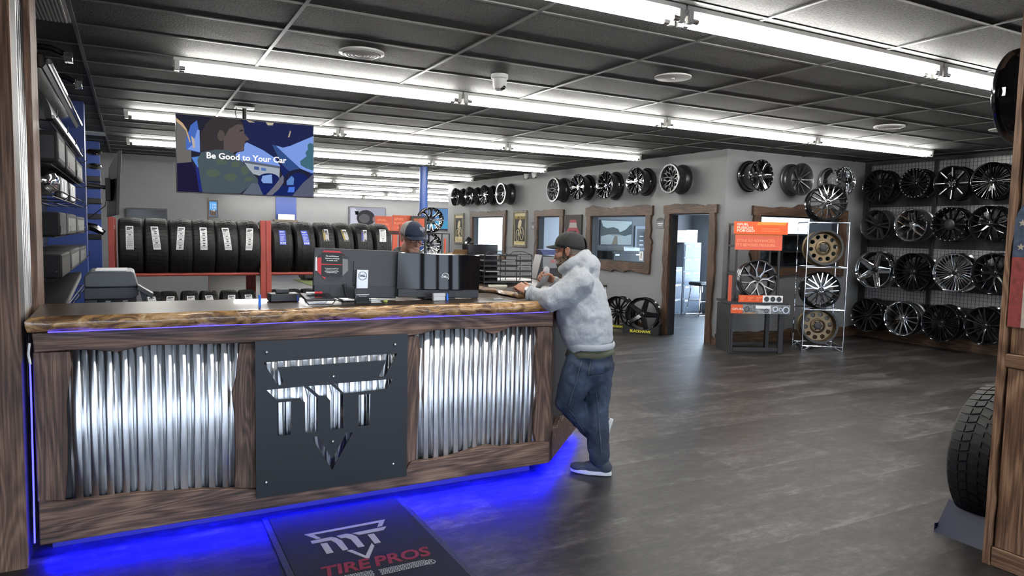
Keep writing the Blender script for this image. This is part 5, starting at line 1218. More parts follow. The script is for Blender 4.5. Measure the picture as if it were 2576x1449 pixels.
r = small('earplug_tub', 'tiny yellow-green tub under the grey monitor', 'tub', 970, 4.2); MB().lathe([(0,0.001),(.012,.001),(.013,.01),(0,.012)], 16, ax='z').build('tub', mat('lime_plastic', (.5,.6,.1), .5), r, fix=True)
r = small('paper_slip', 'white paper slip under the grey monitor edge', 'paper', 938, 4.19); MB().quad((-.04,-.02,.0012),(.05,-.03,.0012),(.055,.05,.0012),(-.03,.06,.0012)).build('sheet', PAPER, r, smooth=0)
r = small('tape_strip', 'small pale strip lying on the counter near the sleeve', 'tape', 1255, 4.12); MB().box(-.035,.035,0,.012,.001,.008).build('strip', mat('pale_tape', (.4,.41,.4), .5), r, bevel=.002)
# ---- things on the wing
ZW = 1.2325
p = onZ(1215, 722, ZW); r = thing('monitor', 'slim black monitor seen from the front on the counter wing', 'monitor', (2.62, 5.30, ZW), rz=-.18)
a, b = onY(1178, 615, 5.25), onY(1246, 705, 5.25); w_, h_ = (b.x-a.x), (a.z-b.z); ccx = (a.x+b.x)/2; r.location.x = ccx+.03
zb_ = b.z-ZW
MB().box(-w_/2, w_/2, 0, .03, zb_, zb_+h_).build('screen', SCR, r, bevel=.002); MB().box(w_/2, w_/2+.008, -.002, .034, zb_, zb_+h_).build('bezel', SILVER, r, bevel=.002)
MB().box(-.02, .03, .031, .05, .012, zb_+h_*.5).build('stand_column', BLACKP, r, bevel=.002); MB().box(-.08, .1, -.06, .12, .0, .0115).build('stand_base', BLACKP, r, bevel=.003)
r = thing('paper_tray_rack', 'black wire letter tray rack full of papers on the counter wing', 'tray', (onY(1217, 735, 4.95).x, 4.95, ZW), rz=-.14)
TWd, THt, TD = .40, .235, .26
for i in range(6):
    z = .012+.042*i
    MB().tube([(0,0,z),(TWd,0,z)], .0028, 6).build('wire', BLACKM, r); MB().tube([(0,TD,z),(TWd,TD,z)], .0028, 6).build('wire', BLACKM, r)
    MB().box(.004, TWd-.004, -.001, .001, z, z+.014).build('front_lip', BLACKM, r, smooth=0)
    MB().box(.006, TWd-.006, .004, TD-.004, z-.0015, z).build('shelf_mesh', BLACKM, r, smooth=0)
for x in (0, .135, .27, TWd):
    MB().tube([(x,0,0.003),(x,0,THt)], .0034, 6).build('wire', BLACKM, r); MB().tube([(x,TD,0.003),(x,TD,THt)], .0034, 6).build('wire', BLACKM, r)
for x in (.0, .2): MB().tube([(x+.01,0,THt),(x+.04,.0,THt+.022),(x+.12,0,THt+.024),(x+.19,0,THt)], .003, 6).build('handle', BLACKM, r)
rn = random.Random(4)
for i in range(6):
    for k in range(3):
        if rn.random() < .45 and i < 5: continue
        o = thing('paper_stack', 'paper sheets in the %s slot, %s level of the letter tray rack' % (('left','middle','right')[k], ('bottom','second','third','fourth','fifth','top')[i]), 'papers', r.matrix_world @ Vector((.07+.133*k, .02, .0128+.038*i)) if False else (0,0,0), group='papers in the letter trays')
        o.matrix_world = Matrix.Translation(r.location) @ Matrix.Rotation(-.14, 4, 'Z') @ Matrix.Translation((.0675+.133*k, -.012*rn.random(), .0125+.042*i))
        MB().box(-.055, .055, .003, .22, 0, rn.uniform(.003,.008)).build('sheets', mat('tray_paper', (.4,.4,.4), .8), o, smooth=0)
q = onZ(1372, 728, ZW); r = thing('display_box', 'dark tilted box with clear front on the counter wing beside the man', 'box', (2.86, 5.36, ZW), rz=-.2)
a, b = onY(1348, 660, 5.36), onY(1405, 720, 5.36); r.location.x = (a.x+b.x)/2+.02
MB().prism([(-.12,0,0),(.10,0,0),(.10,0,.2),(-.07,0,.215)], (0,.2,0)).build('box', BLACKP, r, fix=True, bevel=.003); MB().box(-.065, .1, -.004, -.0005, .1, .2).build('clear_front', mat('clear_grey', (.22,.23,.24), .2), r); text('lettering', 'NU', .035, tframe((.03, -.0045, .16), (1,0,0), (0,0,1)), mat('cap_red', (0,0,0)), r, .0003)
o = thing('folder_tray', 'blue folder tray on top of the dark display box', 'tray', (r.location.x+.01, 5.38, ZW+.2165), rz=-.2); MB().prism([(-.09,0,.045),(.09,0,.045),(.07,0,.0),(-.06,0,.0)], (0,.12,0)).build('tray', mat('dull_blue', (.06,.08,.2), .5), o, fix=True)
r = thing('cardboard_box', 'open brown cardboard box behind the glossy monitor', 'box', (onY(1116, 640, 5.45).x+.01, 5.45, ZW), rz=-.1)
h_ = onY(1116, 627, 5.45).z-ZW
MB().box(-.085, .085, 0, .14, .0005, h_*.86).build('box', CARD, r, bevel=.002); MB().prism([(-.05,-.001,h_*.86),(.085,-.001,h_*.86),(.08,-.03,h_),(-.045,-.03,h_)], (0,.003,0)).build('flap', CARD, r, fix=True, smooth=0)
r.location.x = max(r.location.x, 2.42)
o = thing('order_pad', 'cream paper pad on the counter wing below the letter tray', 'pad', (2.40, 4.72, ZW), rz=-.4); MB().box(-.05, .09, -.05, .03, .0005, .012).build('pad', mat('cream_paper', (.65,.62,.5), .7), o)
# ================================================================== COPIER
CY = 5.25; r = thing('copier', 'big slate grey copier behind the counter below the accessory wall', 'copier', (onY(280, 700, CY).x, CY, 0))
o = Vector(r.location); SL1 = mat('copier_slate', (.075,.085,.095), .5); SL2 = mat('copier_dark_slate', (.035,.042,.05), .5)
a = onY(210, 684, CY); b = onY(343, 722, CY); e = onY(352, 760, CY)
MB().prism([(a.x-o.x-.0, 0, b.z), (b.x-o.x+.01, 0, b.z), (b.x-o.x-.01, 0, a.z-.01), (b.x-o.x-.03, 0, a.z), (a.x-o.x+.03, 0, a.z), (a.x-o.x, 0, a.z-.03)], (0,.48,0)).build('scanner_lid', SL1, r, fix=True, bevel=.01)
MB().prism([(a.x-o.x, -.01, b.z-.002), (b.x-o.x+.012, -.01, b.z-.002), (b.x-o.x+.012, -.01, b.z-.05), (b.x-o.x-.02, -.01, b.z-.075), (a.x-o.x, -.01, b.z-.075)], (0,.5,0)).build('scanner_body', SL2, r, fix=True, bevel=.004)
MB().box(a.x-o.x, a.x-o.x+.07, 0, .48, .72, b.z-.078).build('left_column', SL2, r, bevel=.004); MB().box(a.x-o.x+.071, b.x-o.x, .2, .48, .9, b.z-.078).build('output_back', BLACKP, r, smooth=0)
MB().box(a.x-o.x, b.x-o.x+.03, 0, .5, .02, .90).build('cabinet', SL2, r, bevel=.006)
for k in range(3): MB().box(a.x-o.x+.02, b.x-o.x+.01, -.008, -.0005, .1+.26*k, .33+.26*k).build('paper_drawer', SL1, r, bevel=.004)
for x in (.14, .24): MB().box(x-.18, x-.15, .15, .17, b.z-.11, b.z-.102).build('sensor_tab', WHITEPL, r, smooth=0)
c0, c1 = onY(346, 716, CY-.06), onY(386, 738, CY-.06)
MB().prism([(c0.x-o.x, -.10, c0.z), (c1.x-o.x, -.10, c1.z), (c1.x-o.x-.008, -.10, c1.z-.03), (c0.x-o.x-.005, -.10, c0.z-.03)], (0,.14,0)).build('control_panel', BLACKP, r, fix=True, bevel=.003)
MB().prism([(c0.x-o.x+.012, -.09, c0.z-.0105+.006), (c1.x-o.x-.05, -.09, c0.z-.045+.006), (c1.x-o.x-.05, .02, c0.z-.045+.006), (c0.x-o.x+.012, .02, c0.z-.0105+.006)], (0,0,.002)).build('panel_screen', mat('panel_green', (.05,.09,.08), .3), r, fix=True, smooth=0)
MB().prism([(b.x-o.x+.02, -.02, b.z-.03), (b.x-o.x+.05, -.02, b.z-.04), (b.x-o.x+.12, -.02, .95), (b.x-o.x+.08, -.02, .92)], (0,.1,0)).build('panel_arm', SL1, r, fix=True, bevel=.003)
pz = r.location; o2 = thing('paper_sheets', 'loose white sheets lying on top of the copier', 'papers', (pz.x+.0, CY+.1, a.z+.0005)); MB().box(-.09, .09, -.05, .2, .001, .010).build('sheets', PAPER, o2, smooth=0); 
# ================================================================== LEFT WALL: SLATS, SHELVES, ACCESSORIES
r = thing('slatwall_panel', 'dark slatted display panel covering the left wall', 'wall panel', (-.8, 6.9, 0))
MB().box(0, .02, -1.98, 1.98, .05, 2.9).build('panel', BLACKM, r, smooth=0)
for k in range(27): MB().box(.0205, .028, -1.98, 1.98, .07+.105*k, .155+.105*k).build('slat', mat('slat_grey', (.03,.03,.031), .4), r, smooth=0)
XA = -.45
def la(px, py): p = onX(px, py, XA); return p
def wireshelf(label, z, n):
    s = thing('wire_shelf', label, 'shelf', (-.77, 6.3, z), group='black wire shelves on the left wall')
    for x in (.04, .14, .24, .36): MB().tube([(x, -1.3, 0), (x, 1.9, 0)], .004, 6).build('rod', BLACKM, s)
    MB().tube([(.37, -1.3, .05), (.37, 1.9, .05)], .004, 6).build('rod', BLACKM, s)
    for y in (-1.3, -.5, .3, 1.1, 1.9): MB().tube([(0, y, .004), (.37, y, .004), (.40, y, .03), (.40, y, .07)], .004, 6).build('arm', BLACKM, s)
ZS_ = [2.235, 1.99, 1.80, 1.555, 1.30, 1.02]
NMS = ['top','second','third','fourth','fifth','lowest']
for i, z in enumerate(ZS_): wireshelf('%s black wire shelf on the slatted left wall' % NMS[i], z, 4)
def acc(name, label, cat, y, z, group=None): return thing(name, label, cat, (-.73, y, z), group=group)
r = acc('running_board', 'long black and chrome running board high on the left wall', 'car accessory', 6.2, 2.54)
MB().prism([(.02,-1.3,.0),(.30,-1.3,-.02),(.33,-1.3,.02),(.31,-1.3,.06),(.05,-1.3,.10)], (0,2.9,0)).build('board', BLACKG, r, fix=True, bevel=.006); MB().tube([(.335,-1.3,.02),(.335,1.6,.02)], .016, 10).build('chrome_edge', CHROME, r)
for y in (-.8, .6): MB().prism([(0,y,.0),(.02,y,.0),(.02,y,.07),(.0,y,.09)], (0,.05,0)).build('bracket', BLACKG, r, fix=True, bevel=.004)
for k, y in enumerate((5.5, 6.5)):
    q = acc('hook_light', 'small black lamp with chrome clip sticking out %s' % ('nearest under the ceiling' if k == 0 else 'further along under the ceiling'), 'lamp', y, 2.76, 'small clip lamps'); MB().tube([(-.02,0,0),(.30,0,.0),(.37,0,-.03)], .02, 8).build('arm', BLACKG, q); MB().box(.37, .42, -.03, .03, -.08, -.02).build('clip', CHROME, q, bevel=.004)
r = acc('fender_flare', 'large black curved fender flare resting on the top wire shelf', 'car accessory', 6.2, 2.243)
K = 10; prof = [(.04+.30*math.sin(PI/2*i/K), .27*math.cos(PI/2*i/K)) for i in range(K+1)]
MB().prism([(x, -1.28, z) for x, z in prof]+[(x*.9-.0, -1.28, z*.86) for x, z in reversed(prof)], (0, 2.7, 0)).build('shell', mat('flare_black', (.014,.014,.015), .35), r, fix=True, smooth=40)
MB().tube([(.345,-1.28,.012),(.345,1.42,.012)], .011, 8).build('edge_trim', SILVER, r)
def pack(label, y0, y1, z, h, m, lab=True, tilt=0, x1=.36):
    q = acc('accessory_box', label, 'box', (y0+y1)/2, z, 'boxed accessories on the left wall'); L = (y1-y0)/2
    MB().box(.08, x1, -L, L, .0045, h).build('box', m, q, bevel=.012)
    if lab: MB().box(x1, x1+.0012, -L*.8, L*.8, h*.2, h*.8).build('printed_label', mat('grey_label', (.07,.07,.07), .6, var=(.5, 40)), q, smooth=0); MB().box(.1, x1-.02, -L-.0012, -L, h*.15, h*.85).build('printed_label', BLACKP, q, smooth=0)
    return q
BX = mat('box_black', (.011,.011,.012), .7, spec=.25)
pack('black box nearest the post on the second wire shelf', 4.98, 5.5, 1.99+.002, .19, BX); pack('grey labelled box in the middle of the second wire shelf', 5.6, 6.5, 1.992, .18, BX); pack('grey labelled box at the far end of the second wire shelf', 6.6, 7.4, 1.992, .16, BX)
r = acc('chrome_mirror', 'rounded chrome mirror cap on the third wire shelf', 'mirror', 5.22, 1.804); MB().ell((.25,0,.088), (.10,.20,.085)).build('cap', CHROME, r)
for y, lb in ((5.95, 'nearer embossed black mud flap on the third wire shelf'), (6.8, 'farther embossed black mud flap on the third wire shelf')):
    r = acc('mud_flap', lb, 'mud flap', y, 1.804, 'embossed mud flaps'); MB().box(.28, .32, -.3, .3, .001, .155).build('flap', BLACKP, r, bevel=.015); MB().box(.3205, .323, -.22, .22, .02, .04).box(.3205, .323, -.22, -.16, .04, .13).box(.3205, .323, .0, .06, .04, .13).build('embossing', SILVER, r, smooth=0)
pack('black box nearest the post on the fourth wire shelf', 4.99, 5.45, 1.557, .15, BX, False); pack('light-striped box in the middle of the fourth wire shelf', 5.52, 6.4, 1.557, .15, BX); pack('light-striped box at the far end of the fourth wire shelf', 6.45, 7.5, 1.557, .14, BX)
pack('black box nearest the post on the fifth wire shelf', 5.05, 5.7, 1.302, .15, BX, False); pack('light-striped box in the middle of the fifth wire shelf', 5.75, 6.7, 1.302, .15, BX); pack('light-striped box at the far end of the fifth wire shelf', 6.75, 7.7, 1.302, .14, BX)
r = acc('flat_pack', 'flat pale grey carton leaning on the lowest wire shelf', 'carton', 6.3, 1.024); MB().prism([(.10,-1.1,.0045),(.34,-1.1,.03),(.34,.9,.15),(.10,.9,.12)], (0,0,.05)).build('carton', BX, r, fix=True, bevel=.003); MB().prism([(.342,-1.05,.035),(.342,.85,.15),(.342,.85,.19),(.342,-1.05,.075)], (.001,0,0)).build('pale_side', mat('pale_carton', (.16,.16,.155), .6), r, fix=True, smooth=0)
r = acc('tailgate_panel', 'dark tailgate panel standing below the lowest wire shelf', 'car part', 6.5, .0); MB().prism([(.15,-1.0,0),(.36,-1.0,0),(.30,-1.0,.7),(.22,-1.0,.95)], (0,1.7,0)).build('panel', mat('slate_panel', (.05,.055,.065), .35), r, fix=True, bevel=.01)
for i, (px, py, kind) in enumerate(((237,383,'e'),(238,419,'c'),(233,451,'b'),(233,468,'b'),(236,506,'b'),(236,545,'b'),(238,578,'t'),(236,596,'b'))):
    p = onY(px, py, 11.8)
    nm = {'e':'mirror_cap','c':'towing_mirror','b':'small_carton','t':'light_bar'}[kind]
    r = thing(nm, {'e':'black mirror cap hung by the far blue pillar, topmost','c':'chrome handle hung by the far blue pillar','b':'small black carton hung by the far blue pillar, %s from the top' % ('third','fourth','fifth','sixth','','eighth')[max(i-2,0)] ,'t':'black tubular light hung by the far blue pillar'}[kind], 'car accessory', p, group='parts hung before the far blue pillar')
    if kind in 'ec': MB().ell((0,0,0), (.11,.15,.05)).build('cap', BLACKG if kind == 'e' else CHROME, r)
    elif kind == 'b': MB().box(-.12,.10,-.12,.12,-.04,.04).build('carton', BLACKP, r, bevel=.01)
    else: MB().tube([(-.12,0,.06),(.0,0,.03),(.12,0,-.05)], [.05,.06,.04], 10).build('tube', BLACKG, r)
    MB().tube([(-.1,.0,0),(-.62-p.x+.0-.19,0,0)], .006, 6).build('hook', BLACKM, r)
struct(MB().box(-.8, -.78, 9.1, 13.05, .05, 2.9).build('wall_slats_far', mat('slat_grey', (0,0,0)), smooth=0))
# edge-on television on its arm
A0, A1 = onY(297, 378, 8.6), onY(290, 541, 8.6); B1 = onY(268, 546, 9.35); B0 = B1+(A0-A1)*.82
r = thing('television', 'thin black television seen from its edge on a wall arm by the blue pillar', 'television', (A1+A0)/2)
q = r.location
MB().prism([A0-q, A1-q, B1-q, B0-q], (.035,0,.006)).build('cabinet', BLACKP, r, fix=True, bevel=.004)
pm_ = (A0+A1+B0+B1)/4-q
MB().box(pm_.x-.06, pm_.x-.01, pm_.y-.12, pm_.y+.12, pm_.z-.14, pm_.z+.1).build('mount_plate', BLACKM, r, bevel=.004)
MB().tube([(pm_.x-.05, pm_.y, pm_.z), (-.41-q.x, 8.96-q.y, pm_.z+.02)], .022, 8).build('wall_arm', BLACKM, r); MB().tube([(pm_.x-.04, pm_.y, pm_.z-.05), (pm_.x-.07, pm_.y+.02, pm_.z-.2), (-.40-q.x, 8.95-q.y, pm_.z-.34)], .005, 6).build('cable', BLACKM, r)
# ================================================================== OFFICE WALL PICTURES AND PLAQUES
FRW = wood('poster_frame_wood', 2, (.05,.045,.03), (.13,.115,.08), (.22,.2,.14))
CRM = mat('poster_cream', (.48,.42,.26), .7); INK = mat('poster_ink', (.012,.012,.011), .7); GOLD = mat('poster_gold', (.42,.32,.08), .7)
def wallpic(name, label, y0, y1, z0, z1, fw, fm, group=None):
    r = thing(name, label, 'picture', (XO, (y0+y1)/2, (z0+z1)/2), group=group); L, H = (y1-y0)/2, (z1-z0)/2
    if fw:
        for (a,b,c,d) in ((-L,-L+fw,-H,H),(L-fw,L,-H,H),(-L+fw,L-fw,-H,-H+fw),(-L+fw,L-fw,H-fw,H)): MB().box(-.035, -.001, a, b, c, d).build('frame_bar', fm, r, bevel=.003)
    return r, L-fw, H-fw
def wp(r, name, pts, m, e):   # pts in local (u to the right as seen = -y, v up)
    return MB().prism([Vector((-.012-e, -u, v)) for u, v in pts], (.001, 0, 0)).build(name, m, r, fix=True, smooth=0)
def rect(a,b,c,d): return [(a,c),(b,c),(b,d),(a,d)]
for (y0, y1, z0, z1, lb, two) in ((17.24, 17.86, 1.31, 2.13, 'smaller looking framed bicycle poster at the far end of the office wall', 0), (13.83, 14.47, 1.315, 2.14, 'framed black and cream bicycle poster left of the narrow office doorway', 1)):
    r, L, H = wallpic('framed_poster', lb, y0, y1, z0, z1, .05, FRW, 'framed bicycle posters')
    wp(r, 'poster_sheet', rect(-L,L,-H,H), CRM, 0); wp(r, 'poster_field', rect(-L*.9,L*.9,-H*.62 if not two else -H*.78,H*.78), INK, .0015)
    for (cx, cz, rr) in ((-L*.35, -H*.42, L*.42), (L*.35, -H*.3, L*.46)):
        M = MB()
        pts = [(cx+rr*.62*math.cos(2*PI*k/24), cz+rr*1.15*math.sin(2*PI*k/24)) for k in range(24)]
        M.tube([(-.014, -u, v) for u, v in pts], .009, 6, closed=True); M.build('wheel_drawing', CRM, r)
    wp(r, 'frame_drawing', [(-L*.35,-H*.42),(-L*.1,H*.05),(L*.0,H*.04),(-L*.25,-H*.42)], CRM, .003); wp(r, 'frame_drawing', [(L*.35,-H*.3),(L*.05,H*.12),(-L*.05,H*.1),(L*.27,-H*.32)], CRM, .003)
    wp(r, 'abstract_shape', [(-L*.35,H*.1),(-L*.1,-H*.02),(L*.25,H*.2),(L*.3,H*.5),(0,H*.6),(-L*.25,H*.42)], CRM, .003)
    wp(r, 'gold_band', rect(-L*.7,L*.7,-H*.9,-H*.82), GOLD, .003)
    if two: text('lettering', 'MICHELIN', .11, tframe((-.0165, 0, H*.7), (0,-1,0), (0,0,1)), GOLD, r, .0004, sx=.9, off=.001)
r, L, H = wallpic('canvas_print', 'dark canvas print of a red car front above the man in the black cap', 11.62, 12.22, 1.40, 2.02, .0, None)
MB().box(-.03, -.001, -L, L, -H, H).build('canvas', mat('canvas_dark', (.018,.016,.015), .7), r)
CR = mat('car_red', (.2,.02,.035), .6)
def wq(name, pts, m, e): return MB().prism([Vector((-.031-e, -u, v)) for u, v in pts], (.001,0,0)).build(name, m, r, fix=True, smooth=0)
wq('car_roof', [(-.13,.17),(-.10,.21),(.10,.21),(.13,.17),(.12,.15),(-.12,.15)], CR, 0); wq('car_glass', [(-.12,.15),(.12,.15),(.15,.05),(-.15,.05)], mat('car_glass_print', (.25,.22,.22), .6), 0)
wq('car_hood', [(-.17,.05),(.17,.05),(.24,-.04),(.24,-.12),(-.24,-.12),(-.24,-.04)], CR, .001); wq('car_grille', [(-.13,-.01),(.13,-.01),(.15,-.09),(-.15,-.09)], INK, .002); wq('car_bumper', [(-.24,-.13),(.24,-.13),(.21,-.19),(-.21,-.19)], CR, .001)
for (q0, q1, lb) in (((1653,547),(1671,574),'small grey door plaque beside the near office doorway'), ((1338,558),(1347,578),'small grey door plaque beside the narrow office doorway')):
    a, b = onX(*q0, XO), onX(*q1, XO); r = thing('door_plaque', lb, 'sign', (XO, (a.y+b.y)/2, (a.z+b.z)/2), group='door plaques'); L, H = abs(a.y-b.y)/2, abs(a.z-b.z)/2
    MB().box(-.012, .003, -L, L, -H, H*.4).build('plaque', mat('plaque_grey', (.12,.12,.125), .5), r); K = 10
    MB().prism([(-.012, -L, H*.42)]+[(-.012, -L+2*L*i/K, H*.55+H*.4*math.sin(PI*i/K)) for i in range(K+1)]+[(-.012, L, H*.42)], (.011,0,0)).build('arched_top', BLACKP, r, fix=True, smooth=0)
    MB().box(-.0135, -.0122, -L*.7, L*.7, -H*.25, -H*.1).build('text_line', PAPER, r, smooth=0); MB().box(-.0135, -.0122, -L*.5, L*.5, -H*.55, -H*.45).build('text_line', PAPER, r, smooth=0)
# small black key box with white tag on the office wall behind the man
p = onX(1524, 722, XO); r = thing('key_hook', 'small black hook with white key tag on the office wall', 'hook', p); MB().box(-.03,.003,-.035,.035,.0,.04).build('hook', BLACKP, r); MB().box(-.012,-.004,-.012,.012,-.09,-.002).build('tag', PAPER, r)
p = onX(1621, 643, XO-.02); r = thing('hanging_tag', 'pale paper tag hanging inside the big office window frame', 'tag', (XO-.048, 9.72, p.z)); MB().box(-.004,.0025,-.05,.04,-.09,.07).build('tag', PAPER, r); MB().box(-.0055,-.0042,-.02,.0,-.05,.05).build('marking', BLACKP, r, smooth=0)
# ================================================================== INSIDE THE OFFICES
CABM = mat('cabinet_grey', (.22,.25,.30), .4); CABF = mat('cabinet_front', (.16,.19,.24), .35)
def cabinet(label, q0, q1, yf, n, dep=.55):
    a, b = onY(*q0, yf), onY(*q1, yf); x0, x1, z1 = a.x, b.x, a.z
    r = thing('filing_cabinet', label, 'cabinet', ((x0+x1)/2, yf, 0)); L = (x1-x0)/2
    MB().box(-L, L, 0, dep, 0, z1).build('body', CABM, r, bevel=.003); h = (z1-.06)/n
    for k in range(n):
        d = MB().box(-L+.02, L-.02, -.012, -.0005, .04+h*k, .03+h*(k+1)-.01).build('drawer', CABF, r, bevel=.003)
        MB().box(-L+.06, -L+.16, -.016, -.0125, h*(k+1)-.03, h*(k+1)+.005).build('label_holder', WHITEPL, d); MB().box(L-.2, L-.04, -.017, -.0125, h*(k+1)-.02, h*(k+1)+.005).build('handle', SILVER, d)
    return r, z1, x0, x1
cabinet('tall five-drawer grey filing cabinet seen through the near office doorway', (1722,610), (1757,789), 11.37, 5)
cabinet('shorter three-drawer filing cabinet by the doorway edge', (1692,672), (1712,790), 11.37, 3)
cb, zc_, xa, xb = cabinet('black filing cabinet under the printer inside the big office window', (1541,632), (1617,680), 11.4, 3)
for ch in cb.children:
    ch.data.materials[0] = BLACKP
zt1 = onY(1722, 610, 11.37).z
x0, x1 = onY(1700, 600, 11.4).x, onY(1727, 600, 11.4).x
for (q0, q1, lb) in (((1700,579),(1727,609),'left white archive box on the tall filing cabinet'), ((1727.5,578),(1754,609),'right white archive box on the tall filing cabinet')):
    a, b = onY(*q0, 11.4), onY(*q1, 11.4); r = thing('archive_box', lb, 'box', ((a.x+b.x)/2, 11.4, zt1), group='archive boxes'); L = (b.x-a.x)/2-.002; H = a.z-zt1
    MB().box(-L, L, 0, .4, .0005, H*.7).build('box', PAPER, r, bevel=.002); MB().box(-L-.001, L+.001, -.004, .404, H*.705, H).build('lid', WHITEP, r, bevel=.002); MB().box(-L*.5, L*.3, -.0015, -.0005, H*.25, H*.4).build('print', CABM, r, smooth=0)
r = thing('back_panel_board', 'black board behind the filing cabinets seen through the near office doorway', 'board', (10.35, 11.96, 0)); MB().box(-.45, .3, -.025, .03, 0, zt1-.002).build('board', BLACKP, r)
x = onY(1578, 640, 11.6).x; r = thing('printer', 'white office printer on the black cabinet inside the big window', 'printer', (x, 11.45, zc_)); MB().prism([(-.20,0,.0005),(.20,0,.0005),(.20,0,.07),(-.22,0,.10)], (0,.32,0)).build('body', WHITEPL, r, fix=True, bevel=.008); MB().prism([(-.2,-.04,.102),(.1,-.04,.072),(.1,.1,.08),(-.2,.1,.11)], (0,0,.004)).build('paper', PAPER, r, fix=True, smooth=0)
r = thing('bar_stool', 'chrome and black bar stool at the right of the near office doorway', 'stool', (10.42, 11.02, 0))
for x in (-.2, .2):
    for y in (-.18, .18): MB().tube([(x*1.1, y*1.1, .012), (x*.75, y*.75, .62)], .011, 8).build('leg', CHROME, r)
for y in (-.19, .19): MB().tube([(-.22, y, .012), (.22, y, .012)], .011, 8).build('floor_bar', CHROME, r); MB().tube([(-.19, y*.9, .3), (.19, y*.9, .3)], .008, 8).build('brace', CHROME, r)
MB().box(-.2, .2, -.18, .18, .62, .70).build('seat', BLACKP, r, bevel=.03)
# landscape picture and frame on the divider wall
a, b = onY(1510, 553, 11.99), onY(1588, 617, 11.99); r = thing('landscape_print', 'grey landscape print of a lake jetty inside the big office window', 'picture', ((a.x+b.x)/2, 12.0, (a.z+b.z)/2)); L, H = (b.x-a.x)/2, (a.z-b.z)/2
MB().box(-L, L, -.03, .003, -H, H).build('canvas', mat('canvas_edge', (.05,.05,.055), .6), r)
def dq(name, pts, m, e): return MB().prism([Vector((u*L, -.031-e, v*H)) for u, v in pts], (0,.001,0)).build(name, m, r, fix=True, smooth=0)
dq('sky', rect(-.96,.96,-.05,.96), mat('print_sky', (.5,.53,.5), .7), 0); dq('water', rect(-.96,.96,-.96,.1), mat('print_water', (.38,.4,.38), .7), .0003)
dq('far_trees', [(-.96,.9),(-.85,.5),(-.6,.35),(-.2,.45),(.1,.3),(.2,.05),(.3,.1),(.6,.3),(.8,.6),(.96,.75),(.96,-.1),(.5,-.25),(.2,-.15),(-.5,-.15),(-.96,-.3)], mat('print_trees', (.06,.07,.06), .7), .0012)
dq('jetty', [(-.3,-.96),(.1,-.96),(.05,-.2),(-.1,-.2)], mat('print_wood', (.2,.15,.1), .7), .002); dq('jetty_platform', [(-.3,-.18),(.35,-.18),(.35,-.26),(-.3,-.26)], mat('print_grey', (.3,.3,.28), .7), .0028)
a, b = onY(1597, 568, 11.99), onY(1632, 630, 11.99); r = thing('notice_board', 'black notice board right of the lake picture', 'board', ((a.x+b.x)/2, 12.0, (a.z+b.z)/2)); L, H = (b.x-a.x)/2, (a.z-b.z)/2; MB().box(-L, L, -.03, -.001, -H, H).build('frame', CABF, r, bevel=.003); MB().box(-L*.75, L*.8, -.0315, -.0305, -H*.8, H*.75).build('panel', BLACKP, r, smooth=0)
for k in range(3): MB().box(-L*.4, L*.1, -.033, -.032, -H*(.6-.35*k), -H*(.5-.35*k)).build('note', PAPER, r, smooth=0)
r = thing('whiteboard', 'large pale whiteboard inside the far office window', 'whiteboard', (9.15, 18.23, 1.75)); MB().box(-.85, .85, -.03, -.004, -.58, .5).build('board', mat('whiteboard_face', (.8,.84,.85), .3), r); MB().box(-.85, .85, -.06, -.03, -.62, -.585).build('tray', SILVER, r)
r = thing('desk', 'dark desk inside the far office window', 'desk', (8.9, 17.3, 0)); MB().box(-.7, .9, -.4, .4, .72, .76).build('top', BLACKP, r); MB().box(-.7, -.66, -.4, .4, 0, .719).build('leg', BLACKP, r); MB().box(.86, .9, -.4, .4, 0, .719).build('leg', BLACKP, r)
# contents of the office behind the display stands
r = thing('shelving_unit', 'dark shelving behind the front office window', 'shelves', (9.6, 8.25, 0))
for x in (-.6, -.05, .5, 1.1): MB().box(x-.03, x+.03, 0, .4, 0, 1.72).build('upright', BLACKP, r)
for z in (.1, .55, 1.0, 1.4, 1.68): MB().box(-.57, 1.07, .01, .39, z, z+.03).build('shelf', BLACKP, r)
MB().box(-.6, 1.1, .401, .42, 0, 1.72).build('back_panel', BLACKP, r)
r = thing('wall_cabinet', 'black cabinet with pine edges behind the front office window', 'cabinet', (8.62, 8.1, 0)); MB().box(-.2,.2,0,.4,0,2.0).build('body', BLACKP, r); MB().box(.201,.26,0,.4,0,2.02).build('pine_side', POSTZ, r)
# ================================================================== FAR END OF THE SHOP
def screen(name, label, q0, q1, Y, m, cat='television'):
    a, b = onY(*q0, Y), onY(*q1, Y); r = thing(name, label, cat, ((a.x+b.x)/2, Y, (a.z+b.z)/2)); L, H = (b.x-a.x)/2, (a.z-b.z)/2
    MB().box(-L, L, 0, .066 if Y != 15.035 else .06, -H, H).build('cabinet', BLACKP, r); MB().box(-L+.025, L-.025, -.002, -.0005, -H+.03, H-.03).build('screen', m, r, smooth=0); return r, L-.03, H-.035
r, L, H = screen('television', 'television on the back wall showing a car door speaker', (878,519), (970,571), 27.93, emis('spk_bg', (.34,.35,.42)))
def sp(name, pts, col, e): return MB().ngon([Vector((u*L, -.0025-.002*e, v*H)) for u, v in pts][::-1]).build(name, emis('spk_'+name+str(e), col), r, smooth=0)
sp('door_panel', [(-.95,.9),(-.7,.9),(-.5,.5),(-.55,-.9),(-.95,-.9)], (.55,.55,.65), 1); sp('opening', [(-.72,.6),(-.5,.6),(-.52,.15),(-.68,.2)], (.01,.01,.012), 2)
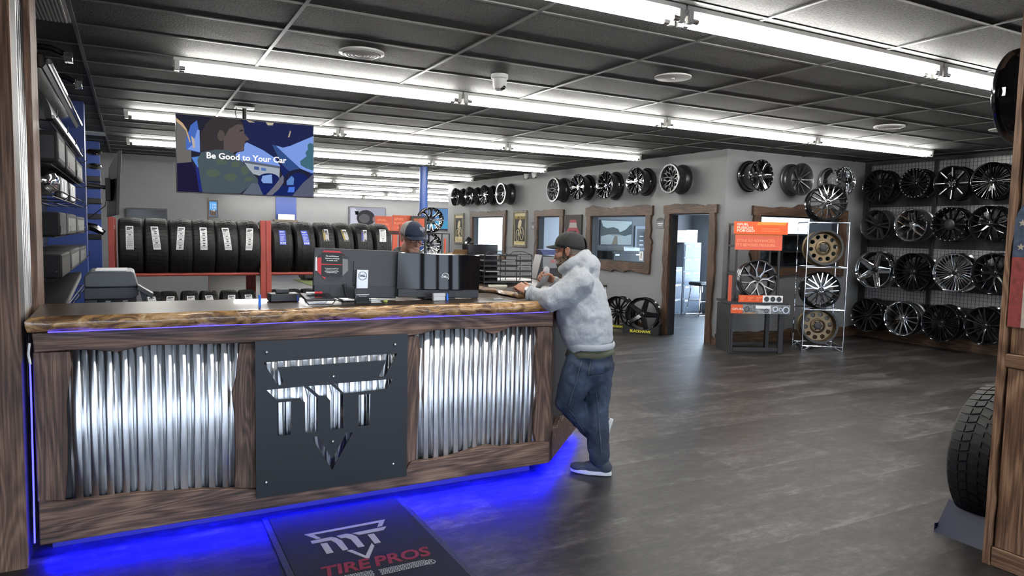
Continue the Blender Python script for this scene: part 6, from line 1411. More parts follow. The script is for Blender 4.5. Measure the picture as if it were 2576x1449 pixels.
sp('speaker', [(-.1+.52*math.cos(2*PI*k/24), -.15+.9*math.sin(2*PI*k/24)) for k in range(24)], (.05,.05,.055), 2); sp('cone', [(-.18+.3*math.cos(2*PI*k/24), -.2+.5*math.sin(2*PI*k/24)) for k in range(24)], (.12,.12,.125), 3); sp('tweeter', [(.5+.22*math.cos(2*PI*k/24), -.25+.4*math.sin(2*PI*k/24)) for k in range(24)], (.28,.18,.18), 3)
r, L, H = screen('television', 'television with a blue picture behind the far wheels', (1078,522), (1160,579), 27.93, emis('blue_pic', (.10,.22,.42)))
MB().box(-L, L, -.004, -.003, -H*.2, -H*.95).build('lower_band', emis('blue_pic2', (.07,.30,.5)), r, smooth=0)
r, L, H = screen('display_screen', 'small portrait screen listing times above the tires', (523,503), (549,548), 15.035, emis('sky_pic', (.10,.35,.75)), 'screen')
MB().box(-L, L, -.0035, -.0025, -H, -H*.15).build('rocks_picture', emis('rock_pic', (.12,.09,.08)), r, smooth=0)
for i, b in enumerate(('1 2:00', '1 2:30', '1:45')): text('time_text', b, H*.42, tframe((0, -.0045, H*(.62-.42*i)), (1,0,0), (0,0,1)), emis('time_white', (.75,.8,.85)), r, .0003, sx=.8)
r, L, H = screen('television', 'dark switched-off television on the near back wall behind the first tires', (316,522), (422,585), 14.97, SCR)
bpy.context.view_layer.update()
# orange product boards and the two far wheels
def oboard(label, q0, q1, Y, m, txt=True):
    a, b = onY(*q0, Y), onY(*q1, Y); r = thing('product_board', label, 'sign', ((a.x+b.x)/2, Y, 0), group='orange product boards'); L = (b.x-a.x)/2
    MB().box(-L, L, 0, .02, b.z, a.z).build('board', m, r)
    if txt:
        for i, t in enumerate(('GFUEL', 'FUSION', 'FORGED')): text('lettering', t, .055, tframe((-L*.85, -.0015, a.z-.07-.075*i), (1,0,0), (0,0,1)), PEACH, r, .0004, 'LEFT', 1.1)
        MB().box(L*.1, L*.85, -.001, -.0003, a.z-.2, a.z-.1).build('print_block', ORANGE2, r, smooth=0)
    for x in (-L+.02, L-.02): MB().box(x-.012, x+.012, .021, .045, 0, b.z+.1).build('pole', BLACKM, r)
    return r
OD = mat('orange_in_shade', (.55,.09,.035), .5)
oboard('left orange board behind the tires', (945,543), (986,585), 12.0, OD); oboard('right orange board behind the trucker cap', (988,541), (1033,585), 12.0, OD)
a, b = onY(1035, 543, 11.9), onY(1073, 655, 11.9); r = thing('sample_frame', 'tall black frame holding orange panels right of the trucker cap', 'display stand', ((a.x+b.x)/2, 11.9, 0)); L = (b.x-a.x)/2
for x in (-L, L-.04): MB().box(x, x+.04, 0, .04, 0, a.z).build('upright', BLACKM, r, bevel=.002)
MB().box(-L+.041, L-.041, 0, .04, a.z-.04, a.z).build('crossbar', BLACKM, r); z1 = onY(1050, 548, 11.9).z; z0 = onY(1050, 571, 11.9).z
MB().box(-L+.045, 0, .01, .02, z0, z1).build('brown_panel', mat('rust_panel', (.32,.09,.03), .5), r); MB().box(.005, L-.045, .01, .02, z0, z1).build('orange_panel', OD, r)
p = onY(993, 590, 11.5); r = thing('orange_post', 'narrow orange post left of the trucker cap', 'post', (p.x, 11.5, 0)); MB().box(-.04,.04,-.02,.02,0,onY(993,568,11.5).z).build('post', ORANGE2, r)
p = onY(1119, 610, 12.6); r = thing('orange_post', 'thin orange post right of the far wheels', 'post', (p.x, 12.6, 0)); MB().box(-.014,.014,-.02,.02,0,onY(1119,600,12.6).z).build('post', ORANGE2, r)
fs_ = thing('wheel_tower', 'black tube stand carrying the two far milled wheels', 'display stand', (onY(1085,600,12.25).x, 12.25, 0))
zA = onY(1085, 585, 12.15).z; zB = onY(1085, 648, 12.15).z
for x in (-.3, .3):
    for y in (-.15, .2): MB().tube([(x, y, 0), (x, y, zA-.01)], .012, 8).build('rod', BLACKM, fs_)
for z in (zA-.015, zB-.015):
    for y in (-.15, .2): MB().tube([(-.3, y, z), (.3, y, z)], .012, 8).build('rod', BLACKM, fs_)
    for x in (-.3, .3): MB().tube([(x, -.15, z), (x, .2, z)], .012, 8).build('rod', BLACKM, fs_)
for (q, zs, lb) in (((1089,555), zA, 'black milled eight-spoke wheel with bright rivets atop the far black stand'), ((1083,613), zB, 'black milled wheel with bright rivets, lower on the far black stand')):
    p = onY(*q, 12.1); R = 32*mpp(p); w = wheel('w', R, .25, WIN(8, .12), BLACKG, BLACKG, BLACKG, BLACKG, rivets=16, accent=(EDGE(8, .4, .05), MILL))
    put(w, Vector((p.x, 12.24, zs+R-.002)), (-.15,-1,0), lb, 'wheels on the far black stand')
r = thing('wheel_clutter', 'pile of black parts right of the far wheels', 'car parts', (6.1, 13.4, 0)); MB().tube([(0,0,.2),(.05,0,.8),(.0,0,1.35),(.12,0,1.5)], .06, 8).build('part', BLACKG, r); MB().tube([(.15,.1,.0),(.2,.1,1.4)], .05, 8).build('part', BLACKG, r)
r = thing('green_rug', 'green rug on the pale floor far behind the right tire rack', 'rug', (6.9, 22.8, 0)); a = onZ(738, 703, .01); b = onZ(800, 724, .01); c = onZ(880, 724, .01); d = onZ(860, 700, .01); o = r.location
MB().prism([a-o, b-o, c-o, d-o], (0,0,-.008)).build('rug', mat('rug_green', (.10,.13,.04), .95), r, fix=True, smooth=0)
p = onZ(790, 707, 0); r = thing('black_sofa', 'low black seat at the far back behind the right tire rack', 'sofa', (p.x+.8, p.y+.5, 0)); MB().box(-1.1,1.1,-.4,.4,.05,.42).build('seat', BLACKP, r, bevel=.05); MB().box(-1.1,1.1,.25,.45,.42,.85).build('backrest', BLACKP, r, bevel=.05); MB().box(-1.05,-.95,-.3,.3,0,.05).build('foot', BLACKP, r); MB().box(.95,1.05,-.3,.3,0,.05).build('foot', BLACKP, r)
p = onY(718, 543, 27.9); r = thing('wall_shelf', 'small shelf with a product on the far blue band', 'shelf', (p.x, 27.93, p.z-.15)); MB().box(-.45,.4,-.3,-.001,-.1,.0).build('shelf', mat('shelf_brown', (.12,.09,.06), .6), r); MB().box(-.3,.3,-.25,-.05,.001,.2).build('product', SILVER, r)
# ================================================================== PEOPLE
SKIN = mat('skin', (.42,.20,.13), .5, var=(.12, 40)); SKIN2 = mat('skin_pale', (.46,.25,.18), .5, var=(.12, 40))
def organic(o, vox, sm=4, fac=.5, disp=None):
    r = o.modifiers.new('fuse', 'REMESH'); r.mode = 'VOXEL'; r.voxel_size = vox; r.use_smooth_shade = True
    s = o.modifiers.new('soften', 'SMOOTH'); s.iterations = sm; s.factor = fac
    if disp:
        t = bpy.data.textures.new(o.name+'_folds', 'CLOUDS'); t.noise_scale = disp[1]; t.noise_depth = 2
        d = o.modifiers.new('folds', 'DISPLACE'); d.texture = t; d.strength = disp[0]; d.mid_level = .5; d.texture_coords = 'LOCAL'
    return o
def chain(m, pts, n=14, up=None):
    """rounded limb: pts = (vec, radius or (ra, rb))"""
    P = [Vector(p) for p, r in pts]; Rr = [r if isinstance(r, tuple) else (r, r) for p, r in pts]
    a, b = P[0]-P[1], P[-1]-P[-2]; a.normalize(); b.normalize(); q, z = [], []
    for f in (.95, .75): e = math.sqrt(1-f*f); q.append((P[0]+a*(min(Rr[0])*f*.8), (Rr[0][0]*e, Rr[0][1]*e)))
    for f in (.75, .95): e = math.sqrt(1-f*f); z.append((P[-1]+b*(min(Rr[-1])*f*.8), (Rr[-1][0]*e, Rr[-1][1]*e)))
    # refine between joints
    mid = []
    for i in range(len(P)-1):
        K = max(1, int((P[i+1]-P[i]).length/.05))
        for k in range(K):
            t = k/K; s = t*t*(3-2*t) if False else t
            mid.append((P[i].lerp(P[i+1], t), tuple(Rr[i][j]*(1-s)+Rr[i+1][j]*s for j in (0,1))))
    mid.append((P[-1], Rr[-1])); allp = q+mid+z
    m.tube([p for p, r in allp], [r for p, r in allp], n, up=up)
def head_mesh(m, M, s=1.0, chin=1.0):
    def E(c, r, R=None): m.ell(M @ (Vector(c)*s), tuple(x*s for x in r), (M.to_3x3().normalized() @ R) if R else M.to_3x3().normalized(), 20, 14)
    E((-.012,0,.032), (.098,.077,.092)); E((.030,0,-.030), (.066,.060,.088)); E((.052,0,-.085), (.040,.042,.030))
    E((.070,0,.030), (.026,.055,.018)); E((.096,0,-.022), (.014,.011,.026), Matrix.Rotation(-.35, 3, 'Y')); E((.106,0,-.037), (.013,.016,.010))
    E((.088,0,-.066), (.010,.024,.006)); E((.085,0,-.077), (.011,.022,.007)); E((.062,.036,-.022), (.028,.022,.024)); E((.062,-.036,-.022), (.028,.022,.024))
    for q in (-1, 1): E((.079, q*.031, .014), (.011,.016,.007)); E((.077, q*.031, -.009), (.010,.016,.006))
    for s_ in (-1, 1):
        E((-.006, s_*.083, -.010), (.020,.006,.031), Matrix.Rotation(-.4*s_, 3, 'Z')); E((.008, s_*.079, -.012), (.006,.006,.008))
        chain(m, [(M @ (Vector((x, s_*(.0835-x*.42), z))*s), r) for x, z, r in ((.006,.010,.004),(-.002,.016,.0048),(-.014,.017,.0055),(-.025,.009,.0055),(-.024,-.009,.005),(-.014,-.028,.005),(-.002,-.037,.006))], 8)
def eyes(root, M, s=1.0, closed=False):
    for q in (-1, 1):
        c = M @ (Vector((.0755, q*.031, .004))*s)
        MB().ell(c, (.0112*s,)*3, None, 14, 10).build('eye', mat('eye_white', (.42,.38,.36), .3), root, smooth=60)
        MB().ell(M @ (Vector((.0840, q*.0315, .002))*s), (.0050*s,)*3, None, 10, 8).build('iris', mat('iris_dark', (.02,.015,.01), .2), root)
        e = MB(); chain(e, [(M @ (Vector((.094, q*.014, .026))*s), .0042*s), (M @ (Vector((.091, q*.034, .031))*s), .0042*s), (M @ (Vector((.078, q*.052, .025))*s), .003*s)], 8); e.build('eyebrow', mat('brow_hair', (.05,.035,.025), .8), root)
def hand_mesh(m, M, side, curl, thumb=(.4, .5), s=1.0):
    """wrist at origin, fingers along +x, back of the hand +z, thumb towards +y*side"""
    T = lambda p: M @ (Vector(p)*s)
    chain(m, [(T((-.03,0,0)), (.022*s,.028*s)), (T((.01,0,0)), (.017*s,.033*s)), (T((.05,0,.002)), (.015*s,.041*s)), (T((.085,0,.002)), (.012*s,.039*s))], 12, up=M.to_3x3() @ Vector((0,0,1)))
    for k, (y, L) in enumerate(((.031,.072),(.0105,.082),(-.0105,.076),(-.030,.060))):
        p = Vector((.088, y*side, .002)); a = -.15; ps = [(T(p), .0098*s)]
        for j, f in enumerate((.45,.31,.24)):
            a -= curl[j] * (1+.06*k); p = p+Vector((math.cos(a), 0, math.sin(a)))*(L*f); ps.append((T(p), (.0092-.0009*j)*s))
        chain(m, ps, 10)
    p = Vector((.022, .030*side, -.006)); b = thumb[0]; ps = [(T(p), .0135*s)]; 
    for j, L in enumerate((.036,.027,.021)):
        d = Vector((math.cos(b), math.sin(b)*side, -thumb[1]*(.5+.3*j))).normalized(); p = p+d*L; ps.append((T(p), (.0115-.001*j)*s)); b -= .35
    chain(m, ps, 10)
def cap(root, M, crown, front, brimm, s=1.0, brim=(.085, .085, .09), droop=.02, dome=(.108,.086,.098), zc=.035, button=None):
    rows = 9; n = 32; vs = []; 
    def D(t, a):
        x = dome[0]*math.sin(t)*math.cos(a); y = dome[1]*math.sin(t)*math.sin(a); z = dome[2]*math.cos(t)**.8 if t < PI/2 else dome[2]*math.cos(t)
        return M @ (Vector((x-.008, y, z+zc))*s)
    fr, bk = MB(), MB(); tmax = PI/2*1.06
    for i in range(rows):
        for k in range(n):
            t0, t1 = tmax*i/rows, tmax*(i+1)/rows; a0, a1 = 2*PI*k/n, 2*PI*(k+1)/n
            am = (a0+a1)/2; isf = math.cos(am) > .32
            if math.cos(am) < -.93 and i >= rows-4: continue          # opening above the strap
            (fr if isf else bk).quad(D(t0,a0), D(t1,a0), D(t1,a1), D(t0,a1))
    for nm, b, mm in (('crown_front', fr, front), ('crown_back', bk, crown)):
        o = b.build(nm, mm, root, smooth=60, fix=False); q = o.modifiers.new('cloth', 'SOLIDIFY'); q.thickness = .004
    K = 18; inn, outp = [], []
    for k in range(K+1):
        a = (k/K-.5)*2*1.02; y = dome[1]*.97*math.sin(a*1.15)
        e = brim[0]*math.sqrt(max(0, 1-(y/(brim[1]))**4))
        z = -.002-droop*0-.012*(y/.08)**2
        xi = (dome[0]-.006)*math.sqrt(max(0, 1-(y/(dome[1]*1.03))**2))-.008
        inn.append(M @ (Vector((xi-.004, y, zc+z+.004))*s)); outp.append(M @ (Vector((max(xi, xi+e), y, zc+z-droop*(e/brim[0])))*s))
    b = MB()
    for k in range(K): b.quad(inn[k], outp[k], outp[k+1], inn[k+1])
    o = b.build('brim', brimm, root, smooth=60); q = o.modifiers.new('cloth', 'SOLIDIFY'); q.thickness = .004
    MB().ell(M @ (Vector((-.008,0,zc+dome[2]))*s), (.007*s,.007*s,.004*s)).build('button', front, root)
    b = MB(); chain(b, [(D(tmax*.985, PI-.38), .006*s), (D(tmax*.985, PI), .006*s), (D(tmax*.985, PI+.38), .006*s)], 8); b.build('strap', crown, root)
def bframe(o, f, up):
    """matrix with local x = forward, z close to up"""
    return frame(o, f, up)
# ---------------- the customer leaning on the counter
O1 = Vector((2.80, 3.90, 0)); F1 = Vector((-.68, .733, 0)).normalized(); L1 = Vector((-F1.y, F1.x, 0))
def mp(px, py, v): return onP(px, py, O1+L1*v, L1) - O1
MAN = thing('person', 'man in a grey hoodie, jeans and black cap leaning on the counter holding a paper', 'person', O1)
Fh = (F1*math.cos(.20) - Vector((0,0,1))*math.sin(.20)).normalized(); hc = mp(1432, 629, .0)
HM = bframe(hc, Fh, (0,0,1))
B = MB()
sh = mp(1456, 700, 0)
chain(B, [(mp(1484, 900, .0), (.105,.13)), (mp(1472, 840, 0), (.135,.165)), (mp(1462, 760, 0), (.14,.18)), (mp(1458, 700, 0), (.10,.16)), (mp(1452, 668, 0), .068), (mp(1443, 645, 0), .062)], 18, up=F1)
head_mesh(B, HM, 1.0)
SHL, ELL, WRL = mp(1466, 706, .165), mp(1386, 754, .24), mp(1330, 737, .20)
SHR, ELR, WRR = mp(1452, 706, -.19), mp(1412, 742, -.26), mp(1392, 704, -.20)
chain(B, [(SHL, .06), (ELL, .045), (WRL, .03)], 12); chain(B, [(SHR, .06), (ELR, .045), (WRR, .028)], 12)
hd = (mp(1302, 716, .16)-WRL).normalized()
HML = bframe(WRL+hd*.02, hd, (Vector((0,0,1))*.8 + L1*.55 - F1*.2)); hand_mesh(B, HML, -1, (1.0, 1.25, .8), (.75, .15), .98)
hr = (mp(1364, 692, -.14)-WRR).normalized()
HMR = bframe(WRR+hr*.015, hr, (Vector((0,0,1))*.35 - L1*.9)); hand_mesh(B, HMR, 1, (.55, .7, .5), (.35, .7), .95)
HPL, KNL, ANL = mp(1466, 905, .09), mp(1428, 1010, .10), mp(1513, 1112, -.13)
HPR, KNR, ANR = mp(1500, 905, -.09), mp(1500, 1035, -.02), mp(1508, 1165, .03)
chain(B, [(HPL, .085), (KNL, .06), (KNL.lerp(ANL, .35), .058), (ANL, .038)], 12); chain(B, [(HPR, .085), (KNR, .06), (KNR.lerp(ANR, .35), .058), (ANR, .04)], 12)
organic(B.build('body', SKIN, MAN), .0045, 3)
eyes(MAN, HM)
# beard, stubbled hair
bd = MB()
def be(c, r): bd.ell(HM @ Vector(c), r, HM.to_3x3(), 16, 10)
be((.058,0,-.100), (.046,.050,.048)); be((.075,0,-.125), (.034,.040,.040)); be((.088,0,-.055), (.014,.034,.010))
for q in (-1, 1): be((.035, q*.050, -.070), (.040,.022,.042)); be((.015, q*.064, -.035), (.022,.012,.038)); be((.014, q*.071, -.004), (.012,.007,.028)); be((.07, q*.036, -.082), (.03,.018,.035))
BE = bpy.data.materials.new('beard_hair'); BE.use_nodes = True; nt = BE.node_tree; b_ = nt.nodes['Principled BSDF']; tc = nt.nodes.new('ShaderNodeTexCoord'); no = nt.nodes.new('ShaderNodeTexNoise'); no.inputs['Scale'].default_value = 28; no.inputs['Detail'].default_value = 6; nt.links.new(tc.outputs['Object'], no.inputs['Vector']); rp = ramp(nt, [(.35, (.04,.024,.016)), (.5, (.12,.08,.056)), (.66, (.30,.26,.225))]); nt.links.new(no.outputs['Fac'], rp.inputs['Fac']); nt.links.new(rp.outputs['Color'], b_.inputs['Base Color']); b_.inputs['Roughness'].default_value = .9
o = bd.build('beard', BE, MAN); organic(o, .0045, 2, disp=(.009, .012))
hr_ = MB(); hr_.ell(HM @ Vector((-.018,0,.030)), (.0965,.0785,.089), HM.to_3x3(), 20, 14); hr_.ell(HM @ Vector((-.045,0,-.02)), (.062,.066,.06), HM.to_3x3(), 18, 12); o = hr_.build('cropped_hair', mat('cropped_hair', (.30,.235,.185), .9, var=(.25, 90)), MAN); organic(o, .006, 2)
BCAP = mat('cap_black', (.017,.016,.016), .8, bump=(.3, 300))
CM = bframe(hc, (F1*math.cos(.10) - Vector((0,0,1))*math.sin(.10)).normalized(), (0,0,1))
CM = CM @ Matrix.Rotation(.16, 4, 'Y').inverted() @ Matrix.Rotation(.16, 4, 'Y') @ Matrix.Rotation(-.22, 4, 'Y')
cap(MAN, CM, BCAP, BCAP, BCAP, 1.06, (.060,.088,.09), .018, zc=.022)
# hoodie
HG = mat('heather_grey_fleece', (.40,.42,.44), .95, var=(.14, 170), bump=(.25, 160))
h = MB()
chain(h, [(mp(1484, 866, .0), (.158,.195)), (mp(1476, 835, 0), (.178,.212)), (mp(1468, 795, 0), (.186,.222)), (mp(1461, 745, 0), (.172,.226)), (mp(1459, 708, 0), (.135,.205)), (mp(1456, 682, 0), (.098,.14))], 24, up=F1)
chain(h, [(SHL+Vector((0,0,.0)), .095), (SHL.lerp(ELL, .5)+Vector((0,0,-.02)), .092), (ELL, .082), (ELL.lerp(WRL, .45), .064), (ELL.lerp(WRL, .9), .046)], 18)
chain(h, [(SHR, .095), (SHR.lerp(ELR, .5), .09), (ELR, .078), (ELR.lerp(WRR, .5), .06), (ELR.lerp(WRR, .88), .045)], 18)
K = 20; cc = mp(1446, 660, 0); tilt = .62
ex, ez = (F1*math.cos(tilt) - Vector((0,0,1))*math.sin(tilt)), L1
h.tube([cc+ex*(.098*math.cos(2*PI*k/K))+ez*(.105*math.sin(2*PI*k/K)) for k in range(K)], [.034]*K, 12, closed=True)
h.ell(mp(1481, 668, 0), (.075,.135,.085), frame((0,0,0), F1, (0,0,1)).to_3x3() @ Matrix.Rotation(.5, 3, 'Y')); h.ell(mp(1494, 690, 0), (.04,.09,.05), frame((0,0,0), F1, (0,0,1)).to_3x3())
organic(h.build('hoodie', HG, MAN), .008, 10, disp=(.030, .09))
# hem and cuff ribs
def hoop(name, c, ra, rb, ax, m, r=.012, dz=.0):
    K = 28; a1 = Vector(ax).normalized(); u = (F1 - a1*F1.dot(a1)).normalized(); w_ = a1.cross(u)
    return MB().tube([c+u*(ra*math.cos(2*PI*k/K))+w_*(rb*math.sin(2*PI*k/K)) for k in range(K)], [(r*2.4, r)]*K if name == 'hem_band' else [r]*K, 10, closed=True).build(name, m, MAN)
hoop('hem_band', mp(1485, 865, 0), .157, .194, (0,0,1), HG, .009)
hoop('cuff', ELL.lerp(WRL, .93), .044, .044, WRL-ELL, HG, .010)
# T-shirt tail
t = MB(); K = 32
for k in range(K):
    a0, a1 = 2*PI*k/K, 2*PI*(k+1)/K
    def rp_(a, e, z): return mp(1486, 884, 0)*1.0 + F1*((.158+e)*math.cos(a)) + L1*((.188+e)*math.sin(a)) + Vector((0,0,z))
    j0, j1 = .006*math.sin(5*a0), .006*math.sin(5*a1)
    t.quad(rp_(a0, .010+j0, -.022-.014*math.cos(a0)+j0*1.6), rp_(a1, .010+j1, -.022-.014*math.cos(a1)+j1*1.6), rp_(a1, -.012, .045), rp_(a0, -.012, .045))
o = t.build('tshirt_hem', mat('olive_cotton', (.085,.09,.06), .9), MAN, smooth=60); q = o.modifiers.new('cloth', 'SOLIDIFY'); q.thickness = .004
# jeans
def denim():
    m = bpy.data.materials.new('denim'); m.use_nodes = True; nt = m.node_tree; b = nt.nodes['Principled BSDF']; L = nt.links.new; N = nt.nodes.new
    tc = N('ShaderNodeTexCoord'); n = N('ShaderNodeTexNoise'); n.inputs['Scale'].default_value = 5; n.inputs['Detail'].default_value = 5; L(tc.outputs['Object'], n.inputs['Vector'])
    r = ramp(nt, [(.35, (.014,.021,.040)), (.55, (.030,.045,.078)), (.74, (.085,.115,.17))]); L(n.outputs['Fac'], r.inputs['Fac']); L(r.outputs['Color'], b.inputs['Base Color']); b.inputs['Roughness'].default_value = .85
    n2 = N('ShaderNodeTexNoise'); n2.inputs['Scale'].default_value = 260; L(tc.outputs['Object'], n2.inputs['Vector']); bp = N('ShaderNodeBump'); bp.inputs['Strength'].default_value = .2; L(n2.outputs['Fac'], bp.inputs['Height']); L(bp.outputs['Normal'], b.inputs['Normal']); return m
DEN = denim(); j = MB()
chain(j, [(mp(1486, 880, 0), (.145,.178)), (mp(1486, 915, 0), (.155,.185)), (mp(1484, 935, 0), (.14,.17))], 20, up=F1)
chain(j, [(mp(1468, 915, .085), .128), (HPL.lerp(KNL, .5), .112), (KNL+F1*.0, .088), (KNL.lerp(ANL, .3), .078), (KNL.lerp(ANL, .92), .062)], 18)
chain(j, [(mp(1500, 915, -.085), .128), (HPR.lerp(KNR, .5), .108), (KNR, .083), (KNR.lerp(ANR, .35), .08), (KNR.lerp(ANR, .96), .068)], 18)
JN = organic(j.build('jeans', DEN, MAN), .008, 5, disp=(.022, .07))
from mathutils.bvhtree import BVHTree
bpy.context.view_layer.update(); JB = BVHTree.FromObject(JN, bpy.context.evaluated_depsgraph_get())
def on_jeans(px, py):
    d = ray(px, py).normalized(); h = JB.ray_cast(CAM-O1, d)
    return (h[0], h[1]) if h[0] else (mp(px, py, .2), -d)
def patch(name, pix, m, off=.004, nu=8, nv=8):
    V2 = [Vector(q) for q in pix]; b = MB(); G = []
    for a in range(nu+1):
        row = []
        for c in range(nv+1):
            q = V2[0].lerp(V2[1], a/nu).lerp(V2[3].lerp(V2[2], a/nu), c/nv); p, n = on_jeans(q.x, q.y); row.append(p+n*off)
        G.append(row)
    for a in range(nu):
        for c in range(nv): b.quad(G[a][c], G[a+1][c], G[a+1][c+1], G[a][c+1])
    o = b.build(name, m, MAN, smooth=60); q = o.modifiers.new('cloth', 'SOLIDIFY'); q.thickness = .003; q.offset = 0; return o
DEN2 = mat('denim_pocket', (.036,.053,.09), .85, var=(.3, 14)); STI = mat('stitching', (.09,.10,.13), .9)
patch('back_pocket', [(1491,893),(1529,896),(1514,940),(1480,945)], DEN2)
for a, b in (((1489,893),(1478,946)), ((1466,900),(1448,960)), ((1448,960),(1430,1020)), ((1432,1030),(1470,1085)), ((1479,946),(1514,941)), ((1500,990),(1512,1140))):
    patch('seam', [a, (a[0]+1.4, a[1]+.5), (b[0]+1.4, b[1]+.5), b], STI, .0055, 1, 12)
# shoes
CANV = mat('shoe_canvas', (.045,.055,.07), .85, bump=(.5, 200)); SOLE = mat('shoe_sole', (.62,.62,.6), .6)
def shoe(base, fwd, up, name):
    M = bframe(base, fwd, up); s = MB(); 
    def E(c, r): s.ell(M @ Vector(c), r, M.to_3x3(), 18, 12)
    E((-.075,0,.060), (.055,.040,.050)); E((.0,0,.050), (.085,.044,.040)); E((.095,0,.040), (.070,.046,.032)); E((-.05,0,.085), (.045,.038,.028))
    organic(s.build(name+'_upper', CANV, MAN), .005, 3)
    K = 28; pts = []
    for k in range(K):
        a = 2*PI*k/K; x = .145*math.cos(a); y = (.050 if x > 0 else .042)*math.sin(a); pts.append((x+.015, y))
    MB(M).prism([(x, y, .003) for x, y in pts], (0,0,.028)).build(name+'_sole', SOLE, MAN, fix=True, smooth=40, bevel=.006)
    return M
fb = mp(1492, 1194, .035); fb.z = 0
shoe(fb, F1, (0,0,1), 'shoe')
MB(bframe(fb, F1, (0,0,1))).tube([(-.02,-.03,.075),(.03,-.012,.078),(.035,.012,.078),(-.02,.03,.075)], .0035, 6).build('shoe_lace', SOLE, MAN)
a0 = mp(1530, 1097, -.13); dn = (F1*.30 - Vector((0,0,1))).normalized()
shoe(a0 + F1*.0 - Vector((0,0,.0)), dn, F1+Vector((0,0,.25)), 'raised_shoe')
# watch
WM = bframe(WRL+hd*.0, WRL-ELL, (Vector((0,0,1))*.75 + L1*.8))
MB(WM).lathe([(.034,-.011),(.037,-.011),(.037,.011),(.034,.011)], 24, ax='x', closed=True).build('watch_strap', mat('watch_strap', (.03,.028,.026), .5), MAN, fix=True)
MB(WM @ Matrix.Translation((0,0,.037))).lathe([(0,.009),(.016,.009),(.021,.005),(.021,-.003)], 24, ax='z').build('watch_case', SILVER, MAN, fix=True); MB(WM @ Matrix.Translation((0,0,.0465))).disc((0,0,0), .016, 24, 'z').build('watch_dial', PAPER, MAN, smooth=0)
# the paper he holds
PPR = thing('paper_strip', 'curling white paper held in the hand of the leaning man', 'paper', O1)
b = MB(); e0 = [(1369,672),(1363,690),(1356,704),(1350,716),(1346,724)]; e1 = [(1383,676),(1382,692),(1377,706),(1368,716),(1360,726)]
gp_ = []
for i in range(len(e0)):
    row = []
    for k in range(5): t_ = k/4; x = e0[i][0]+(e1[i][0]-e0[i][0])*t_; y = e0[i][1]+(e1[i][1]-e0[i][1])*t_; row.append(mp(x, y-(4*math.sin(PI*t_) if i == 0 else 0), -.135+.012*math.sin(2.2*t_+.8*i)))
    gp_.append(row)
for i in range(len(e0)-1):
    for k in range(4): b.quad(gp_[i][k], gp_[i+1][k], gp_[i+1][k+1], gp_[i][k+1])
o = b.build('sheet', mat('receipt_white', (.72,.72,.74), .8), PPR, smooth=60); q = o.modifiers.new('paper', 'SOLIDIFY'); q.thickness = .0012
# ---------------- the clerk behind the monitors
O2 = Vector((1.88, 5.22, 0)); ST = thing('person', 'man in navy and white trucker cap with glasses standing behind the monitors looking down', 'person', O2)
F2 = Vector((.10, -1, 0)).normalized(); L2 = Vector((-F2.y, F2.x, 0)); Zv = Vector((0,0,1))
hz = 1.585; hp = Vector((0,0,hz)) + F2*.10
pt = .26; Fh2 = (F2*math.cos(pt) - Zv*math.sin(pt)).normalized(); H2 = bframe(hp, Fh2, (0,0,1))
B = MB(); head_mesh(B, H2, .94); HG2 = H2 @ Matrix.Scale(.94, 4)
def sp2(u, v, z): return F2*u + L2*v + Zv*z
chain(B, [(sp2(-.02,0,.86), (.11,.16)), (sp2(0,0,1.05), (.11,.15)), (sp2(0,0,1.25), (.12,.17)), (sp2(0,0,1.36), (.09,.15)), (sp2(.01,0,1.44), .062), (sp2(.05,0,1.52), .058)], 18, up=F2)
for q in (-1, 1):
    chain(B, [(sp2(0,q*.18,1.36), .055), (sp2(.02,q*.24,1.10), .045), (sp2(.22,q*.20,1.215+.03), .033)], 12)
    hand_mesh(B, bframe(sp2(.24,q*.19,1.25), F2-L2*q*.15-Zv*.02, (0,0,1)), -q, (.3,.3,.2), (.6,.2))
    chain(B, [(sp2(-.02,q*.09,.88), .10), (sp2(0,q*.1,.48), .06), (sp2(-.02,q*.1,.09), .04)], 12)
organic(B.build('body', SKIN2, ST), .005, 3); eyes(ST, H2, .94)
gl = MB()
for q in (-1, 1): gl.tube([HG2 @ Vector((.099, q*.033+.023*math.cos(a)*1.05, .000+.017*math.sin(a))) for a in [2*PI*k/16 for k in range(16)]], .0022, 6, closed=True)
gl.tube([HG2 @ Vector((.1, -.010, .004)), HG2 @ Vector((.103, 0, .006)), HG2 @ Vector((.1, .010, .004))], .002, 6)
for q in (-1, 1): gl.tube([HG2 @ Vector((.099, q*.056, .006)), HG2 @ Vector((.06, q*.079, .006)), HG2 @ Vector((-.01, q*.086, .006))], .002, 6)
gl.build('glasses', mat('glasses_frame', (.06,.012,.01), .3), ST)
s2 = MB(); s2.ell(HG2 @ Vector((.050,0,-.085)), (.041,.047,.036), H2.to_3x3()); o = s2.build('stubble', mat('grey_stubble', (.38,.22,.165), .9, var=(.25, 120)), ST); organic(o, .005, 2)
NV = mat('cap_navy', (.014,.022,.05), .8, bump=(.25, 300)); MESHW = mat('cap_mesh_white', (.42,.40,.38), .9, bump=(.8, 260))
CP = H2 @ Matrix.Rotation(-.10, 4, 'Y'); cap(ST, CP, MESHW, NV, NV, 1.02, (.070,.088,.09), .014, zc=.027)
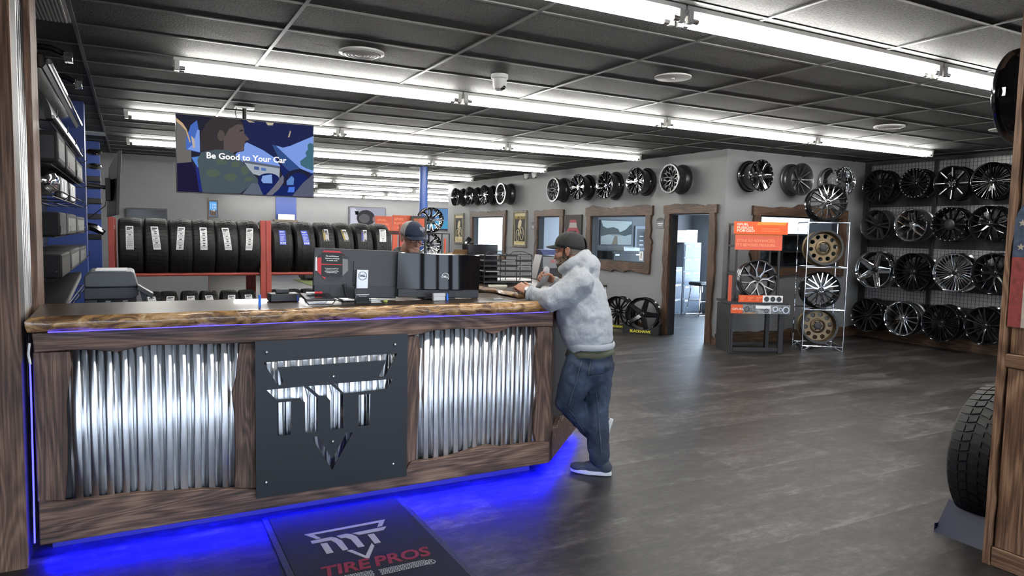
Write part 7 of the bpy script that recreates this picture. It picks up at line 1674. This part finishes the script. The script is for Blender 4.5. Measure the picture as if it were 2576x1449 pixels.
# small mark on the cap front
mk = CP @ Matrix.Translation((.098*1.1, .030, .062*1.1)) @ Matrix.Rotation(PI/2, 4, 'Z') @ Matrix.Rotation(1.30, 4, 'X')
mk = bframe(CP @ (Vector((.0915, .034, .076))*1.02), CP.to_3x3() @ Vector((.0,1,0)), CP.to_3x3() @ Vector((.9,.25,.45)))
curve_plate('cap_emblem', [[(a*.046, b*.046) for a, b in s_] for s_ in LN], .0008, mat('emblem_white', (.6,.6,.62), .7), ST, mk)
jk = MB(); JK = mat('jacket_black', (.012,.013,.016), .85)
chain(jk, [(sp2(-.02,0,.82), (.14,.19)), (sp2(0,0,1.05), (.14,.185)), (sp2(0,0,1.25), (.145,.205)), (sp2(-.01,0,1.37), (.11,.18)), (sp2(.0,0,1.43), (.085,.10))], 20, up=F2)
for q in (-1, 1): chain(jk, [(sp2(0,q*.19,1.365), .075), (sp2(.02,q*.25,1.10), .062), (sp2(.20,q*.205,1.24), .048)], 14)
K = 20; cc = sp2(.02,0,1.465); jk.tube([cc+(F2*.95-Zv*.25)*(.085*math.cos(2*PI*k/K))+L2*(.095*math.sin(2*PI*k/K)) for k in range(K)], [.026]*K, 12, closed=True)
organic(jk.build('jacket', JK, ST), .008, 4, disp=(.015, .08))
pn = MB()
chain(pn, [(sp2(-.02,0,.86), (.12,.17)), (sp2(-.02,0,.78), (.12,.17))], 18, up=F2)
for q in (-1, 1): chain(pn, [(sp2(-.02,q*.09,.84), .11), (sp2(0,q*.1,.48), .08), (sp2(-.02,q*.1,.10), .065)], 14)
organic(pn.build('trousers', NAVY, ST), .009, 4)
for q in (-1, 1):
    s_ = MB(); MM_ = bframe(sp2(.03,q*.1,0), F2, (0,0,1)); s_.ell(MM_ @ Vector((.03,0,.045)), (.13,.045,.042), MM_.to_3x3()); s_.ell(MM_ @ Vector((-.05,0,.07)), (.05,.042,.05), MM_.to_3x3()); organic(s_.build('boot', BLACKP, ST), .007, 2)
# ================================================================== CAMERA, LIGHT
cd = bpy.data.cameras.new('camera'); cam = bpy.data.objects.new('camera', cd); COL.objects.link(cam)
cd.sensor_width = 36; cd.lens = F_PX/2576*36; cd.clip_start = .05; cd.clip_end = 200
M = Matrix((RT, UP, -FW)).transposed().to_4x4(); M.translation = CAM; cam.matrix_world = M
bpy.context.scene.camera = cam
w = bpy.data.worlds.new('daylight'); bpy.context.scene.world = w; w.use_nodes = True; nt = w.node_tree; bg = nt.nodes['Background']
tc = nt.nodes.new('ShaderNodeTexCoord'); sx = nt.nodes.new('ShaderNodeSeparateXYZ'); nt.links.new(tc.outputs['Generated'], sx.inputs[0])
r = ramp(nt, [(.42, (.10,.10,.105)), (.5, (.30,.32,.36)), (.52, (.75,.85,1.0)), (.8, (.55,.72,1.0))])
mr = nt.nodes.new('ShaderNodeMapRange'); mr.inputs[1].default_value = -1; mr.inputs[2].default_value = 1; nt.links.new(sx.outputs['Z'], mr.inputs[0])
nt.links.new(mr.outputs[0], r.inputs['Fac']); nt.links.new(r.outputs['Color'], bg.inputs['Color']); bg.inputs['Strength'].default_value = 8.0
vs = bpy.context.scene.view_settings; vs.view_transform = 'Standard'; vs.look = 'None'; vs.gamma = 1; vs.use_curve_mapping = False; vs.exposure = .2

def area(nm, loc, rot, sx, sy, e, col):
    l = bpy.data.lights.new(nm, 'AREA'); l.shape = 'RECTANGLE'; l.size = sx; l.size_y = sy; l.energy = e; l.color = col
    o = bpy.data.objects.new(nm, l); COL.objects.link(o); o.location = loc; o.rotation_euler = rot; return o
area('window_daylight', (10.96, 10.17, 1.3), (0, PI/2, 0), 1.9, 2.5, 130, (.62,.8,1))
area('window_daylight', (10.96, 13.1, 1.55), (0, PI/2, 0), 1.3, 1.2, 300, (.6,.78,1))
area('window_daylight', (10.96, 16.0, 1.55), (0, PI/2, 0), 1.3, 2.4, 420, (.7,.85,1))
area('office_fill', (9.4, 9.9, 2.9), (0, 0, 0), 1.2, 1.2, 35, (.75,.86,1))  # unseen fill light added to brighten the near office and its cabinets
